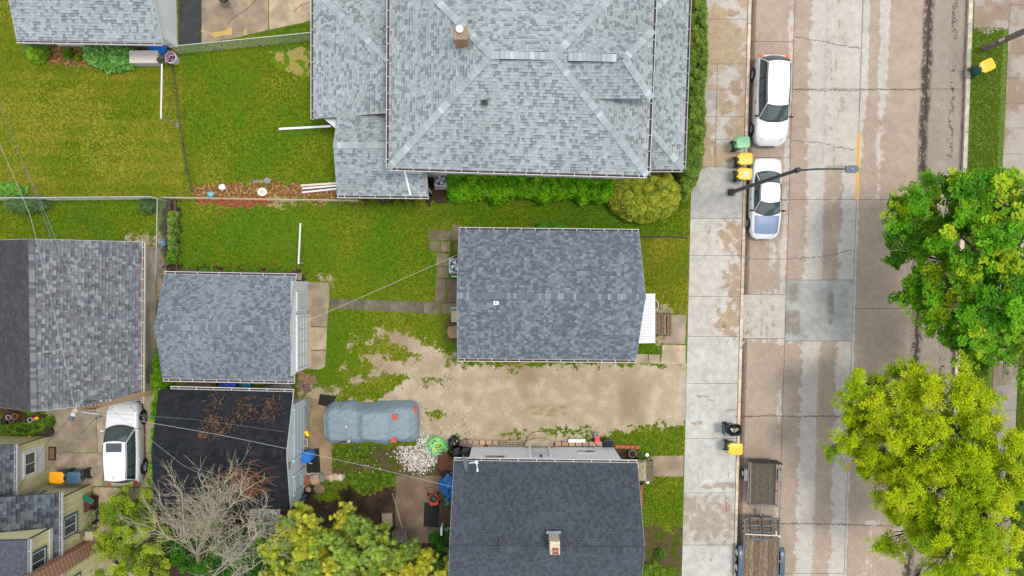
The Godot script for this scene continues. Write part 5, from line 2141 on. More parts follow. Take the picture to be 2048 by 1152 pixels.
	if p.has("sunroof"):
		var sr := Geo.new()
		sr.cbox(Vector3(0, yr + cr + 0.012, p.sunroof - l * 0.5), Vector3(0.82, 0.02, 0.46), 0.008)
		part(t, "sunroof", sr, mat(Color(0.22, 0.24, 0.29), 0.08, "", 1.0, 0.0, 0.5))
	return t

func vehicles() -> void:
	var white := Color(0.775, 0.78, 0.795)
	var van := {"category": "minivan", "l": 4.95, "paint": white, "bf": 3.80, "rf": 3.02, "rr": 0.62, "br": 0.14, "nose": 0.30, "belt": 1.05, "roof": 1.68, "crown": 0.05, "cowl": 0.10, "wbf": 0.80, "wrf": 0.58, "wbr": 0.80, "wrr": 0.60, "wr": 0.33, "axles": [1.0, 4.02], "doors": [0.42, 0.72], "windows": [[0.05, 0.34], [0.37, 0.66], [0.69, 0.95]], "tail": Color(0.85, 0.42, 0.12), "tail_y": 1.0, "tail_h": 0.32, "aerial": 0.75, "ribs": 6, "rail": 0.02, "rail_tone": Color(0.2, 0.2, 0.28), "mirror": Color(0.09, 0.09, 0.1),
		"st": [[0.0, 0.66, 0.34, 0.62, 0.78], [0.06, 0.82, 0.28, 0.80, 1.02], [0.3, 0.90, 0.24, 0.92, 1.06], [1.0, 0.93, 0.22, 0.95, 1.06], [2.5, 0.94, 0.2, 0.96, 1.06], [3.6, 0.93, 0.2, 0.95, 1.06], [3.85, 0.92, 0.2, 0.92, 1.06], [4.3, 0.90, 0.22, 0.84, 0.98], [4.62, 0.86, 0.24, 0.74, 0.88], [4.80, 0.78, 0.26, 0.62, 0.74], [4.9, 0.66, 0.28, 0.54, 0.60], [4.95, 0.52, 0.3, 0.48, 0.52]]}
	make_car(van, "minivan", "white minivan with roof antenna parked nose south at the kerb", Vector3(14.2, ROAD_Y, -10.28), -0.03)
	var sedan := {"category": "car", "l": 4.4, "paint": white, "hood": Color(0.36, 0.45, 0.57), "hood_label": "blue grey replacement bonnet", "bf": 3.16, "rf": 2.48, "rr": 1.42, "br": 0.66, "nose": 0.26, "belt": 0.90, "roof": 1.36, "crown": 0.04, "cowl": 0.03, "wbf": 0.72, "wrf": 0.54, "wbr": 0.68, "wrr": 0.52, "wr": 0.30, "axles": [0.85, 3.5], "doors": [0.3, 0.66], "windows": [[0.06, 0.44], [0.48, 0.94]], "tail": Color(0.62, 0.08, 0.08), "tail_y": 0.72, "tail_h": 0.16, "rail_tone": Color(0.2, 0.2, 0.28),
		"st": [[0.0, 0.60, 0.34, 0.62, 0.76], [0.06, 0.72, 0.28, 0.74, 0.88], [0.3, 0.80, 0.24, 0.80, 0.92], [0.9, 0.84, 0.22, 0.82, 0.92], [2.2, 0.85, 0.2, 0.82, 0.92], [3.1, 0.84, 0.2, 0.80, 0.92], [3.6, 0.82, 0.2, 0.74, 0.86], [4.0, 0.78, 0.22, 0.66, 0.78], [4.25, 0.68, 0.24, 0.56, 0.66], [4.36, 0.54, 0.28, 0.48, 0.54], [4.4, 0.42, 0.3, 0.44, 0.48]]}
	make_car(sedan, "sedan", "white sedan with a blue grey bonnet parked under the street lamp", Vector3(13.9, ROAD_Y, -4.88), -0.02)
	var suv := {"category": "car", "l": 4.5, "paint": Color(0.78, 0.79, 0.81), "bf": 3.32, "rf": 2.55, "rr": 0.42, "br": 0.14, "nose": 0.30, "belt": 1.02, "roof": 1.62, "crown": 0.05, "cowl": 0.06, "wbf": 0.80, "wrf": 0.62, "wbr": 0.76, "wrr": 0.58, "wr": 0.36, "axles": [0.86, 3.56], "doors": [0.38, 0.70], "windows": [[0.10, 0.30], [0.33, 0.62], [0.65, 0.94]], "tail": Color(0.66, 0.05, 0.06), "tail_y": 0.96, "tail_h": 0.26, "aerial": 0.7, "sunroof": 2.22, "mirror": white, "handle": Color(0.75, 0.76, 0.78), "rail_tone": Color(0.14, 0.14, 0.18),
		"st": [[0.0, 0.66, 0.36, 0.64, 0.80], [0.06, 0.80, 0.30, 0.80, 1.0], [0.3, 0.88, 0.26, 0.90, 1.03], [1.0, 0.92, 0.24, 0.92, 1.03], [2.3, 0.92, 0.23, 0.92, 1.03], [3.2, 0.92, 0.23, 0.92, 1.03], [3.5, 0.91, 0.24, 0.88, 1.02], [4.0, 0.88, 0.25, 0.82, 0.96], [4.3, 0.80, 0.27, 0.70, 0.84], [4.44, 0.68, 0.3, 0.58, 0.68], [4.5, 0.54, 0.32, 0.5, 0.56]]}
	make_car(suv, "suv", "white car with sunroof parked nose north beside the black roofed garage", Vector3(-21.15, 0.02, 8.45), PI + 0.02)
	# a fourth car, mostly under the tree in the south-east
	van = van.duplicate()
	van.category = "car"
	make_car(sedan.merged({"paint": Color(0.84, 0.85, 0.86), "hood": Color(0.84, 0.85, 0.86), "hood_label": ""}, true), "sedan", "white car half hidden under the lime green tree", Vector3(23.3, ROAD_Y, 17.5), PI - 0.03)

func covered_car() -> void:
	var t := thing("covered_car", "car hidden under a grey blue cloth cover", "covered car", Vector3(-7.72, 0, 7.42), 0.02)
	var nz := FastNoiseLite.new()
	nz.seed = 77
	nz.frequency = 1.1
	nz.fractal_octaves = 3
	var l := 5.15
	var hw := 1.16
	# height of a car under the cloth along its length: bonnet to the west, cabin, boot to the east
	var prof := [[0.0, 0.55], [0.08, 0.78], [0.28, 0.92], [0.36, 1.0], [0.47, 1.34], [0.62, 1.40], [0.70, 1.32], [0.80, 1.02], [0.90, 0.96], [0.97, 0.74], [1.0, 0.5]]
	var rows := []
	var nu := 84
	var nv := 48
	for i in nv + 1:
		var row := []
		var b := lerpf(-1.0, 1.0, float(i) / nv)
		for k in nu + 1:
			var a := float(k) / nu
			var h := 0.0
			for q in prof.size() - 1:
				if a <= prof[q + 1][0]:
					var tt: float = (a - prof[q][0]) / (prof[q + 1][0] - prof[q][0])
					tt = tt * tt * (3 - 2 * tt)
					h = lerpf(prof[q][1], prof[q + 1][1], tt)
					break
			var end := minf(a, 1.0 - a) * 2.0
			var outl := hw * (1.0 - 0.22 * pow(1.0 - minf(1.0, end * 5.0), 2.0))
			outl += 0.10 * exp(-pow((a - 0.30) * 11.0, 2)) * (1.0 if b < 0 else 0.0) + 0.09 * exp(-pow((a - 0.60) * 12.0, 2)) * (1.0 if b > 0 else 0.1)
			outl -= 0.12 * exp(-pow((a - 0.42) * 7.0, 2)) * (1.0 if b < 0 else 0.3)
			var ab := absf(b)
			# fall of the cloth from roof to hem
			var shoulder := 0.66 if h < 1.1 else 0.55
			var y := h
			if ab > shoulder:
				var q := (ab - shoulder) / (1.0 - shoulder)
				y = lerpf(h, 0.10 + 0.10 * sin(a * 19.0 + b * 2.0), pow(q, 1.55))
			else:
				y = h + 0.04 * (1.0 - pow(ab / shoulder, 2))
			var fold := 0.075 * nz.get_noise_2d(a * 9.0 + 3.0 * b, b * 3.0) - 0.05 * absf(nz.get_noise_2d(a * 5.0 - 4.0 * b + 9.0, b * 4.0 + a * 3.0)) + 0.055 * sin(a * 26.0 + 5.0 * b + 4.0 * nz.get_noise_2d(a * 4.0, b * 2.0)) * smooth(0.5, 0.95, ab)
			# a gathered seam across the back of the cabin and one behind the bonnet
			fold += 0.05 * exp(-pow((a - 0.705 + 0.05 * b * b) * 70.0, 2)) - 0.03 * exp(-pow((a - 0.73 + 0.05 * b * b) * 60.0, 2)) + 0.035 * exp(-pow((a - 0.27 - 0.09 * maxf(0.0, -b)) * 80.0, 2))
			row.append(Vector3((a - 0.5) * l, maxf(0.012, y + fold), b * outl + 0.02 * sin(a * 40.0) * ab))
		rows.append(row)
	var g := Geo.new()
	rows.reverse()
	g.sheet(rows)
	for k in nu:
		for e in [0, nv]:
			var p: Vector3 = rows[e][k]
			var q: Vector3 = rows[e][k + 1]
			g.quad(Vector3(p.x, 0.0, p.z), Vector3(q.x, 0.0, q.z), q, p)
	for i in nv:
		for e in [0, nu]:
			var p: Vector3 = rows[i][e]
			var q: Vector3 = rows[i + 1][e]
			g.quad(Vector3(p.x, 0.0, p.z), Vector3(q.x, 0.0, q.z), q, p)
	part(t, "cloth_cover", g, mat(rgb8(128, 146, 158), 0.8, "fine", 1.5))
	for w in [[-1.55, -0.9], [1.5, -0.9], [-1.55, 0.9], [1.5, 0.9]]:
		var ty := Geo.new()
		ty.lathe(Vector3(w[0], 0.31, w[1]), [Vector2(0.2, -0.1), Vector2(0.31, -0.1), Vector2(0.31, 0.1), Vector2(0.2, 0.1), Vector2(0, 0.08)], 18, Basis(Vector3.RIGHT, Vector3.BACK * signf(w[1]), Vector3.UP * -signf(w[1])))
		part(t, "wheel", ty, mat(Color(0.06, 0.06, 0.065), 0.9))
	# weights on the cover
	var bm := mat(rgb8(186, 92, 72), 0.9, "coarse", 2.0)
	var spots := [[790, 834, 1.07, "red paver weighing down the car cover near its boot, north of its pair"], [788, 879, 1.05, "red paver weighing down the car cover near its boot, south of its pair"], [829, 820, 0.60, "red paver at the north east corner of the car cover"]]
	for s in spots:
		var q := Geo.new()
		q.cbox(Vector3.ZERO, Vector3(0.30, 0.07, 0.30), 0.012)
		var o := single("paver", s[3], "paver", q, bm, "pavers holding the car cover")
		o.position = W(s[0], s[1], s[2]) + Vector3(0, 0.11, 0)
		o.rotation.y = 0.1
	var sm := mat(rgb8(190, 180, 164), 0.9, "coarse", 3.0)
	for s in [[693, 853, 0.98, "pale stone on the car cover beside the bonnet fold"], [698, 882, 0.93, "pale stone on the car cover near its south edge"]]:
		var q := Geo.new()
		q.blob(Vector3.ZERO, Vector3(0.10, 0.07, 0.11), int(s[0]), 0.35, 6, 9)
		var o := single("stone", s[3], "stone", q, sm, "stones holding the car cover")
		o.position = W(s[0], s[1], s[2]) + Vector3(0, 0.05, 0)

func tyre_wheel(parent: Node3D, at: Vector3, r: float, w: float, rim_c: Color) -> void:
	var wh := Node3D.new()
	wh.name = "wheel"
	parent.add_child(wh, true)
	wh.position = at
	var bs := Basis(Vector3(0, 0, 1), Vector3(1, 0, 0), Vector3(0, 1, 0))
	var ty := Geo.new()
	ty.lathe(Vector3.ZERO, [Vector2(r * 0.6, -w * 0.5), Vector2(r * 0.96, -w * 0.5), Vector2(r, -w * 0.3), Vector2(r, w * 0.3), Vector2(r * 0.96, w * 0.5), Vector2(r * 0.6, w * 0.5)], 20, bs)
	part(wh, "tyre", ty, mat(Color(0.06, 0.06, 0.065), 0.9))
	for s in [-1.0, 1.0]:
		var rm := Geo.new()
		rm.lathe(Vector3(s * w * 0.2, 0, 0), [Vector2(r * 0.64, -0.02), Vector2(r * 0.6, 0.03), Vector2(r * 0.3, 0.01), Vector2(0, 0.05)], 16, Basis(Vector3(0, 0, s), Vector3(s, 0, 0), Vector3(0, 1, 0)))
		part(wh, "rim", rm, mat(rim_c, 0.4, "", 1.0, 0.3))

func trailers() -> void:
	var metal := mat(rgb8(128, 118, 116), 0.5, "fine", 2.0, 0.3)
	var dark := mat(rgb8(58, 54, 56), 0.6, "fine", 2.0, 0.2)
	# small utility trailer with a mesh ramp at its north end
	var t := thing("utility_trailer", "small grey utility trailer with its ramp gate upright", "trailer", Vector3(13.74, ROAD_Y, 10.7), -0.03)
	var lx := 0.76
	var lz := 1.2
	var g := Geo.new()
	for s in [-1.0, 1.0]:
		g.cbox(Vector3(s * lx, 0.52, 0), Vector3(0.06, 0.10, lz * 2), 0.01)
		g.cbox(Vector3(s * lx, 0.86, 0), Vector3(0.05, 0.05, lz * 2), 0.01)
		for k in 4:
			g.cbox(Vector3(s * lx, 0.68, lerpf(-lz, lz, k / 3.0) * 0.97), Vector3(0.04, 0.34, 0.04), 0.006)
	g.cbox(Vector3(0, 0.86, lz), Vector3(lx * 2, 0.05, 0.05), 0.01)
	g.cbox(Vector3(0, 0.52, lz), Vector3(lx * 2, 0.10, 0.06), 0.01)
	g.cbox(Vector3(0, 0.52, -lz), Vector3(lx * 2, 0.10, 0.06), 0.01)
	part(t, "frame", g, metal)
	var bd := [mat(rgb8(104, 94, 78), 0.9, "wood", 0.9), mat(rgb8(96, 88, 74), 0.9, "wood", 1.1)]
	for k in 8:
		var q := Geo.new()
		var w := lx * 1.9 / 8
		q.cbox(Vector3(-lx * 0.95 + w * (k + 0.5), 0.55, 0), Vector3(w - 0.006, 0.03, lz * 1.96), 0.004)
		part(t, "plank", q, bd[k % 2])
	var rp := Geo.new()
	for y in [0.52, 1.38]:
		rp.cbox(Vector3(0, y, -lz - 0.05), Vector3(lx * 2, 0.05, 0.05), 0.01)
	for k in 5:
		rp.cbox(Vector3(lerpf(-lx, lx, k / 4.0), 0.95, -lz - 0.05), Vector3(0.05, 0.86, 0.05), 0.01)
	for k in 17:
		rp.box(Vector3(0, 0.56 + k * 0.05, -lz - 0.05), Vector3(lx * 2, 0.008, 0.008))
	for k in 30:
		rp.box(Vector3(lerpf(-lx, lx, k / 29.0), 0.95, -lz - 0.05), Vector3(0.007, 0.82, 0.007))
	part(t, "ramp_gate", rp, dark)
	for s in [-1.0, 1.0]:
		tyre_wheel(t, Vector3(s * 0.93, 0.30, -0.42), 0.30, 0.18, Color(0.8, 0.82, 0.86))
		var fd := Geo.new()
		fd.cbox(Vector3(s * 0.92, 0.64, -0.42), Vector3(0.24, 0.03, 0.62), 0.012)
		fd.cbox(Vector3(s * 0.92, 0.52, -0.76), Vector3(0.24, 0.22, 0.03), 0.01)
		fd.cbox(Vector3(s * 0.92, 0.52, -0.08), Vector3(0.24, 0.22, 0.03), 0.01)
		part(t, "fender", fd, metal)
	var ax := Geo.new()
	ax.tube([Vector3(-0.9, 0.3, -0.42), Vector3(0.9, 0.3, -0.42)], 0.03, -1, 6)
	ax.cbox(Vector3(0, 0.42, -0.42), Vector3(1.2, 0.14, 0.06), 0.01)
	part(t, "axle", ax, dark)
	var tg := Geo.new()
	tg.cbox(Vector3(0.0, 0.46, lz + 0.62), Vector3(0.08, 0.08, 1.3), 0.01)
	tg.tube([Vector3(-0.5, 0.46, lz), Vector3(-0.1, 0.47, lz + 0.45), Vector3(0, 0.48, lz + 0.55)], 0.03, -1, 6)
	tg.cbox(Vector3(0.0, 0.52, lz + 1.25), Vector3(0.12, 0.1, 0.22), 0.02)
	tg.tube([Vector3(0.1, 0.5, lz + 0.9), Vector3(0.1, -0.0, lz + 0.9)], 0.03, -1, 6)
	tg.tube([Vector3(0.1, 0.02, lz + 0.9), Vector3(0.1, 0.0, lz + 0.9)], 0.09, -1, 8)
	part(t, "tongue", tg, metal)
	# long plank deck trailer with two ladder ramps stowed at its north end
	var t2 := thing("flatbed_trailer", "long wooden deck trailer with ladder ramps and dark fenders", "trailer", Vector3(13.6, ROAD_Y, 15.9), -0.03)
	var bx := 0.95
	var z0 := -3.25
	var z1 := 3.2
	var f := Geo.new()
	for s in [-1.0, 1.0]:
		f.cbox(Vector3(s * bx, 0.60, 0), Vector3(0.08, 0.14, z1 - z0), 0.01)
	f.cbox(Vector3(0, 0.60, z0), Vector3(bx * 2, 0.12, 0.07), 0.01)
	f.cbox(Vector3(0, 0.60, z1), Vector3(bx * 2, 0.12, 0.07), 0.01)
	for k in 6:
		f.box(Vector3(0, 0.55, lerpf(z0, z1, (k + 0.5) / 6)), Vector3(bx * 1.9, 0.08, 0.06))
	part(t2, "frame", f, mat(rgb8(92, 96, 104), 0.5, "fine", 2.0, 0.3))
	var pm := [mat(rgb8(132, 112, 88), 0.9, "wood", 0.8), mat(rgb8(118, 100, 80), 0.9, "wood", 0.9), mat(rgb8(142, 122, 96), 0.9, "wood", 0.7)]
	for k in 7:
		var q := Geo.new()
		var w := bx * 1.9 / 7
		q.cbox(Vector3(-bx * 0.95 + w * (k + 0.5), 0.65, (z0 + 0.82 + z1) * 0.5), Vector3(w - 0.014, 0.04, z1 - z0 - 0.86), 0.006)
		part(t2, "plank", q, pm[(k * 2) % 3])
	for k in 5:
		var q := Geo.new()
		q.cbox(Vector3(0, 0.63 - 0.02 * (4 - k), z0 + 0.08 + 0.155 * k), Vector3(bx * 1.9, 0.04, 0.14), 0.006)
		part(t2, "plank", q, pm[k % 2])
	for s in [-0.36, 0.30]:
		var r := Geo.new()
		for e in [-1.0, 1.0]:
			r.tube([Vector3(s + e * 0.24 - 0.05, 0.73, z0 - 0.12), Vector3(s + e * 0.24 + 0.03, 0.72, z0 + 1.12)], 0.028, -1, 6)
		for k in 4:
			r.cbox(Vector3(s - 0.04 + 0.02 * k, 0.73, z0 - 0.06 + 0.38 * k), Vector3(0.48, 0.03, 0.09), 0.008)
		part(t2, "ladder_ramp", r, mat(rgb8(88, 96, 104), 0.5, "fine", 3.0, 0.4))
	var pl := Geo.new()
	pl.tube([Vector3(-0.95, 0.80, z0 + 0.80), Vector3(0.98, 0.80, z0 + 0.84)], 0.035, -1, 7)
	pl.tube([Vector3(0.72, 0.80, z0 + 0.58), Vector3(0.76, 0.80, z0 + 0.82), Vector3(0.98, 0.80, z0 + 0.92)], 0.04, -1, 6)
	part(t2, "cross_bar", pl, mat(rgb8(214, 204, 184), 0.6, "fine", 3.0))
	for s in [-1.0, 1.0]:
		for wz in [-1.25, -0.42]:
			tyre_wheel(t2, Vector3(s * 1.14, 0.34, wz), 0.34, 0.2, Color(0.85, 0.86, 0.87))
		var fd := Geo.new()
		var rows := []
		for k in 9:
			var a := float(k) / 8
			var y := 0.66 + 0.14 * sin(PI * a) ** 0.4 if a > 0 and a < 1 else 0.62
			rows.append([Vector3(s * 1.14 + 0.13, y, lerpf(-1.75, 0.08, a)), Vector3(s * 1.14 + 0.09, y + 0.02, lerpf(-1.75, 0.08, a)), Vector3(s * 1.14 - 0.09, y + 0.02, lerpf(-1.75, 0.08, a)), Vector3(s * 1.14 - 0.13, y, lerpf(-1.75, 0.08, a))])
		fd.sheet(rows)
		part(t2, "fender", fd, mat(rgb8(66, 84, 106), 0.35, "fine", 2.0))
		var dn := Geo.new()
		for k in 3:
			dn.cbox(Vector3(s * 1.01, 0.66, z0 + 0.1 + k * 0.3), Vector3(0.05, 0.06, 0.08), 0.008)
		part(t2, "marker_lamp", dn, mat(rgb8(120, 116, 130), 0.3))
	var ax2 := Geo.new()
	for wz in [-1.25, -0.42]:
		ax2.tube([Vector3(-1.1, 0.34, wz), Vector3(1.1, 0.34, wz)], 0.035, -1, 6)
		ax2.cbox(Vector3(0, 0.46, wz), Vector3(1.5, 0.2, 0.07), 0.01)
	part(t2, "axle", ax2, dark)

# ---------------------------------------------------------------- bins
func make_bin(label: String, body_c: Color, lid_c: Color, at: Vector3, turn: float, open := false) -> Node3D:
	# wheeled cart; its handle side is local -x
	var t := thing("wheeled_bin", label, "bin", at, turn, "wheeled bins")
	var g := Geo.new()
	var b0 := [0.22, 0.22]
	var rows := []
	for lev in [[0.04, 0.24, 0.21], [0.5, 0.28, 0.25], [0.98, 0.33, 0.285], [1.0, 0.36, 0.31], [1.04, 0.36, 0.31]]:
		var row := []
		for k in 24:
			var an := TAU * k / 24
			var c := cos(an)
			var s := -sin(an)
			var q := pow(pow(absf(c), 5) + pow(absf(s), 5), -0.2)
			row.append(Vector3(c * q * lev[1], lev[0], s * q * lev[2]))
		rows.append(row)
	g.sheet(rows, true, true)
	var bot: Array = rows[0].duplicate()
	bot.reverse()
	g.fan(bot)
	var bm := mat(body_c, 0.5, "fine", 3.0)
	part(t, "body", g, bm)
	var ax := Geo.new()
	ax.tube([Vector3(-0.27, 0.1, -0.27), Vector3(-0.27, 0.1, 0.27)], 0.018, -1, 6)
	part(t, "axle", ax, mat(Color(0.1, 0.1, 0.1), 0.6))
	for s in [-1.0, 1.0]:
		var w := Geo.new()
		w.lathe(Vector3(-0.27, 0.12, s * 0.26), [Vector2(0.06, -0.025), Vector2(0.12, -0.025), Vector2(0.12, 0.025), Vector2(0, 0.03)], 14, Basis(Vector3.RIGHT, Vector3.BACK * s, Vector3.UP * -s))
		part(t, "wheel", w, mat(Color(0.07, 0.07, 0.075), 0.8))
	var h := Geo.new()
	h.tube([Vector3(-0.34, 0.96, -0.24), Vector3(-0.45, 0.98, -0.24), Vector3(-0.45, 0.98, 0.24), Vector3(-0.34, 0.96, 0.24)], 0.022, -1, 6)
	part(t, "handle", h, bm)
	if open:
		# lid hanging back down the handle side
		var ld := Geo.new()
		ld.cbox(Vector3(-0.52, 0.66, 0), Vector3(0.05, 0.7, 0.60), 0.02, Basis(Vector3(0, 0, 1), 0.12))
		part(t, "lid", ld, mat(lid_c, 0.5, "fine", 3.0))
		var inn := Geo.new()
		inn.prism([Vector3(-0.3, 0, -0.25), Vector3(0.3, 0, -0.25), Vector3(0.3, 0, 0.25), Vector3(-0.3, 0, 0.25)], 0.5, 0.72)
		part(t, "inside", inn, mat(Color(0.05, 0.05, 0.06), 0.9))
	else:
		var lid := Geo.new()
		var lr := []
		for lev in [[1.035, 0.385, 0.325], [1.075, 0.375, 0.315], [1.095, 0.34, 0.28], [1.10, 0.2, 0.16], [1.112, 0.02, 0.02]]:
			var row := []
			for k in 24:
				var an := TAU * k / 24
				var c := cos(an)
				var s := -sin(an)
				var q := pow(pow(absf(c), 6) + pow(absf(s), 6), -1.0 / 6.0)
				row.append(Vector3(c * q * lev[1] + 0.01, lev[0], s * q * lev[2]))
			lr.append(row)
		lid.sheet(lr, true, true)
		for s in [-0.16, 0.16]:
			lid.cbox(Vector3(-0.40, 1.06, s), Vector3(0.08, 0.06, 0.1), 0.012)
		var o := part(t, "lid", lid, mat(lid_c, 0.4, "fine", 3.0))
		var rb := Geo.new()
		for k in 4:
			rb.cbox(Vector3(0.02, 1.103, -0.12 + 0.08 * k), Vector3(0.34, 0.014, 0.02), 0.005)
		part(o, "ribs", rb, mat(lid_c, 0.4, "fine", 3.0))
	return t

func bins() -> void:
	var green := rgb8(44, 100, 62)
	var yellow := rgb8(240, 184, 24)
	make_bin("all green wheeled bin at the kerb behind the minivan", rgb8(66, 132, 84), rgb8(104, 170, 120), W(1473, 293, WALK_Y), 0.08)
	make_bin("yellow lidded bin with a plain lid between the green bin and the labelled bin", green, yellow, W(1478, 325, WALK_Y), 0.05)
	var b := make_bin("yellow lidded bin with a white sticker beside the sedan", green, yellow, W(1477, 354, WALK_Y), -0.05)
	var st := Geo.new()
	st.prism([Vector3(-0.08, 0, -0.16), Vector3(0.17, 0, -0.13), Vector3(0.15, 0, 0.17), Vector3(-0.1, 0, 0.14)], 1.111, 1.115)
	part(b, "sticker", st, mat(rgb8(226, 220, 200), 0.6, "speck", 8.0))
	make_bin("yellow lidded bin standing askew on the eastern grass verge", rgb8(28, 92, 84), yellow, W(1949, 143, 0.03), 0.45)
	make_bin("yellow lidded bin on the pavement by the small trailer", green, yellow, W(1459, 889, WALK_Y), -0.04)
	var ob := make_bin("open dark blue bin full of rubbish on the pavement", rgb8(62, 82, 98), rgb8(58, 78, 94), W(1458, 853, WALK_Y), 0.06, true)
	var cols := [rgb8(214, 206, 220), rgb8(40, 38, 40), rgb8(186, 152, 96), rgb8(90, 92, 100), rgb8(226, 222, 214), rgb8(150, 120, 70)]
	for k in 9:
		var q := Geo.new()
		var a := k * 2.4
		q.blob(Vector3(0.18 * cos(a) * (k % 3) / 2.0, 0.80 + 0.03 * (k % 4), 0.14 * sin(a) * ((k + 1) % 3) / 2.0), Vector3(0.11, 0.08, 0.09), 200 + k, 0.7, 6, 8)
		part(ob, "rubbish", q, mat(cols[k % 6], 0.6))
	make_bin("yellow lidded bin beside the blue bin at the cream house", rgb8(30, 92, 84), rgb8(246, 170, 14), W(138, 945, 0.02), PI * 0.98)
	make_bin("blue lidded bin beside the cream house", rgb8(44, 62, 78), rgb8(62, 92, 116), W(172, 945, 0.02), PI * 1.02)

# ---------------------------------------------------------------- poles, wires, fences
func street_lamp() -> void:
	var t := thing("street_lamp", "dark street lamp with its arm reaching over the road", "street lamp")
	var dm := mat(rgb8(58, 60, 66), 0.45, "fine", 2.0, 0.2)
	var b := W(1462, 385, WALK_Y)
	var top := W(1598, 339, 8.6)
	var g := Geo.new()
	g.cbox(b + Vector3(0, 0.06, 0), Vector3(0.38, 0.12, 0.38), 0.03)
	g.lathe(b, [Vector2(0.17, 0.1), Vector2(0.15, 0.35), Vector2(0.12, 0.45)], 12)
	part(t, "base", g, dm)
	var rgm := Geo.new()
	rgm.lathe(b, [Vector2(0.30, 0.0), Vector2(0.30, 0.012), Vector2(0.24, 0.014)], 24)
	part(t, "base_ring", rgm, mat(rgb8(150, 148, 142), 0.9, "fine", 2.0))
	var p := Geo.new()
	p.tube([b, b.lerp(top, 0.5), top], 0.115, 0.075, 12)
	part(t, "pole", p, dm)
	var hd := W(1695, 338, 9.0)
	var arm := Geo.new()
	arm.tube([top - Vector3(0, 0.25, 0), top.lerp(hd, 0.35) + Vector3(0, 0.05, 0), top.lerp(hd, 0.7) + Vector3(0, 0.06, 0), hd], 0.045, 0.035, 8)
	arm.lathe(top - Vector3(0, 0.4, 0), [Vector2(0.10, 0), Vector2(0.12, 0.1), Vector2(0.12, 0.3), Vector2(0.09, 0.42), Vector2(0, 0.45)], 12)
	part(t, "arm", arm, dm)
	var lh := Geo.new()
	var pts := []
	for q in [[-0.08, -0.13], [0.1, -0.16], [0.36, -0.15], [0.46, -0.08], [0.46, 0.08], [0.36, 0.15], [0.1, 0.16], [-0.08, 0.13]]:
		pts.append(hd + Vector3(q[0], 0, q[1]))
	lh.prism(pts, hd.y - 0.05, hd.y + 0.05)
	var o := part(t, "lamp_head", lh, mat(rgb8(62, 72, 86), 0.45, "fine", 2.0))
	var pc := Geo.new()
	pc.lathe(hd + Vector3(0.16, 0.05, 0), [Vector2(0.045, 0), Vector2(0.045, 0.05), Vector2(0.02, 0.07), Vector2(0, 0.07)], 10)
	part(o, "photocell", pc, mat(rgb8(70, 140, 200), 0.3))
	var ln := Geo.new()
	ln.box(hd + Vector3(0.2, -0.058, 0), Vector3(0.4, 0.012, 0.22))
	part(o, "lens", ln, mat(rgb8(200, 200, 196), 0.2))

func wire(called: String, label: String, pts: Array, r := 0.011, tone := Color(0.12, 0.12, 0.13)) -> void:
	var p := []
	for k in pts.size() - 1:
		var a: Vector3 = pts[k]
		var b: Vector3 = pts[k + 1]
		var sag := a.distance_to(b) * 0.012
		for s in 10:
			var t := s / 10.0
			p.append(a.lerp(b, t) - Vector3(0, 4.0 * sag * t * (1 - t), 0))
	p.append(pts[-1])
	var g := Geo.new()
	g.tube(p, r, -1, 5)
	single(called, label, "wire", g, mat(tone, 0.5), "overhead wires")

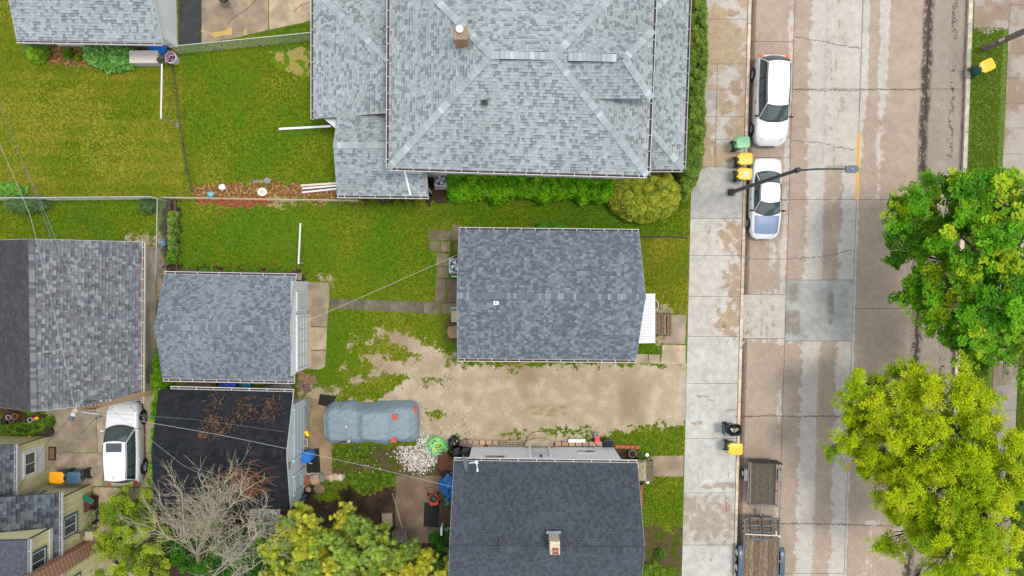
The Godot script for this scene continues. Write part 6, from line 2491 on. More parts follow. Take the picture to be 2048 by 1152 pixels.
func poles_and_wires() -> void:
	var wood := mat(rgb8(192, 158, 120), 0.9, "coarse", 1.5)
	var t := thing("utility_pole", "wooden utility pole with wire fittings behind the garages", "utility pole")
	var b := W(331, 777, 0)
	var top := W(150, 823, 7.85)
	var g := Geo.new()
	g.tube([b - Vector3(0, 0.2, 0), b.lerp(top, 0.5), top], 0.17, 0.13, 12)
	part(t, "pole", g, wood)
	var steel := mat(rgb8(188, 192, 196), 0.4, "fine", 4.0, 0.5)
	var br := Geo.new()
	br.tube([top - Vector3(0.05, 0.2, 0), top + Vector3(0.5, -0.25, 0.12), top + Vector3(0.95, -0.2, 0.15)], 0.03, -1, 6)
	br.tube([top + Vector3(0, -0.1, -0.1), top + Vector3(0.1, 0.05, -0.35)], 0.04, -1, 6)
	br.cbox(top + Vector3(-0.02, 0.0, 0.12), Vector3(0.22, 0.28, 0.2), 0.03)
	part(t, "bracket", br, steel)
	var ins := Geo.new()
	ins.lathe(top + Vector3(-0.1, 0.0, 0.28), [Vector2(0.1, 0), Vector2(0.13, 0.08), Vector2(0.1, 0.16), Vector2(0.04, 0.2), Vector2(0, 0.2)], 12)
	ins.lathe(top + Vector3(0.85, -0.2, 0.32), [Vector2(0.05, 0), Vector2(0.07, 0.06), Vector2(0.03, 0.12), Vector2(0, 0.12)], 10)
	ins.lathe(top + Vector3(1.0, -0.25, 0.26), [Vector2(0.05, 0), Vector2(0.07, 0.06), Vector2(0.03, 0.12), Vector2(0, 0.12)], 10)
	part(t, "insulator", ins, mat(rgb8(70, 72, 80), 0.3))
	var lp := Geo.new()
	for k in 3:
		var pts := []
		for s in 13:
			var a := TAU * s / 12
			pts.append(top + Vector3(0.45 + 0.3 * cos(a) + 0.1 * k, -0.15 - 0.1 * k, -0.25 + 0.18 * sin(a)))
		lp.tube(pts, 0.014, -1, 4, false)
	part(t, "cable_loop", lp, mat(Color(0.08, 0.08, 0.09), 0.6))
	var cl := Geo.new()
	var cp := b.lerp(top, 0.72)
	for k in 3:
		cl.cbox(cp + Vector3(-0.15 + 0.16 * k, 0.02 - 0.1 * k, -0.14), Vector3(0.12, 0.1, 0.12), 0.02)
	part(t, "cable_clamp", cl, steel)
	# the eastern pole leans out of the picture
	var t2 := thing("utility_pole", "grey weathered utility pole with a white tag on the eastern verge", "utility pole")
	var b2 := W(1969, 97, 0.02)
	var g2 := Geo.new()
	g2.tube([b2 - Vector3(0, 0.2, 0), b2 + Vector3(0.1, 5, 0.2), b2 + Vector3(0.1, 9.5, 0.3)], 0.17, 0.13, 12)
	part(t2, "pole", g2, mat(rgb8(138, 124, 114), 0.9, "bark", 0.7))
	var tg := Geo.new()
	tg.cbox(b2 + Vector3(-0.155, 1.55, 0.07), Vector3(0.02, 0.42, 0.13), 0.006, Basis(Vector3.UP, 0.45))
	part(t2, "tag", tg, mat(rgb8(226, 226, 228), 0.5, "speck", 6.0))
	var pal := rgb8(150, 152, 154)
	wire("overhead_wire", "pale twisted wire crossing the western lawn to the wooden pole", [W(-60, 160, 7.6), W(60, 430, 7.1), top], 0.010, pal)
	wire("overhead_wire", "dark wire crossing the western garage roof", [W(-40, 120, 7.4), W(75, 400, 6.9), W(205, 780, 6.0), cp + Vector3(0, 0, -0.1)], 0.015, rgb8(84, 84, 88))
	wire("overhead_wire", "thin second wire beside the dark wire over the western garage", [W(40, 310, 7.0), W(120, 500, 6.7), W(208, 740, 6.2), cp], 0.010, rgb8(120, 120, 124))
	wire("service_drop", "pale service wire running east to the dark roofed house", [top + Vector3(0.5, -0.2, 0.1), W(430, 868, 6.0), W(700, 925, 4.9), W(905, 974, 3.75)], 0.009, pal)
	wire("service_drop", "pale service wire crossing the black garage roof to the south east", [cp + Vector3(0, 0.1, 0), W(365, 930, 5.2), W(560, 1030, 4.8), W(800, 1170, 4.4)], 0.008, rgb8(130, 130, 132))
	wire("service_drop", "dark wire running down to the cream house", [top, W(95, 885, 4.6), W(28, 990, 3.1)], 0.012, rgb8(60, 60, 62))
	wire("service_drop", "second dark wire running down to the cream house", [top + Vector3(0.9, -0.2, 0.2), W(150, 880, 4.9), W(30, 1000, 3.1)], 0.010, rgb8(60, 60, 62))
	wire("service_drop", "pale wire from the white garage gable to the small grey house", [W(577, 657, 3.35), W(660, 622, 3.3), W(918, 508, 3.0)], 0.009, rgb8(170, 168, 160))
	wire("service_drop", "faint wire crossing the black garage roof below its ridge", [top + Vector3(0.9, -0.2, 0.1), W(380, 838, 5.6), W(612, 870, 2.6)], 0.008, rgb8(96, 98, 102))

func chain_fence(label: String, pts: Array, h: float, tone: Color, rail := 0.024, mesh_step := 0.075) -> void:
	var t := thing("chain_link_fence", label, "fence")
	var steel := mat(tone, 0.45, "fine", 4.0, 0.3)
	for k in pts.size() - 1:
		var a: Vector3 = pts[k]
		var b: Vector3 = pts[k + 1]
		var l := a.distance_to(b)
		var x := (b - a) / l
		var rg := Geo.new()
		rg.tube([a + Vector3(0, h, 0), b + Vector3(0, h, 0)], rail, -1, 8)
		part(t, "top_rail", rg, steel)
		var n := maxi(1, int(round(l / 2.6)))
		for s in n + (1 if k == pts.size() - 2 else 0):
			var pg := Geo.new()
			var p := a + (b - a) * (float(s) / n)
			pg.tube([p, p + Vector3(0, h + 0.03, 0)], 0.028, -1, 8)
			part(t, "post", pg, steel)
		var wg := Geo.new()
		var zz := x.cross(Vector3.UP) * 0.0018
		var m := int(l / mesh_step)
		var slope := h
		for s in range(-int(h / mesh_step), m + 1):
			for dirn in [1.0, -1.0]:
				var s0: float = s * mesh_step if dirn > 0 else s * mesh_step + h
				var t0 := 0.0
				var t1 := h
				# clip the slanting wire to the panel
				if dirn > 0:
					if s0 < 0:
						t0 = -s0
					if s0 + h > l:
						t1 = l - s0
				else:
					if s0 > l:
						t0 = s0 - l
					if s0 - h < 0:
						t1 = s0
				if t1 - t0 < 0.05:
					continue
				var p0: Vector3 = a + x * (s0 + dirn * t0) + Vector3(0, 0.02 + t0 * 0.97, 0)
				var p1: Vector3 = a + x * (s0 + dirn * t1) + Vector3(0, 0.02 + t1 * 0.97, 0)
				var sd: Vector3 = (x * -dirn + Vector3.UP).normalized() * 0.0022
				wg.quad(p0 - sd, p0 + sd, p1 + sd, p1 - sd)
				wg.quad(p0 - zz, p0 + zz, p1 + zz, p1 - zz)
		part(t, "wire_mesh", wg, steel)

func fences() -> void:
	var pale := rgb8(196, 198, 200)
	chain_fence("chain link fence along the tan patio with a pale top rail", [W(362, 108), W(606, 84), W(640, 80)], 1.2, pale)
	chain_fence("chain link fence between the two western lawns", [W(-40, 402), W(322, 399), W(336, 402)], 1.2, pale)
	chain_fence("chain link fence beside the planter bed and beige garage", [W(337, 404), W(334, 552)], 1.2, rgb8(170, 176, 178))
	# low wire garden fence dividing the northern lawns
	var t := thing("garden_fence", "low dark wire fence dividing the northern lawns", "fence")
	var dm := mat(rgb8(58, 66, 44), 0.7)
	var line := [W(350, 136), W(356, 180), W(362, 235), W(370, 290), W(378, 340), W(390, 384)]
	for k in line.size():
		var g := Geo.new()
		g.tube([line[k], line[k] + Vector3(0, 0.5, 0)], 0.018, -1, 6)
		part(t, "stake", g, dm)
	for h in [0.12, 0.25, 0.38, 0.48]:
		var g := Geo.new()
		var p := []
		for q in line:
			p.append(q + Vector3(0, h, 0))
		g.tube(p, 0.010, -1, 5)
		part(t, "strand", g, dm)
	var t2 := thing("bed_fence", "thin tan rail fence along the wood chip beds", "fence")
	var tm := mat(rgb8(168, 160, 142), 0.6)
	var l2 := [W(337, 398), W(450, 400), W(560, 402), W(640, 403), W(722, 404)]
	for k in l2.size():
		var g := Geo.new()
		g.tube([l2[k], l2[k] + Vector3(0, 0.8, 0)], 0.02, -1, 6)
		part(t2, "stake", g, tm)
	for h in [0.3, 0.55, 0.8]:
		var g := Geo.new()
		var p := []
		for q in l2:
			p.append(q + Vector3(0, h, 0))
		g.tube(p, 0.022 if h > 0.7 else 0.008, -1, 6)
		part(t2, "rail", g, tm)
	# timber edging of the planter beds
	var t3 := thing("bed_edging", "brown timber edging around the lawn corner by the white garage", "edging")
	var bm := mat(rgb8(104, 82, 66), 0.9, "wood", 1.0)
	for s in [[352, 400, 355, 540], [355, 540, 397, 541], [400, 541, 585, 545], [340, 400, 352, 400], [341, 402, 341, 425]]:
		var a := W(s[0], s[1])
		var b := W(s[2], s[3])
		var g := Geo.new()
		var d := (b - a).normalized()
		g.cbox((a + b) * 0.5 + Vector3(0, 0.07, 0), Vector3(a.distance_to(b), 0.16, 0.09), 0.01, Basis(d, Vector3.UP, d.cross(Vector3.UP)))
		part(t3, "timber", g, bm)

# ---------------------------------------------------------------- yard things
func air_conditioner(label: String, at: Vector3, s: float) -> void:
	var t := thing("air_conditioner", label, "air conditioner", at)
	var cm := mat(rgb8(176, 184, 190), 0.5, "fine", 2.0)
	var g := Geo.new()
	g.cbox(Vector3(0, 0.40, 0), Vector3(s, 0.74, s), 0.04)
	part(t, "casing", g, cm)
	var pad := Geo.new()
	pad.box(Vector3(0, 0.015, 0), Vector3(s + 0.12, 0.05, s + 0.12))
	part(t, "pad", pad, mat(rgb8(150, 146, 138), 0.9))
	var w := Geo.new()
	w.lathe(Vector3(0, 0.772, 0), [Vector2(s * 0.43, 0), Vector2(s * 0.41, 0.012), Vector2(s * 0.40, 0.003), Vector2(0, 0.003)], 24)
	part(t, "fan_well", w, mat(Color(0.07, 0.08, 0.10), 0.7))
	for k in 4:
		var f := Geo.new()
		var b := Basis(Vector3.UP, TAU * k / 4 + 0.3)
		f.quad(b * Vector3(0.05, 0.785, -0.04), b * Vector3(s * 0.34, 0.785, -0.13), b * Vector3(s * 0.34, 0.80, 0.10), b * Vector3(0.05, 0.80, 0.05))
		part(t, "fan_blade", f, mat(rgb8(206, 212, 218), 0.4))
	var gr := Geo.new()
	for k in 4:
		var pts := []
		for a in 21:
			pts.append(Vector3(cos(TAU * a / 20), 0, sin(TAU * a / 20)) * s * (0.12 + 0.09 * k) + Vector3(0, 0.82, 0))
		gr.tube(pts, 0.005, -1, 4, false)
	for k in 6:
		var b := Basis(Vector3.UP, PI * k / 6)
		gr.tube([b * Vector3(-s * 0.42, 0.815, 0), b * Vector3(s * 0.42, 0.815, 0)], 0.005, -1, 4)
	gr.lathe(Vector3(0, 0.81, 0), [Vector2(0.07, 0), Vector2(0.06, 0.02), Vector2(0, 0.025)], 12)
	part(t, "guard", gr, mat(rgb8(150, 158, 164), 0.5))

func pot(label: String, at: Vector3, r: float, h: float, tone: Color, plant := Color(0, 0, 0, 0), group := "plant pots") -> Node3D:
	var t := thing("plant_pot", label, "pot", at, 0.0, group)
	var g := Geo.new()
	g.lathe(Vector3.ZERO, [Vector2(0, 0.0), Vector2(r * 0.72, 0.0), Vector2(r, h * 0.86), Vector2(r * 1.08, h * 0.87), Vector2(r * 1.08, h), Vector2(r * 0.92, h), Vector2(r * 0.9, h * 0.8)], 18)
	part(t, "pot", g, mat(tone, 0.8, "coarse", 3.0))
	var s := Geo.new()
	s.lathe(Vector3(0, h * 0.80, 0), [Vector2(r * 0.93, 0), Vector2(r * 0.5, 0.03), Vector2(0, 0.035)], 14)
	part(t, "soil", s, mat(rgb8(48, 38, 32), 0.95, "speck", 5.0))
	if plant.a > 0:
		var p := Geo.new()
		for k in 60:
			p.col = lin(plant) * rr(0.6, 1.4)
			var d := Vector3(rr(-1, 1), rr(0.0, 1.0), rr(-1, 1)) * r
			var c := Vector3(0, h * 0.85, 0) + d
			var b := Basis.from_euler(Vector3(rr(-0.9, 0.9), rr(0, TAU), rr(-0.9, 0.9)))
			var e := r * 0.28
			p.quad(c - b.x * e * 0.5, c - b.z * e, c + b.x * e * 0.5, c + b.z * e)
		part(t, "plant", p, leaf_mat())
	return t

func heap(called: String, label: String, category: String, at: Vector3, r: Vector3, sd: int, rough: float, m: Material, group := "") -> MeshInstance3D:
	var g := Geo.new()
	g.blob(Vector3(0, r.y * 0.75, 0), r, sd, rough, 12, 18)
	for i in g.v.size():
		g.v[i].y = maxf(g.v[i].y, 0.0)
	var o := single(called, label, category, g, m, group)
	o.position = at
	return o

func yard_things() -> void:
	air_conditioner("air conditioner at the corner of the large house beside the hedge", W(884, 364), 0.72)
	air_conditioner("air conditioner against the west wall of the small grey house", W(914, 532), 0.78)
	# clothes poles
	var white := mat(Color(0.84, 0.84, 0.83), 0.5, "fine", 3.0)
	var t := thing("clothes_post", "white clothes line post with long bar on the north lawn", "clothes post")
	var g := Geo.new()
	var ft := W(355, 250)
	var hd := W(322, 237, 1.85)
	g.tube([ft, ft + Vector3(0, 0.9, 0), hd], 0.035, -1, 8)
	part(t, "post", g, mat(rgb8(150, 152, 140), 0.5, "fine", 3.0))
	var g2 := Geo.new()
	g2.tube([hd, W(324, 128, 1.85)], 0.045, -1, 8)
	part(t, "bar", g2, white)
	var g3 := Geo.new()
	g3.lathe(ft, [Vector2(0.14, 0), Vector2(0.12, 0.05), Vector2(0, 0.06)], 12)
	part(t, "footing", g3, mat(rgb8(150, 140, 120), 0.9, "coarse", 2.0))
	var t2 := thing("clothes_post", "short white post lying across the middle lawn", "clothes post")
	var p2 := Geo.new()
	p2.tube([W(597, 528, 1.7), W(601, 446, 1.7)], 0.05, -1, 8)
	part(t2, "bar", p2, white)
	var p3 := Geo.new()
	var b3 := W(607, 526)
	p3.tube([b3, W(598, 526, 1.68)], 0.04, -1, 8)
	part(t2, "post", p3, white)
	# by the white sided house
	var bx := thing("deck_box", "beige storage box with sloping lid against the white house wall", "storage box", W(300, 122))
	var q := Geo.new()
	q.cbox(Vector3(0, 0.3, 0), Vector3(1.5, 0.6, 0.62), 0.02)
	part(bx, "box", q, mat(rgb8(186, 184, 168), 0.7, "fine", 1.5))
	var q2 := Geo.new()
	q2.cbox(Vector3(0, 0.64, -0.02), Vector3(1.58, 0.06, 0.68), 0.015, Basis(Vector3.RIGHT, 0.06))
	part(bx, "lid", q2, mat(rgb8(206, 196, 188), 0.6, "fine", 1.5))
	var tub := thing("plastic_tub", "bright blue plastic lid behind the storage box", "tub", W(322, 103))
	var q3 := Geo.new()
	q3.lathe(Vector3.ZERO, [Vector2(0.34, 0), Vector2(0.42, 0.35), Vector2(0.46, 0.36), Vector2(0.46, 0.42), Vector2(0.3, 0.46), Vector2(0, 0.47)], 18, Basis(), 1.1, 0.7)
	part(tub, "tub", q3, mat(rgb8(10, 110, 196), 0.4))
	pot("tall white pot of purple flowers beside the storage box", W(352, 122), 0.30, 0.62, rgb8(216, 222, 230), rgb8(196, 150, 190))
	var bb := thing("lantern", "small black iron lantern on the storage box lid", "lantern", W(322, 122, 0.68))
	var q4 := Geo.new()
	q4.lathe(Vector3.ZERO, [Vector2(0.12, 0), Vector2(0.12, 0.05), Vector2(0.06, 0.08), Vector2(0.09, 0.22), Vector2(0.14, 0.24), Vector2(0.03, 0.34), Vector2(0, 0.35)], 8)
	part(bb, "frame", q4, mat(rgb8(40, 40, 44), 0.5))
	# kettle grill on the patio
	var kg := thing("kettle_grill", "black kettle grill on the tan patio", "grill", W(458, 6, 0.03))
	var q5 := Geo.new()
	q5.lathe(Vector3(0, 0.5, 0), [Vector2(0.02, 0), Vector2(0.2, 0.06), Vector2(0.29, 0.2), Vector2(0.3, 0.26), Vector2(0.27, 0.36), Vector2(0.16, 0.46), Vector2(0.0, 0.5)], 20)
	part(kg, "bowl", q5, mat(Color(0.05, 0.05, 0.055), 0.2, "", 1.0, 0.0, 0.7))
	for k in 3:
		var lg := Geo.new()
		var a := TAU * k / 3 + 1.1
		lg.tube([Vector3(cos(a) * 0.18, 0.58, sin(a) * 0.18), Vector3(cos(a) * 0.34, 0.0, sin(a) * 0.34)], 0.016, -1, 6)
		part(kg, "leg", lg, mat(rgb8(150, 150, 152), 0.4, "", 1.0, 0.6))
	var q6 := Geo.new()
	q6.tube([Vector3(-0.06, 1.0, -0.05), Vector3(-0.05, 1.06, 0), Vector3(0.06, 1.06, 0), Vector3(0.07, 1.0, 0.05)], 0.015, -1, 6)
	part(kg, "handle", q6, mat(rgb8(200, 200, 200), 0.4))
	# bed ornaments, hose reel lids and spare pipes
	var lids := thing("well_cover", "round white cover with a tan centre in the wood chip bed", "cover", W(525, 384))
	var q7 := Geo.new()
	q7.lathe(Vector3.ZERO, [Vector2(0.27, 0), Vector2(0.27, 0.06), Vector2(0.24, 0.08), Vector2(0.15, 0.07), Vector2(0.12, 0.07)], 20, Basis(), 1.0, 0.85)
	part(lids, "ring", q7, mat(rgb8(216, 208, 200), 0.7))
	var q8 := Geo.new()
	q8.lathe(Vector3(0, 0.055, 0), [Vector2(0.14, 0), Vector2(0.1, 0.02), Vector2(0, 0.025)], 14)
	part(lids, "cap", q8, mat(rgb8(196, 160, 130), 0.8))
	for s in [[601, 371, 676, 366, rgb8(216, 198, 178), "tan plank on the ground beside the large house"], [605, 377, 676, 371, rgb8(230, 230, 236), "upper white pipe on the ground beside the large house"], [604, 385, 678, 377, rgb8(226, 226, 234), "lower white pipe on the ground beside the large house"]]:
		var o := Geo.new()
		var a := W(s[0], s[1], 0.06)
		var b := W(s[2], s[3], 0.06)
		var d := (b - a).normalized()
		if s[4].g > 0.8:
			o.tube([a, b], 0.055, -1, 10)
		else:
			o.cbox((a + b) * 0.5 - Vector3(0, 0.03, 0), Vector3(a.distance_to(b), 0.06, 0.12), 0.01, Basis(d, Vector3.UP, d.cross(Vector3.UP)))
		single("pipe" if s[4].g > 0.8 else "plank", s[5], "pipe" if s[4].g > 0.8 else "plank", o, mat(s[4], 0.5, "fine", 3.0))
	for s in [[447, 375, rgb8(220, 226, 236), "small white garden ornament in the wood chip bed"], [424, 389, rgb8(120, 160, 176), "small blue garden ornament by the bed fence"], [328, 487, rgb8(110, 150, 176), "blue cloth on the ground by the planter bed"]]:
		heap("garden_ornament", s[3], "ornament", W(s[0], s[1]), Vector3(0.18, 0.16, 0.15), int(s[0]), 0.9, mat(s[2], 0.6))
	var rk := heap("rock", "grey rock on the edge of the wood chip bed", "rock", W(536, 362), Vector3(0.2, 0.12, 0.17), 4, 0.4, mat(rgb8(150, 148, 142), 0.9, "coarse", 2.0))
	var sp := Geo.new()
	sp.cbox(W(519, 363, 0.05), Vector3(0.75, 0.06, 0.2), 0.01, Basis(Vector3.UP, 0.05))
	single("plank", "short weathered plank beside the grey rock in the bed", "plank", sp, mat(rgb8(150, 132, 100), 0.9, "wood", 1.0))
	# hose edging line in the front lawn
	var eg := Geo.new()
	eg.tube([W(1280, 474, 0.03), W(1310, 474, 0.03), W(1340, 473, 0.03), W(1374, 476, 0.03)], 0.045, -1, 7)
	single("drain_hose", "black drain hose lying across the front lawn", "hose", eg, mat(rgb8(42, 44, 40), 0.7))
	# wall plaque ring by the awning
	var hp := Geo.new()
	var pts := []
	for k in 17:
		var a := TAU * k / 16
		pts.append(W(1310, 610, 1.5) + Vector3(0.16 * cos(a) + 0.02, 0, 0.26 * sin(a)))
	hp.tube(pts, 0.025, -1, 6, false)
	var hb := thing("hanging_basket", "white ringed hanging flower basket at the awning corner", "basket")
	part(hb, "ring", hp, white)
	var hk := Geo.new()
	hk.blob(W(1310, 610, 1.38), Vector3(0.17, 0.16, 0.24), 4, 0.25, 8, 12)
	part(hb, "soil", hk, mat(rgb8(120, 84, 56), 0.9, "speck", 5.0))
	var hh := Geo.new()
	for k in 3:
		var a := TAU * k / 3
		hh.tube([W(1310, 610, 1.5) + Vector3(0.16 * cos(a), 0, 0.26 * sin(a)), W(1305, 609, 2.26)], 0.008, -1, 4)
	part(hb, "chain", hh, mat(rgb8(60, 50, 60), 0.5))

func south_yard() -> void:
	var wm := mat(Color(0.05, 0.05, 0.055), 0.9, "fine", 3.0)
	# mats
	for s in [[[[640, 788], [672, 793], [666, 815], [636, 809]], "black rubber mat beside the covered car"], [[[612, 900], [638, 896], [641, 945], [614, 946]], "black rubber mat behind the blue barrel"], [[[849, 1005], [878, 1007], [877, 1054], [847, 1053]], "large black mat on the brown patio"]]:
		var p := []
		for q in s[0]:
			p.append(W(q[0], q[1], 0.04))
		var g := Geo.new()
		g.prism(p, 0.035, 0.055)
		single("rubber_mat", s[1], "mat", g, mat(Color(0.06, 0.06, 0.065), 0.85, "coarse", 3.0))
	# blue barrel on a stand
	var t := thing("rain_barrel", "bright blue plastic barrel in front of the garage door", "barrel", W(622, 907, 0.03))
	var b := Geo.new()
	b.lathe(Vector3.ZERO, [Vector2(0.25, 0), Vector2(0.29, 0.05), Vector2(0.31, 0.3), Vector2(0.29, 0.33), Vector2(0.31, 0.36), Vector2(0.31, 0.62), Vector2(0.29, 0.65), Vector2(0.3, 0.9), Vector2(0.3, 0.94), Vector2(0.26, 0.94), Vector2(0.25, 0.90), Vector2(0, 0.90)], 22)
	part(t, "barrel", b, mat(rgb8(16, 116, 206), 0.4, "fine", 3.0))
	var bl := Geo.new()
	bl.tube([Vector3(0.05, 0.5, 0.3), Vector3(0.08, 0.5, 0.42), Vector3(0.2, 0.46, 0.44)], 0.025, -1, 6)
	part(t, "tap", bl, mat(rgb8(170, 180, 190), 0.4))
	var bk := thing("basket", "grey plastic basket with pale rim by the garage wall", "basket", W(613, 882, 0.03))
	var g0 := Geo.new()
	g0.cbox(Vector3(0, 0.17, 0), Vector3(0.30, 0.34, 0.38), 0.03)
	part(bk, "body", g0, mat(rgb8(112, 104, 98), 0.7))
	var g1 := Geo.new()
	for s in [[-0.16, 0, 0.04, 0.42], [0.16, 0, 0.04, 0.42], [0, -0.2, 0.36, 0.04], [0, 0.2, 0.36, 0.04]]:
		g1.cbox(Vector3(s[0], 0.35, s[1]), Vector3(s[2], 0.04, s[3]), 0.01)
	part(bk, "rim", g1, mat(rgb8(186, 170, 168), 0.6))
	var yl := Geo.new()
	yl.cbox(Vector3(0, 0.1, 0), Vector3(0.16, 0.2, 0.34), 0.03)
	var yo := single("jug", "small yellow plastic jug by the grey basket", "jug", yl, mat(rgb8(246, 196, 10), 0.4))
	yo.position = W(615, 866, 0.03)
	yo.rotation.y = 0.5
	var gp := Geo.new()
	gp.cbox(Vector3(0, 0.02, 0), Vector3(0.36, 0.04, 1.9), 0.01)
	gp.cbox(Vector3(0.1, 0.05, -0.5), Vector3(0.30, 0.05, 0.85), 0.015)
	var go := single("stone_slab", "flat grey stone slabs along the garage door sill", "slab", gp, mat(rgb8(120, 118, 112), 0.9, "coarse", 1.5))
	go.position = W(614, 830, 0.03)
	# border stones
	var stones := [[611, 960, 0.32, 0.34, rgb8(150, 84, 66)], [631, 958, 0.30, 0.32, rgb8(186, 150, 128)], [644, 956, 0.22, 0.24, rgb8(130, 124, 122)], [654, 953, 0.15, 0.18, rgb8(170, 132, 116)], [663, 955, 0.16, 0.2, rgb8(196, 178, 146)], [672, 953, 0.16, 0.2, rgb8(198, 172, 146)], [681, 954, 0.17, 0.2, rgb8(212, 196, 178)], [688, 952, 0.12, 0.16, rgb8(140, 134, 130)], [638, 966, 0.09, 0.11, rgb8(196, 170, 146)], [617, 978, 0.17, 0.15, rgb8(180, 166, 138)], [640, 976, 0.34, 0.28, rgb8(122, 106, 74)]]
	var kinds := ["rust red boulder nearest the garage wall in the stone row", "large pinkish tan boulder second in the stone row", "dark grey stone third in the stone row", "small reddish stone in the middle of the row", "small tan stone left of the pinkish one", "pinkish tan stone beside the white stone", "whitest rounded stone near the end of the row", "small grey stone ending the stone row", "tiny pebble below the pinkish tan boulder", "pale stone under the corner of the garage", "flat mossy stone south of the stone row"]
	for k in stones.size():
		var s: Array = stones[k]
		heap("boulder", kinds[k], "stone", W(s[0], s[1]), Vector3(s[2], minf(s[2], s[3]) * 0.6, s[3]), 300 + k, 0.35, mat(s[4], 0.9, "coarse", 2.5), "border stones")
	# white gravel
	var spots := []
	for i in 2200:
		var a := rr(0, TAU)
		var q := sqrt(rng.randf())
		var px := 838 + 42 * q * cos(a) * rr(0.7, 1.25)
		var py := 906 + 38 * q * sin(a) * rr(0.7, 1.25)
		if i % 9 == 0:
			px = rr(690, 960)
			py = rr(812, 948)
		if i % 14 == 0:
			px = rr(602, 640)
			py = rr(940, 956)
		if px > 903 and py > 895 or px < 833 and px > 640 and py < 892:
			continue
		spots.append(W(px, py, 0.005))
	for i in 900:
		spots.append(W(rr(500, 560), rr(1018, 1060), 0.005))
	var pg := Geo.new()
	pg.blob(Vector3.ZERO, Vector3(0.035, 0.02, 0.028), 8, 0.5, 4, 6)
	var mm := MultiMesh.new()
	mm.transform_format = MultiMesh.TRANSFORM_3D
	mm.use_colors = true
	mm.mesh = pg.mesh()
	mm.instance_count = spots.size()
	for i in spots.size():
		var sc := rr(0.7, 1.7)
		mm.set_instance_transform(i, Transform3D(Basis(Vector3.UP, rr(0, TAU)).scaled(Vector3.ONE * sc), spots[i] + Vector3(0, 0.012, 0)))
		var c := lin(rgb8(214, 208, 202)).lerp(lin(rgb8(120, 104, 92)), rng.randf())
		mm.set_instance_color(i, c)
	var mo := MultiMeshInstance3D.new()
	mo.name = "gravel"
	mo.multimesh = mm
	mo.material_override = vmat(0.9, "", 1.0)
	mo.set_meta("kind", "stuff")
	mo.set_meta("label", "scattered white gravel beside the covered car")
	mo.set_meta("category", "gravel")
	add_child(mo)
	# tangled hose
	for c in [[rgb8(24, 176, 112), 0.0, 0.52, "bright green garden hose tangled in a heap on the gravel", 9], [rgb8(206, 226, 62), 1.3, 0.38, "yellow garden hose tangled on top of the green hose", 7], [rgb8(140, 206, 178), 2.1, 0.5, "pale mint hose trailing from the hose heap", 4]]:
		var p := []
		var n: int = 22 * c[4]
		for k in n:
			var a: float = TAU * k / 22 + c[1]
			var rad: float = c[2] * (0.72 + 0.25 * sin(k * 0.31 + c[1]))
			p.append(W(874, 891) + Vector3(rad * cos(a) * 1.05 + 0.12 * sin(k * 0.09), 0.04 + 0.16 * abs(sin(k * 0.13 + c[1])) + 0.03 * (k % 22) / 22.0, rad * sin(a) * 0.9 + 0.14 * cos(k * 0.07)))
		if c[1] > 2.0:
			p.append(W(852, 868, 0.03))
			p.append(W(848, 882, 0.03))
			p.append(W(866, 930, 0.03))
		var g := Geo.new()
		g.tube(p, 0.017, -1, 5)
		single("garden_hose", c[3], "hose", g, mat(c[0], 0.4), "tangled hoses")
	# bags
	for s in [[908, 882, 0.3, 0.34, "shiny black rubbish bag farthest north in the pile"], [914, 903, 0.36, 0.3, "shiny black rubbish bag against the pile's south side"], [931, 901, 0.28, 0.3, "shiny black rubbish bag closest to the white wall"]]:
		heap("rubbish_bag", s[4], "rubbish bag", W(s[0], s[1]), Vector3(s[2], 0.26, s[3]), int(s[0] + s[1]), 0.55, mat(Color(0.05, 0.055, 0.06), 0.25, "", 1.0, 0.0, 0.5), "rubbish bags")
	var bu := thing("bucket", "purple brown bucket of scraps beside the rubbish bags", "bucket", W(931, 884))
	var bg := Geo.new()
	bg.lathe(Vector3.ZERO, [Vector2(0.15, 0), Vector2(0.2, 0.3), Vector2(0.22, 0.3), Vector2(0.22, 0.33), Vector2(0.17, 0.33), Vector2(0.15, 0.15), Vector2(0, 0.15)], 16, Basis(), 1.15, 0.85)
	part(bu, "body", bg, mat(rgb8(120, 92, 98), 0.6))
	var sc := Geo.new()
	for k in 5:
		sc.blob(Vector3(0.09 * cos(k * 2.2), 0.2, 0.06 * sin(k * 2.2)), Vector3(0.06, 0.05, 0.05), k, 0.5, 5, 7)
	part(bu, "scraps", sc, mat(rgb8(150, 130, 120), 0.8))
	# rusty scrap and leaves in the corner, blue tarp, mower, basket chair
	heap("leaf_pile", "heap of brown dead leaves behind the dark roofed house", "leaves", W(893, 925), Vector3(0.5, 0.2, 0.6), 51, 0.8, mat(rgb8(112, 74, 46), 0.95, "speck", 3.0))
	heap("leaf_pile", "dark scrap heap beside the pale pot", "scrap", W(896, 944), Vector3(0.45, 0.24, 0.35), 57, 0.9, mat(rgb8(64, 44, 34), 0.95, "speck", 3.0))
	pot("pale ringed pot against the dark roof edge", W(905, 937), 0.17, 0.3, rgb8(190, 168, 146))
	heap("tarpaulin", "bright blue tarpaulin bundled against the back wall", "tarpaulin", W(900, 966), Vector3(0.42, 0.45, 0.55), 61, 0.7, mat(rgb8(10, 104, 176), 0.5, "fine", 3.0))
	heap("tarpaulin", "small blue tarpaulin bundle south of the bigger one", "tarpaulin", W(903, 985), Vector3(0.32, 0.4, 0.36), 63, 0.7, mat(rgb8(14, 96, 164), 0.5, "fine", 3.0))
	heap("tarpaulin", "green folded sheet below the blue tarpaulin", "tarpaulin", W(898, 1000), Vector3(0.24, 0.3, 0.26), 64, 0.8, mat(rgb8(60, 120, 104), 0.6, "fine", 3.0))
	var mw := thing("lawn_mower", "black and red lawn mower beside the patio mat", "mower", W(868, 992, 0.03), 0.15)
	var md := Geo.new()
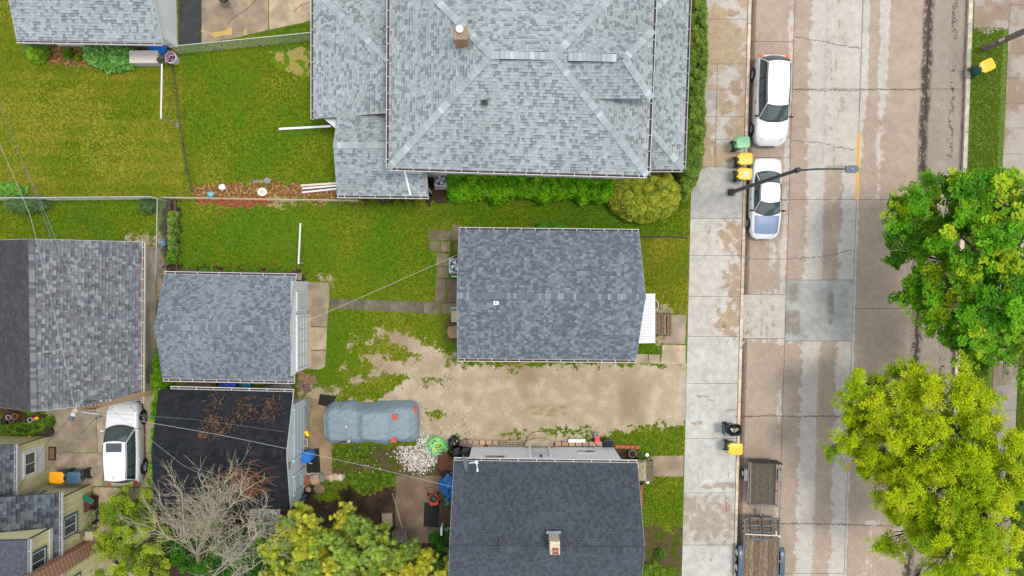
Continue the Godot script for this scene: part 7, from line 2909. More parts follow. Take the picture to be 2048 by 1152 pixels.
	md.cbox(Vector3(0, 0.22, 0.15), Vector3(0.5, 0.2, 0.6), 0.06)
	part(mw, "deck", md, mat(rgb8(190, 60, 50), 0.4))
	var me := Geo.new()
	me.lathe(Vector3(0, 0.3, 0.05), [Vector2(0.2, 0), Vector2(0.2, 0.12), Vector2(0.14, 0.2), Vector2(0, 0.22)], 14)
	part(mw, "motor", me, mat(rgb8(30, 30, 34), 0.4))
	for s in [-1.0, 1.0]:
		for z in [-0.15, 0.42]:
			var w := Geo.new()
			w.lathe(Vector3(s * 0.27, 0.1, z), [Vector2(0.04, -0.03), Vector2(0.1, -0.03), Vector2(0.1, 0.03), Vector2(0, 0.035)], 12, Basis(Vector3(0, 0, s), Vector3(s, 0, 0), Vector3(0, 1, 0)))
			part(mw, "wheel", w, mat(Color(0.06, 0.06, 0.065), 0.8))
	var mh := Geo.new()
	mh.tube([Vector3(-0.22, 0.25, -0.1), Vector3(-0.22, 0.95, -0.75), Vector3(0.22, 0.95, -0.75), Vector3(0.22, 0.25, -0.1)], 0.016, -1, 6)
	part(mw, "handle", mh, mat(rgb8(40, 40, 44), 0.5))
	# garden chair and a pale crate
	var ct := thing("crate", "pale weathered wooden crate lid on the bare soil", "crate", W(777, 1036), 0.08)
	for k in 6:
		var cg := Geo.new()
		cg.cbox(Vector3(-0.24 + 0.095 * k, 0.36, 0), Vector3(0.088, 0.03, 0.74), 0.005)
		part(ct, "slat", cg, mat(rgb8(178 - 6 * (k % 3), 160, 138), 0.9, "wood", 1.2))
	var cb := Geo.new()
	cb.cbox(Vector3(0, 0.17, 0), Vector3(0.55, 0.34, 0.7), 0.01)
	part(ct, "box", cb, mat(rgb8(140, 120, 98), 0.9, "wood", 1.0))
	var gc := thing("garden_chair", "grey wooden garden chair on the brown patio", "chair", W(803, 1066, 0.03), 0.1)
	var gm := mat(rgb8(150, 142, 134), 0.85, "wood", 1.2)
	for k in 5:
		var s := Geo.new()
		s.cbox(Vector3(0, 0.42, -0.2 + 0.12 * k), Vector3(0.6, 0.03, 0.1), 0.006)
		part(gc, "seat_slat", s, gm)
	for k in 5:
		var s := Geo.new()
		s.cbox(Vector3(-0.24 + 0.12 * k, 0.72, -0.32), Vector3(0.1, 0.62, 0.03), 0.006, Basis(Vector3.RIGHT, -0.2))
		part(gc, "back_slat", s, gm)
	for sx in [-1.0, 1.0]:
		var s := Geo.new()
		s.cbox(Vector3(sx * 0.34, 0.62, 0.02), Vector3(0.1, 0.03, 0.66), 0.006)
		part(gc, "armrest", s, gm)
		for z in [-0.24, 0.3]:
			var lg := Geo.new()
			lg.cbox(Vector3(sx * 0.33, 0.3, z), Vector3(0.06, 0.6, 0.06), 0.006)
			part(gc, "leg", lg, gm)
	# a thin dead sapling by the patio
	var sg := Geo.new()
	sg.tube([W(808, 1075, 0), W(800, 1040, 1.2), W(792, 1010, 1.9), W(785, 988, 2.4)], 0.03, 0.01, 6)
	sg.tube([W(802, 1046, 1.0), W(804, 1052, 1.6), W(806, 1058, 1.9)], 0.015, 0.006, 5)
	single("sapling", "thin bare grey sapling beside the patio", "sapling", sg, mat(rgb8(168, 150, 132), 0.9))
	# barrels and sheets stored in the gap between the garages
	for s in [[470, 771, rgb8(20, 88, 196), "round blue barrel in the gap between the garages"], [500, 770, rgb8(20, 110, 150), "teal barrel with a rim in the gap between the garages"], [455, 772, rgb8(30, 76, 170), "dark blue tub in the gap between the garages"]]:
		var o := thing("barrel", s[3], "barrel", W(s[0], s[1] - 2), 0.0, "barrels between the garages")
		var g := Geo.new()
		g.lathe(Vector3.ZERO, [Vector2(0.2, 0), Vector2(0.24, 0.1), Vector2(0.24, 0.6), Vector2(0.2, 0.62), Vector2(0.18, 0.55), Vector2(0, 0.55)], 16)
		part(o, "barrel", g, mat(s[2], 0.4))
	heap("tarpaulin", "grey dust sheet in the gap between the garages", "sheet", W(560, 772), Vector3(0.75, 0.4, 0.22), 71, 0.6, mat(rgb8(124, 122, 120), 0.8, "fine", 2.0))
	heap("log_pile", "tan firewood heap in the gap between the garages", "firewood", W(405, 768), Vector3(0.9, 0.3, 0.16), 73, 0.6, mat(rgb8(132, 112, 88), 0.9, "wood", 1.0))
	heap("rubbish_bag", "dark bags under the south corner of the black roofed garage", "rubbish bag", W(606, 994), Vector3(0.3, 0.3, 0.3), 79, 0.6, mat(rgb8(44, 58, 66), 0.4))
	# planks and red pavers by the white garage corner
	var rp := thing("red_paving", "rusty brown paving slabs beside the white garage", "paving")
	for k in 5:
		var g := Geo.new()
		g.cbox(W(602 + (k % 3) * 12, 752 + (k / 3) * 20 + (k % 3) * 4, 0.02), Vector3(0.38, 0.05, 0.5), 0.01, Basis(Vector3.UP, 0.08 * k))
		part(rp, "slab", g, mat(rgb8(150 - 8 * k, 118 - 6 * k, 84), 0.9, "coarse", 1.5))

func south_front() -> void:
	# stacked bricks and timbers along the white wall
	var cols := [rgb8(188, 158, 128), rgb8(180, 146, 116), rgb8(196, 168, 142)]
	for k in 7:
		var g := Geo.new()
		g.cbox(Vector3(0, 0.1, 0), Vector3(0.33, 0.2, 0.24), 0.015)
		var o := single("concrete_block", "tan block number %s from the round stoop, against the white wall" % ["one", "two", "three", "four", "five", "six", "seven"][k], "block", g, mat(cols[k % 3], 0.9, "coarse", 2.0), "blocks along the white wall")
		o.position = W(1116 + k * 13.6, 886.5)
	for k in 3:
		var g := Geo.new()
		g.cbox(Vector3(0, 0.06, 0), Vector3(1.6 - 0.2 * k, 0.12, 0.10), 0.01)
		var o := single("timber", ["longest", "second longest", "shortest"][k] + " weathered timber west of the round stoop", "timber", g, mat(rgb8(178 - 10 * k, 152, 124), 0.9, "wood", 0.8), "timbers along the white wall")
		o.position = W(1022, 882 + k * 4.2)
	for k in 4:
		var g := Geo.new()
		g.cbox(Vector3(0, 0.09, 0), Vector3(0.3, 0.18, 0.26), 0.015)
		var o := single("concrete_block", "pale block %s along the wall beside the rubbish bags" % ["nearest the bucket", "second from the bucket", "third from the bucket", "fourth from the bucket"][k], "block", g, mat(cols[(k + 1) % 3], 0.9, "coarse", 2.0), "blocks by the bags")
		o.position = W(952 + k * 13, 884)
	var bd := Geo.new()
	bd.cbox(Vector3(0, 0.22, 0), Vector3(0.95, 0.03, 0.2), 0.006, Basis(Vector3.RIGHT, 0.3))
	bd.box(Vector3(0, 0.1, 0.02), Vector3(0.9, 0.2, 0.03))
	var bo := single("board", "white board leaning on the blocks by the white wall", "board", bd, mat(rgb8(222, 228, 226), 0.5))
	bo.position = W(1153, 880)
	# red mower or pressure washer
	var t := thing("pressure_washer", "red and grey petrol machine at the corner of the white wall", "machine", W(1193, 876), 0.05)
	var g := Geo.new()
	g.cbox(Vector3(0, 0.28, 0), Vector3(0.32, 0.3, 0.42), 0.05)
	part(t, "body", g, mat(rgb8(196, 44, 48), 0.4))
	var g2 := Geo.new()
	g2.cbox(Vector3(-0.02, 0.36, -0.26), Vector3(0.26, 0.3, 0.22), 0.03)
	part(t, "motor", g2, mat(rgb8(150, 140, 138), 0.5))
	var g3 := Geo.new()
	g3.lathe(Vector3(-0.01, 0.51, -0.27), [Vector2(0.07, 0), Vector2(0.06, 0.03), Vector2(0, 0.035)], 10)
	part(t, "fuel_cap", g3, mat(rgb8(30, 30, 34), 0.5))
	for s in [-1.0, 1.0]:
		var w := Geo.new()
		w.lathe(Vector3(s * 0.2, 0.12, 0.1), [Vector2(0.05, -0.03), Vector2(0.12, -0.03), Vector2(0.12, 0.03), Vector2(0, 0.035)], 12, Basis(Vector3(0, 0, s), Vector3(s, 0, 0), Vector3(0, 1, 0)))
		part(t, "wheel", w, mat(Color(0.06, 0.06, 0.065), 0.8))
	var g4 := Geo.new()
	g4.tube([Vector3(-0.16, 0.4, 0.2), Vector3(-0.16, 0.75, 0.38), Vector3(0.16, 0.75, 0.38), Vector3(0.16, 0.4, 0.2)], 0.016, -1, 6)
	g4.tube([Vector3(-0.1, 0.45, 0.1), Vector3(0.05, 0.5, 0.25), Vector3(0.15, 0.46, 0.1)], 0.02, -1, 6)
	part(t, "handle", g4, mat(rgb8(214, 206, 206), 0.4))
	var pn := Geo.new()
	pn.cbox(Vector3(0, 0.35, 0), Vector3(0.55, 0.7, 0.05), 0.01, Basis(Vector3.RIGHT, -0.9))
	pn.cbox(Vector3(0, 0.1, 0.15), Vector3(0.5, 0.2, 0.3), 0.02)
	var po := single("black_panel", "black plastic panel leaning at the white wall's east end", "panel", pn, mat(rgb8(40, 42, 46), 0.4))
	po.position = W(1215, 885)
	var rb := thing("brick_edging", "short row of red bricks edging the front bed", "edging")
	for k in 5:
		var b := Geo.new()
		b.cbox(W(1235 + k * 10.2, 893 + k * 0.4, 0.06), Vector3(0.26, 0.12, 0.18), 0.012)
		part(rb, "brick", b, mat(rgb8(186 - 5 * (k % 2), 98, 72), 0.9, "coarse", 2.0))
	var rb2 := thing("brick_edging", "line of bricks along the east wall of the dark roofed house", "edging")
	for k in 9:
		var b := Geo.new()
		b.cbox(W(1283 - k * 0.1, 970 + k * 5.6, 0.05), Vector3(0.16, 0.1, 0.145), 0.01)
		part(rb2, "brick", b, mat(rgb8(160 - 6 * (k % 3), 96, 76), 0.9, "coarse", 2.0))
	pot("round ribbed pot of soil near the front steps", W(1263, 905), 0.20, 0.3, rgb8(150, 136, 112))
	pot("pot with a green plant near the front steps", W(1278, 907), 0.19, 0.3, rgb8(160, 150, 130), rgb8(96, 130, 40))
	pot("low pot south of the front steps", W(1281, 962), 0.19, 0.26, rgb8(150, 120, 90))
	for s in [[1292, 907, "white disc light north of the front walk"], [1293, 961, "white disc light south of the front walk"]]:
		var o := thing("path_light", s[2], "path light", W(s[0], s[1]), 0.0, "path lights")
		var q := Geo.new()
		q.lathe(Vector3.ZERO, [Vector2(0.02, 0), Vector2(0.02, 0.3)], 8)
		part(o, "stake", q, mat(rgb8(60, 60, 62), 0.5))
		var q2 := Geo.new()
		q2.lathe(Vector3(0, 0.3, 0), [Vector2(0.05, 0), Vector2(0.10, 0.02), Vector2(0.10, 0.03), Vector2(0.03, 0.05), Vector2(0, 0.05)], 16)
		part(o, "cap", q2, mat(Color(0.86, 0.86, 0.87), 0.4))
		var q3 := Geo.new()
		q3.lathe(Vector3(0, 0.345, 0), [Vector2(0.025, 0), Vector2(0.02, 0.012), Vector2(0, 0.014)], 8)
		part(o, "finial", q3, mat(rgb8(70, 70, 76), 0.4))
	# satellite dish
	var d := thing("satellite_dish", "grey satellite dish on the dark roof edge", "satellite dish")
	var ctr := W(932, 926, 4.35)
	var g5 := Geo.new()
	var bs := Basis(Vector3.UP, 0.15) * Basis(Vector3(0, 0, 1), 1.25)
	g5.lathe(ctr, [Vector2(0, -0.06), Vector2(0.18, -0.03), Vector2(0.34, 0.04), Vector2(0.345, 0.05), Vector2(0.18, -0.015), Vector2(0, -0.045)], 24, bs, 1.0, 1.15)
	part(d, "reflector", g5, mat(rgb8(122, 136, 150), 0.4, "fine", 3.0))
	var g6 := Geo.new()
	g6.tube([W(954, 928, 3.55), W(953, 924, 3.9), W(938, 926, 4.25)], 0.03, -1, 8)
	g6.cbox(W(953, 924, 3.95), Vector3(0.16, 0.14, 0.16), 0.02)
	part(d, "mount", g6, mat(rgb8(206, 212, 218), 0.4))
	var g7 := Geo.new()
	g7.tube([W(953, 927, 3.9), W(956, 942, 3.95)], 0.022, -1, 6)
	g7.cbox(W(955, 940, 3.98), Vector3(0.1, 0.08, 0.16), 0.02)
	part(d, "feed_arm", g7, mat(rgb8(214, 218, 222), 0.4))

func rear_drive_things() -> void:
	var pots := [[14, 840, 0.15, rgb8(48, 44, 44), "black pot at the west end of the pot cluster"], [24, 833, 0.13, rgb8(214, 204, 204), "white rimmed pot in the pot cluster"], [37, 831, 0.16, rgb8(180, 110, 70), "orange clay pot in the pot cluster"], [30, 840, 0.13, rgb8(130, 104, 96), "brown rimmed pot in the pot cluster"], [67, 838, 0.13, rgb8(200, 206, 206), "white rimmed pot beside the toys"], [103, 863, 0.24, rgb8(58, 44, 40), "dark oval planter at the bed corner"], [98, 858, 0.14, rgb8(92, 66, 52), "small brown pot touching the dark oval planter"]]
	for s in pots:
		pot(s[4], W(s[0], s[1]), s[2], 0.3, s[3])
	for s in [[76, 836, rgb8(240, 176, 30), "yellow toy among the pots"], [74, 841, rgb8(40, 110, 190), "blue toy among the pots"], [75, 846, rgb8(240, 150, 110), "pink orange toy below the blue toy"], [70, 838, rgb8(226, 90, 60), "red toy beside the white rimmed pot"], [99, 847, rgb8(240, 214, 30), "yellow ball at the bed corner"], [62, 873, rgb8(214, 130, 50), "orange toy against the cream wall"]]:
		heap("toy", s[3], "toy", W(s[0], s[1]), Vector3(0.1, 0.1, 0.1), int(s[0] * 3 + s[1]), 0.3, mat(s[2], 0.4), "toys by the pots")
	var mt := thing("doormat", "brown doormat with black border by the cream wall", "doormat", W(105, 907, 0.02))
	var g := Geo.new()
	g.cbox(Vector3(0, 0.012, 0), Vector3(0.42, 0.024, 0.76), 0.006)
	part(mt, "border", g, mat(rgb8(34, 28, 28), 0.9))
	var g2 := Geo.new()
	g2.box(Vector3(-0.02, 0.026, 0), Vector3(0.26, 0.01, 0.6))
	part(mt, "pile", g2, mat(rgb8(142, 104, 66), 0.95, "speck", 6.0))
	# green topped red post box by the block corner
	var hb := thing("garden_cabinet", "dark red cabinet with a sloping green top", "cabinet", W(191, 1003))
	var q := Geo.new()
	q.cbox(Vector3(0.02, 0.4, 0.0), Vector3(0.34, 0.8, 0.7), 0.01)
	part(hb, "body", q, mat(rgb8(92, 34, 30), 0.7, "wood", 1.0))
	var q2 := Geo.new()
	q2.cbox(Vector3(0.12, 0.86, -0.38), Vector3(0.66, 0.05, 0.36), 0.01, Basis(Vector3.UP, -0.5) * Basis(Vector3.RIGHT, 0.25))
	part(hb, "top", q2, mat(rgb8(26, 110, 78), 0.6, "fine", 2.0))

# ---------------------------------------------------------------- plants
var sprays := {}

func spray_mesh(kind: String) -> ArrayMesh:
	if sprays.has(kind):
		return sprays[kind]
	var g := Geo.new()
	var r := RandomNumberGenerator.new()
	r.seed = hash(kind)
	if kind == "broad":
		for k in 9:
			var an := TAU * k / 9 + r.randf_range(-0.3, 0.3)
			var d := Vector3(cos(an), r.randf_range(-0.35, 0.35), sin(an)).normalized()
			var s := Vector3(-d.z, 0, d.x).normalized() * r.randf_range(0.045, 0.06)
			var a := d * r.randf_range(0.0, 0.07) + Vector3(0, r.randf_range(-0.05, 0.06), 0)
			var l := r.randf_range(0.13, 0.18)
			var m := a + d * l * 0.5 + Vector3(0, 0.012, 0)
			var e := a + d * l - Vector3(0, 0.02, 0)
			g.col = Color.WHITE * r.randf_range(0.85, 1.15)
			g.quad(a, m - s, e, m + s)
	elif kind == "feather":
		for k in 12:
			var an := TAU * k / 12 + r.randf_range(-0.3, 0.3)
			var d := Vector3(cos(an), r.randf_range(-0.45, 0.4), sin(an)).normalized()
			var s := Vector3(-d.z, 0, d.x).normalized() * r.randf_range(0.020, 0.030)
			var a := d * 0.03
			var l := r.randf_range(0.16, 0.28)
			var m := a + d * l * 0.45 + Vector3(0, 0.02, 0)
			var e := a + d * l - Vector3(0, 0.05, 0)
			g.col = Color.WHITE * r.randf_range(0.8, 1.2)
			g.quad(a, m - s, e, m + s)
	elif kind == "needle":
		for k in 16:
			var an := TAU * k / 16 + r.randf_range(-0.2, 0.2)
			var d := Vector3(cos(an), r.randf_range(0.0, 0.8), sin(an)).normalized()
			var s := Vector3(-d.z, 0, d.x).normalized() * 0.022
			g.col = Color.WHITE * r.randf_range(0.8, 1.2)
			var l := r.randf_range(0.09, 0.15)
			g.tri(-s, s, d * l)
			g.tri(d * l * 0.3 - s * 1.2, d * l * 0.3 + s * 1.2, d * l * 0.8 + Vector3(0, 0.03, 0))
	elif kind == "small":
		for k in 9:
			var an := TAU * k / 9 + r.randf_range(-0.4, 0.4)
			var d := Vector3(cos(an), r.randf_range(-0.3, 0.8), sin(an)).normalized()
			var s := Vector3(-d.z, 0, d.x).normalized() * 0.022
			var a := d * r.randf_range(0.0, 0.05)
			var l := r.randf_range(0.06, 0.10)
			g.col = Color.WHITE * r.randf_range(0.8, 1.2)
			g.quad(a, a + d * l * 0.5 - s, a + d * l, a + d * l * 0.5 + s)
	else:
		# long arching blades
		for k in 10:
			var an := TAU * k / 10 + r.randf_range(-0.3, 0.3)
			var d := Vector3(cos(an), 0, sin(an))
			var s := Vector3(-d.z, 0, d.x) * 0.014
			var m := d * 0.10 + Vector3(0, 0.16, 0)
			var e := d * r.randf_range(0.2, 0.3) + Vector3(0, 0.12, 0)
			g.col = Color.WHITE * r.randf_range(0.8, 1.2)
			g.quad(-s, s, m + s, m - s)
			g.tri(m - s, m + s, e)
	sprays[kind] = g.mesh()
	return sprays[kind]

func leaves(parent: Node3D, called: String, kind: String, spots: Array, smin: float, smax: float, tilt := 0.45) -> MultiMeshInstance3D:
	# spots: [position, linear colour]
	var mm := MultiMesh.new()
	mm.transform_format = MultiMesh.TRANSFORM_3D
	mm.use_colors = true
	mm.mesh = spray_mesh(kind)
	mm.instance_count = spots.size()
	for i in spots.size():
		var b := Basis.from_euler(Vector3(rr(-tilt, tilt), rr(0, TAU), rr(-tilt, tilt))).scaled(Vector3.ONE * rr(smin, smax))
		mm.set_instance_transform(i, Transform3D(b, spots[i][0]))
		var c: Color = spots[i][1]
		mm.set_instance_color(i, Color(c.r, c.g, c.b, 1))
	var o := MultiMeshInstance3D.new()
	o.name = called
	o.multimesh = mm
	o.material_override = leaf_mat()
	o.set_meta("kind", "stuff")
	parent.add_child(o, true)
	return o

func clump_cloud(out: Array, ctr: Vector3, rad: Vector3, clumps: int, per: int, cr: float, tones: Array, tip: Color, tips := 0.25) -> void:
	# clumps of sprays through an ellipsoid, denser in its upper shell
	for k in clumps:
		var d := Vector3(rr(-1, 1), rr(-0.7, 1), rr(-1, 1))
		if d.length() > 1:
			d = d.normalized() * rr(0.8, 1.0)
		var c := ctr + d * rad
		var base: Color = tones[rng.randi() % tones.size()]
		var young := rng.randf() < tips
		var rk := cr * rr(0.6, 1.25)
		for s in per:
			var e := Vector3(rng.randfn(0, 0.5), rng.randfn(0.1, 0.24), rng.randfn(0, 0.5)) * rk
			var col: Color = base * rr(0.75, 1.25)
			if young and e.y > 0.0:
				col = col.lerp(tip, rr(0.35, 0.9))
			out.append([c + e, col])

func limb(g: Geo, a: Vector3, b: Vector3, r0: float, r1: float, bow := 0.4) -> Array:
	var p := []
	var off := Vector3(rr(-1, 1), rr(0.0, 0.6), rr(-1, 1)) * bow
	for k in 7:
		var t := k / 6.0
		p.append(a.lerp(b, t) + off * sin(PI * t) * a.distance_to(b) * 0.15)
	g.tube(p, r0, r1, 7)
	return p

func leafy_tree(called: String, label: String, foot: Vector3, fork: float, r: float, lobes: Array, kind: String, tones: Array, tip: Color, density: float, cr: float, per: int, smin: float, smax: float, tips: float, bark: Color) -> Node3D:
	var t := thing(called, label, "tree")
	var g := Geo.new()
	var f := foot + Vector3(0, fork, 0)
	g.tube([foot - Vector3(0, 0.2, 0), foot + Vector3(0.05, fork * 0.5, 0), f], r, r * 0.75, 10)
	g.lathe(foot, [Vector2(r * 1.5, 0), Vector2(r * 1.1, 0.25), Vector2(r, 0.5)], 10)
	part(t, "trunk", g, mat(bark, 0.95, "bark", 1.5))
	var bg := Geo.new()
	var spots := []
	for q in lobes:
		var h: float = q[4]
		var c := W(q[0], q[1], h)
		var k := (TOP - h) / TOP / UNIT
		var rad := Vector3(q[2] * k, (q[5] if q.size() > 5 else 1.0), q[3] * k)
		var p := limb(bg, f, c - Vector3(0, rad.y * 0.3, 0), r * 0.32, 0.035)
		for s in 9:
			var e := c + Vector3(rr(-0.9, 0.9), rr(-0.2, 0.7), rr(-0.9, 0.9)) * rad
			limb(bg, p[3 + s % 4], e, 0.035, 0.008, 0.6)
		clump_cloud(spots, c, rad, int(rad.x * rad.z * density), per, cr, tones, tip, tips)
	part(t, "branches", bg, mat(bark * 0.8 + Color(0, 0, 0, 1), 0.95, "bark", 2.0))
	leaves(t, "crown", kind, spots, smin, smax)
	return t

func trees() -> void:
	var maple := [[1865, 415, 80, 62, 5.2], [1958, 398, 85, 60, 6.4], [1852, 500, 70, 56, 4.8], [1810, 425, 34, 50, 4.4, 0.7], [1800, 505, 30, 20, 4.2, 0.5], [1810, 590, 28, 18, 4.3, 0.5], [1955, 500, 85, 75, 7.0, 1.4], [1890, 590, 72, 60, 5.6], [1985, 610, 80, 80, 7.4, 1.3], [1965, 700, 56, 50, 5.8], [2030, 540, 60, 130, 8.2, 1.5], [1900, 660, 48, 34, 4.8], [2035, 690, 50, 80, 7.0], [2030, 420, 50, 60, 7.4], [1925, 685, 30, 20, 4.4, 0.5]]
	leafy_tree("maple_tree", "dense mid green maple crown over the eastern kerb", W(1936, 560, 0.02), 2.6, 0.26, maple, "broad", tone_set([[96, 156, 22], [80, 140, 18], [112, 168, 26], [68, 120, 16], [124, 176, 30]]), lin(rgb8(200, 212, 44)), 8.0, 0.5, 34, 0.65, 1.05, 0.25, rgb8(104, 92, 84))
	var locust := [[1770, 790, 70, 50, 4.8], [1735, 768, 36, 26, 4.6, 0.6], [1722, 810, 34, 28, 4.4, 0.6], [1735, 850, 40, 30, 4.6, 0.7], [1760, 930, 40, 30, 4.6, 0.7], [1800, 1010, 44, 34, 4.8, 0.7], [1830, 765, 70, 34, 5.0, 0.8], [1890, 800, 70, 55, 5.8], [1955, 815, 36, 34, 5.6, 0.7], [1712, 845, 34, 22, 4.2, 0.5], [1690, 888, 40, 26, 4.0, 0.5], [1770, 880, 66, 50, 5.0], [1850, 890, 80, 60, 6.0], [1930, 890, 70, 70, 6.8], [1980, 855, 26, 30, 6.0, 0.6], [1790, 960, 60, 40, 5.0], [1870, 975, 90, 60, 6.4], [1960, 960, 80, 70, 7.4], [1830, 1040, 60, 40, 5.4], [1780, 1078, 26, 26, 4.4, 0.5], [1910, 1050, 90, 60, 7.0], [1980, 1040, 60, 70, 7.6], [2030, 960, 40, 90, 7.8], [1900, 1120, 70, 44, 6.8], [1970, 1120, 50, 40, 7.4]]
	leafy_tree("locust_tree", "airy lime green locust tree spreading over the road", W(1908, 990, 0.02), 2.4, 0.22, locust, "feather", tone_set([[178, 202, 10], [192, 212, 14], [162, 192, 12], [142, 176, 14], [200, 216, 22]]), lin(rgb8(220, 222, 34)), 7.5, 0.44, 27, 0.65, 1.1, 0.3, rgb8(70, 64, 60))
	# small shrubs seen behind the locust at the picture's edge
	leafy_tree("maple_tree", "dark green tree behind the locust at the eastern edge", W(2060, 1120, 0.02), 2.0, 0.2, [[2050, 900, 34, 60, 5.0], [2050, 1010, 24, 60, 5.0], [2046, 1090, 30, 40, 4.6]], "broad", tone_set([[50, 96, 18], [62, 112, 20]]), lin(rgb8(110, 150, 30)), 4.0, 0.6, 20, 0.8, 1.2, 0.1, rgb8(90, 80, 74))
	# yellow-green conifers in the south yard
	var yel := tone_set([[190, 194, 78], [198, 196, 74], [178, 188, 82], [204, 198, 84]])
	var grn := tone_set([[150, 176, 82], [162, 184, 84], [138, 164, 80], [172, 190, 88]])
	leafy_tree("spruce_tree", "bushy yellow green tree nearest the black roofed garage", W(640, 1190), 1.2, 0.2, [[600, 1030, 20, 20, 4.0, 0.7], [580, 1066, 38, 28, 3.6, 0.8], [632, 1060, 38, 28, 4.2, 1.0], [590, 1100, 60, 34, 3.8, 0.9], [650, 1100, 54, 40, 4.6, 1.0], [555, 1130, 30, 30, 3.2, 0.7], [620, 1145, 70, 30, 4.4, 0.9]], "needle", yel + grn, lin(rgb8(208, 200, 70)), 17.0, 0.34, 28, 1.1, 1.7, 0.35, rgb8(96, 80, 66))
	leafy_tree("spruce_tree", "olive green tree in the middle of the south yard trees", W(740, 1195), 1.2, 0.2, [[722, 1040, 18, 16, 3.6, 0.6], [745, 1068, 30, 24, 4.0, 0.9], [730, 1098, 50, 30, 4.4, 1.0], [785, 1102, 40, 26, 4.2, 0.8], [815, 1098, 26, 14, 3.6, 0.6], [720, 1135, 60, 30, 4.2, 0.9]], "needle", grn, lin(rgb8(176, 190, 90)), 17.0, 0.34, 28, 1.1, 1.7, 0.2, rgb8(96, 80, 66))
	leafy_tree("spruce_tree", "golden tipped tree along the bottom of the south yard", W(860, 1200), 1.2, 0.2, [[680, 1052, 20, 28, 3.4, 0.7], [694, 1030, 12, 12, 3.2, 0.5], [660, 1135, 50, 26, 4.0, 0.8], [805, 1124, 40, 20, 4.0, 0.8], [842, 1100, 16, 14, 3.4, 0.5], [790, 1142, 70, 20, 4.2, 0.8], [870, 1130, 50, 24, 3.8, 0.8], [925, 1142, 34, 14, 3.6, 0.5], [980, 1146, 18, 8, 3.4, 0.3]], "needle", yel, lin(rgb8(212, 200, 70)), 17.0, 0.34, 28, 1.1, 1.7, 0.4, rgb8(96, 80, 66))
	leafy_tree("shrub", "glossy dark green shrub beside the back stoop", W(884, 1108), 0.4, 0.08, [[882, 1085, 22, 26, 1.2, 0.5], [885, 1108, 24, 20, 1.4, 0.5], [870, 1090, 14, 20, 1.0, 0.4]], "broad", tone_set([[44, 104, 16], [56, 124, 18], [36, 88, 14]]), lin(rgb8(96, 160, 30)), 9.0, 0.34, 24, 0.6, 0.95, 0.15, rgb8(90, 76, 66))
	# western shrubs
	leafy_tree("shrub", "loose green shrub at the foot of the cream house drive", W(260, 1130), 0.6, 0.1, [[235, 1050, 40, 50, 2.2, 0.7], [225, 1120, 40, 40, 2.2, 0.7], [285, 1080, 46, 60, 2.4, 0.8], [270, 1000, 40, 26, 2.0, 0.6], [300, 1130, 50, 34, 2.4, 0.7], [310, 985, 20, 14, 1.6, 0.5]], "small", tone_set([[120, 142, 34], [104, 130, 30], [140, 158, 36], [92, 110, 38]]), lin(rgb8(168, 188, 36)), 11.0, 0.42, 26, 1.2, 2.0, 0.3, rgb8(96, 84, 70))
	leafy_tree("shrub", "deep green shrub under the bare tree", W(470, 1170), 0.5, 0.1, [[440, 1110, 60, 34, 1.8, 0.6], [500, 1090, 46, 40, 1.8, 0.6], [420, 1060, 30, 24, 1.4, 0.5], [540, 1120, 30, 34, 1.8, 0.6], [480, 1140, 60, 20, 1.8, 0.6], [370, 1110, 34, 34, 1.6, 0.5]], "broad", tone_set([[46, 100, 16], [36, 84, 14], [58, 116, 20]]), lin(rgb8(104, 152, 36)), 10.0, 0.42, 28, 0.7, 1.1, 0.12, rgb8(80, 70, 60))
	leafy_tree("shrub", "small silvery shrub against the cream east wall", W(196, 1040), 0.3, 0.06, [[193, 1024, 10, 14, 0.9, 0.4], [190, 1045, 9, 12, 0.8, 0.4]], "small", tone_set([[110, 130, 70], [130, 146, 90], [94, 116, 60]]), lin(rgb8(150, 164, 100)), 20.0, 0.2, 26, 0.8, 1.2, 0.2, rgb8(90, 80, 70))

func twig_tree(label: String, foot: Vector3, mains: Array, r: float, tone: Color, depth_n: int) -> void:
	var t := thing("bare_tree", label, "tree")
	var g := Geo.new()
	var tw := Geo.new()
	var f: Vector3 = mains[0][0]
	var tr := [foot, foot.lerp(f, 0.5) + Vector3(0.1, 0, -0.05), f]
	var gt := Geo.new()
	gt.tube(tr, r, r * 0.8, 9)
	part(t, "trunk", gt, mat(rgb8(140, 128, 92), 0.95, "bark", 1.5))
	for m in mains:
		var p := limb(g, m[0], m[1], m[2], 0.03, 0.5)
		var dirn: Vector3 = (m[1] - m[0]).normalized()
		for k in m[3]:
			var s: Vector3 = p[2 + rng.randi() % 5]
			var d := (dirn + Vector3(rr(-0.9, 0.9), rr(-0.15, 0.5), rr(-0.9, 0.9)) * 0.8).normalized()
			var l := rr(0.6, 1.6)
			var e := s + d * l
			var p2 := limb(tw, s, e, 0.017, 0.007, 0.8)
			for j in depth_n:
				var s2: Vector3 = p2[2 + rng.randi() % 5]
				var d2 := (d + Vector3(rr(-1, 1), rr(-0.3, 0.6), rr(-1, 1)) * 0.8).normalized()
				var e2 := s2 + d2 * rr(0.35, 1.0)
				var off := Vector3(rr(-1, 1), rr(-1, 1), rr(-1, 1)) * 0.07
				tw.tube([s2, (s2 + e2) * 0.5 + off, e2], 0.008, 0.004, 3, false)
				for j2 in 2:
					var e3 := e2 + (d2 + Vector3(rr(-1, 1), rr(-0.4, 0.5), rr(-1, 1)) * 0.9).normalized() * rr(0.2, 0.5)
					tw.tube([s2.lerp(e2, rr(0.5, 1.0)), e3], 0.006, 0.0035, 3, false)
	part(t, "limbs", g, mat(tone, 0.95, "bark", 2.0))
	part(t, "twigs", tw, mat(tone * 1.05 + Color(0, 0, 0, 1), 0.95))

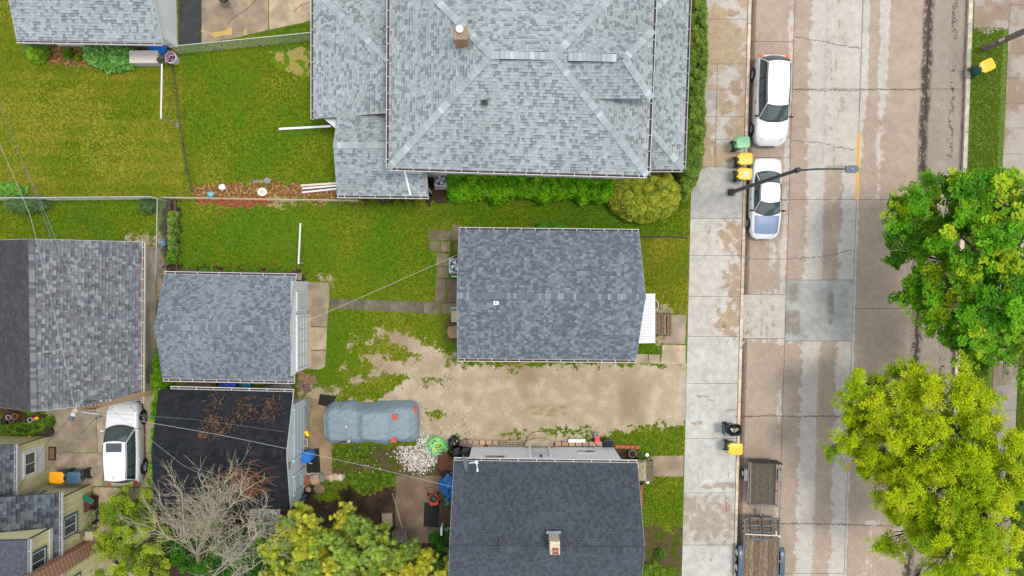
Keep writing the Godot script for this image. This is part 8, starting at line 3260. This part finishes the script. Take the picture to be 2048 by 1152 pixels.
func bare_trees() -> void:
	var foot := W(408, 1190, 0)
	var f := W(395, 1110, 2.6)
	var mains := []
	for q in [[440, 1010, 5.4, 0.055, 18], [520, 1030, 5.2, 0.055, 16], [365, 990, 5.2, 0.045, 15], [405, 970, 5.6, 0.045, 16], [480, 990, 5.6, 0.045, 16], [450, 965, 5.8, 0.04, 14], [335, 1020, 4.6, 0.04, 9], [290, 1050, 4.2, 0.04, 7], [420, 1035, 5.0, 0.04, 9], [390, 1015, 4.8, 0.04, 9]]:
		mains.append([f, W(q[0], q[1], q[2]), q[3], q[4]])
	twig_tree("bare branching tree leaning north over the black garage roof", foot, mains, 0.15, rgb8(158, 150, 128), 6)
	var f2 := W(415, 1160, 2.4)
	var m2 := []
	for q in [[500, 1075, 4.4, 0.045, 12], [540, 1105, 4.2, 0.04, 10], [470, 1090, 4.2, 0.04, 9], [520, 1060, 4.6, 0.04, 9]]:
		m2.append([f2, W(q[0], q[1], q[2]), q[3], q[4]])
	twig_tree("pale bare sapling with fine twigs below the larger bare tree", W(420, 1200, 0), m2, 0.09, rgb8(170, 162, 146), 5)
	# twigs blown onto the black roof
	var g := Geo.new()
	var rz := func(px: float, py: float) -> Vector3:
		var h := lerpf(2.4, 3.55, clampf((py - 780) / 125.0, 0, 1)) if py < 905 else lerpf(3.55, 2.4, clampf((py - 905) / 113.0, 0, 1))
		return W(px, py, h + 0.035)
	for q in [[430, 805, 14, 30], [420, 840, 16, 26], [495, 812, 26, 16], [480, 830, 30, 14], [455, 845, 40, 12], [530, 830, 30, 14], [440, 862, 20, 12], [545, 805, 16, 14], [410, 870, 14, 10]]:
		for k in 46:
			var p: Vector3 = rz.call(q[0] + rng.randfn(0, q[2] * 0.55), q[1] + rng.randfn(0, q[3] * 0.55))
			var a := rr(0, TAU)
			var l := rr(0.05, 0.28)
			g.col = lin(rgb8(120, 78, 50)).lerp(lin(rgb8(186, 150, 104)), rng.randf() * rng.randf())
			g.tube([p, p + Vector3(cos(a) * l, 0.015, sin(a) * l)], 0.009, 0.006, 3, false)
	var o := single("roof_debris", "brown twigs and needles scattered on the black garage roof", "debris", g, vmat(0.95, "", 1.0))
	o.set_meta("kind", "stuff")
	# rusty cut branches lying at the south edge of that roof
	var g2 := Geo.new()
	for k in 240:
		var p: Vector3 = rz.call(480 + rng.randfn(0, 26), 965 + rng.randfn(0, 16))
		var a := rr(-0.6, 0.9)
		var l := rr(0.2, 0.8)
		g2.col = lin(rgb8(116, 78, 52)).lerp(lin(rgb8(160, 116, 84)), rng.randf())
		g2.tube([p + Vector3(0, 0.05, 0), p + Vector3(cos(a) * l * 0.5, rr(0.05, 0.2), sin(a) * l * 0.5), p + Vector3(cos(a) * l, rr(0.0, 0.15), sin(a) * l)], 0.012, 0.005, 4, false)
	var o2 := single("brush_pile", "rust brown dead branches heaped on the black roof's south slope", "brush", g2, vmat(0.95, "", 1.0))
	o2.set_meta("kind", "stuff")

func hedge(called: String, label: String, outline: Array, h: float, kind: String, tones: Array, tip: Color, n: int, smin: float, smax: float, tips: float, round := 0.35) -> void:
	# leaves over the top and sides of a clipped or mounded outline (survey points seen at the hedge's own height)
	var t := thing(called, label, "hedge" if called == "hedge" else "bush")
	var poly := PackedVector2Array()
	var lo := Vector2(1e9, 1e9)
	var hi := Vector2(-1e9, -1e9)
	for q in outline:
		var p := W(q[0], q[1], h * 0.6)
		poly.append(Vector2(p.x, p.z))
		lo = lo.min(poly[-1])
		hi = hi.max(poly[-1])
	var nz := FastNoiseLite.new()
	nz.seed = n
	nz.frequency = 1.5
	nz.fractal_octaves = 3
	var spots := []
	var stems := Geo.new()
	var tries := 0
	while spots.size() < n and tries < n * 8:
		tries += 1
		var p := Vector2(rr(lo.x, hi.x), rr(lo.y, hi.y))
		if not Geometry2D.is_point_in_polygon(p, poly):
			continue
		var e := 1e9
		for i in poly.size():
			e = minf(e, p.distance_to(Geometry2D.get_closest_point_to_segment(p, poly[i], poly[(i + 1) % poly.size()])))
		var bump := nz.get_noise_2d(p.x, p.y)
		var top := h * (1.0 - 0.55 * pow(1.0 - clampf(e / (round + 0.01), 0, 1), 2)) + bump * minf(0.55, h * 0.3)
		var y := top - 0.15 * absf(rng.randfn(0, 1.0))
		if e < 0.18 and rng.randf() < 0.7:
			y = rr(0.15, top)
		var c: Color = tones[rng.randi() % tones.size()] * rr(0.75, 1.25)
		if rng.randf() < tips and y > top - 0.12:
			c = c.lerp(tip, rr(0.3, 0.9))
		spots.append([Vector3(p.x, maxf(0.05, y), p.y), c])
		if spots.size() % mini(90, n / 4) == 0:
			stems.tube([Vector3(p.x, -0.05, p.y), Vector3(p.x + rr(-0.1, 0.1), top - 0.3, p.y + rr(-0.1, 0.1))], 0.035, 0.012, 5)
	# dark twiggy core so that nothing shows through
	part(t, "stems", stems, mat(rgb8(74, 60, 46), 0.95, "bark", 2.0))
	leaves(t, "foliage", kind, spots, smin, smax, 0.5)

func hedges() -> void:
	hedge("hedge", "tall clipped arborvitae hedge beside the western pavement", [[1362, -40], [1408, -40], [1412, 40], [1412, 110], [1410, 180], [1408, 260], [1404, 330], [1388, 372], [1372, 400], [1356, 380], [1358, 330], [1366, 200]], 1.7, "small", tone_set([[112, 142, 54], [96, 126, 48], [128, 156, 60], [84, 110, 44], [140, 166, 68]]), lin(rgb8(150, 168, 70)), 9000, 1.0, 1.7, 0.2)
	hedge("hedge", "bright green leafy hedge along the large house's south wall", [[893, 338], [1232, 348], [1226, 395], [1205, 404], [1180, 396], [1166, 408], [1150, 392], [1100, 398], [1090, 406], [1070, 394], [1030, 392], [1000, 402], [990, 408], [975, 392], [940, 396], [915, 402], [897, 392]], 1.3, "broad", tone_set([[106, 172, 12], [88, 154, 10], [124, 186, 16], [72, 132, 10]]), lin(rgb8(166, 212, 40)), 7000, 0.55, 0.85, 0.25, 0.25)
	hedge("yew_bush", "rounded yellow green yew bush at the large house corner", [[1232, 362], [1250, 348], [1300, 342], [1345, 352], [1362, 380], [1356, 412], [1330, 432], [1295, 442], [1260, 436], [1232, 420], [1218, 396]], 1.6, "small", tone_set([[152, 162, 46], [132, 146, 44], [168, 174, 52], [112, 130, 46], [178, 178, 64]]), lin(rgb8(206, 202, 84)), 5000, 1.2, 2.1, 0.35, 0.7)
	# ivy along the wall of the black garage
	hedge("ivy", "bright green ivy strip between the alley and the black roofed garage", [[316, 690], [328, 720], [336, 762], [330, 800], [322, 860], [316, 920], [308, 975], [300, 975], [304, 900], [308, 840], [310, 790], [308, 740]], 1.5, "small", tone_set([[112, 168, 24], [94, 150, 20], [130, 182, 30], [82, 128, 20]]), lin(rgb8(160, 200, 50)), 2600, 0.9, 1.5, 0.25, 0.3)
	# beds
	hedge("hosta_clump", "large round leaved hosta clump by the white house wall", [[172, 96], [190, 90], [232, 92], [266, 100], [270, 116], [262, 130], [236, 136], [212, 138], [196, 126], [176, 122]], 0.55, "broad", tone_set([[120, 174, 84], [106, 158, 74], [136, 188, 98]]), lin(rgb8(120, 160, 76)), 700, 1.0, 1.6, 0.25, 0.3)
	hedge("flower_bush", "light green bush at the west end of the white house bed", [[52, 100], [66, 92], [82, 96], [94, 102], [88, 118], [74, 126], [58, 118]], 0.5, "small", tone_set([[130, 176, 40], [108, 154, 34], [148, 190, 50]]), lin(rgb8(150, 184, 50)), 700, 1.0, 1.6, 0.25, 0.3)
	hedge("lily_clump", "spiky green lily clump behind the light green bush", [[52, 84], [84, 82], [98, 92], [80, 98], [54, 96]], 0.4, "blade", tone_set([[84, 128, 52], [100, 144, 60]]), lin(rgb8(120, 150, 70)), 160, 1.0, 1.5, 0.2, 0.3)
	hedge("perennial", "small green perennial in the middle of the mulch bed", [[128, 100], [140, 98], [144, 112], [134, 116], [126, 110]], 0.3, "small", tone_set([[104, 148, 28], [84, 126, 24]]), lin(rgb8(150, 180, 50)), 130, 0.9, 1.4, 0.2, 0.2)
	hedge("perennial", "tiny yellow green perennial near the hosta clump", [[150, 110], [160, 110], [160, 120], [152, 120]], 0.25, "small", tone_set([[140, 160, 30], [120, 146, 28]]), lin(rgb8(170, 184, 50)), 80, 0.8, 1.2, 0.2, 0.2)
	hedge("perennial", "green plants at the lawn corner by the western fence", [[-20, 375], [20, 368], [48, 378], [44, 394], [-20, 396]], 0.4, "broad", tone_set([[104, 156, 60], [118, 168, 72]]), lin(rgb8(120, 160, 70)), 220, 0.9, 1.4, 0.2, 0.2)
	hedge("lily_clump", "bluish lily clump along the western fence", [[15, 400], [95, 398], [92, 412], [60, 420], [20, 416]], 0.45, "blade", tone_set([[96, 132, 78], [112, 146, 88], [82, 118, 68]]), lin(rgb8(120, 146, 90)), 260, 1.1, 1.6, 0.2, 0.2)
	hedge("lily_clump", "bluish lily clump near the fence corner", [[284, 402], [306, 400], [308, 418], [290, 420]], 0.4, "blade", tone_set([[72, 104, 60], [88, 118, 70]]), lin(rgb8(120, 146, 90)), 80, 1.1, 1.5, 0.2, 0.2)
	hedge("perennial", "tall pale green plants in the timber planter bed", [[338, 424], [352, 424], [352, 505], [338, 500]], 0.6, "small", tone_set([[128, 158, 70], [108, 142, 56], [148, 172, 90], [90, 128, 40]]), lin(rgb8(170, 190, 110)), 420, 1.0, 1.6, 0.25, 0.15)
	hedge("perennial", "leafy green plants at the end of the timber planter bed", [[338, 506], [350, 506], [350, 524], [338, 522]], 0.4, "broad", tone_set([[84, 136, 30], [100, 150, 36]]), lin(rgb8(130, 170, 50)), 70, 0.7, 1.0, 0.2, 0.15)
	for s in [[400, 440, "green tuft row beginning at the timber edging"], [450, 478, "second green tuft along the white garage"], [495, 520, "third green tuft along the white garage"], [540, 566, "green tuft nearest the concrete pad"]]:
		hedge("perennial", s[2], [[s[0], 539], [s[1], 540], [s[1], 549], [s[0], 548]], 0.3, "small", tone_set([[78, 124, 24], [92, 138, 28]]), lin(rgb8(120, 160, 40)), 110, 0.9, 1.3, 0.2, 0.12)
	hedge("fern_row", "bright green fern row on the north eave side of the small grey house", [[1080, 450], [1130, 450], [1132, 466], [1078, 466]], 0.5, "blade", tone_set([[70, 140, 30], [90, 158, 40]]), lin(rgb8(130, 180, 60)), 160, 0.8, 1.2, 0.2, 0.12)
	hedge("perennial", "weedy greens in the pot bed by the cream house", [[0, 848], [60, 846], [100, 832], [108, 846], [90, 862], [60, 868], [0, 868]], 0.35, "small", tone_set([[84, 118, 30], [66, 96, 26], [100, 136, 36]]), lin(rgb8(150, 176, 50)), 420, 0.9, 1.5, 0.25, 0.15)
	hedge("perennial", "leafy weeds in the bare front bed of the dark roofed house", [[1314, 1102], [1326, 1100], [1328, 1114], [1316, 1116]], 0.3, "blade", tone_set([[84, 128, 36], [70, 108, 30]]), lin(rgb8(130, 160, 50)), 30, 0.8, 1.2, 0.2, 0.12)
	hedge("perennial", "lush weeds at the south end of the front bed", [[1284, 1132], [1310, 1124], [1330, 1140], [1332, 1170], [1284, 1170]], 0.3, "small", tone_set([[92, 128, 30], [106, 142, 36]]), lin(rgb8(150, 176, 50)), 260, 0.9, 1.5, 0.25, 0.15)
	hedge("perennial", "weeds growing south of the covered car", [[664, 900], [740, 896], [742, 922], [700, 930], [668, 934]], 0.2, "small", tone_set([[92, 128, 26], [78, 112, 24], [110, 142, 34]]), lin(rgb8(150, 176, 50)), 120, 0.7, 1.2, 0.2, 0.12)
	hedge("perennial", "tall weeds at the edge of the bare south yard", [[690, 946], [788, 948], [794, 962], [760, 976], [728, 990], [700, 974]], 0.25, "small", tone_set([[92, 136, 26], [78, 118, 24], [110, 150, 34]]), lin(rgb8(150, 176, 50)), 240, 0.7, 1.2, 0.2, 0.12)

func _ready() -> void:
	rng.seed = 20240517
	view_and_light()
	textures()
	styles()
	yard()
	street()
	yard_concrete()
	big_house()
	small_house()
	white_garage()
	west_garage()
	north_house()
	black_garage()
	south_house()
	yellow_house()
	vehicles()
	covered_car()
	trailers()
	street_lamp()
	poles_and_wires()
	fences()
	bins()
	yard_things()
	south_yard()
	south_front()
	rear_drive_things()
	trees()
	bare_trees()
	hedges()
	scatter_grass()
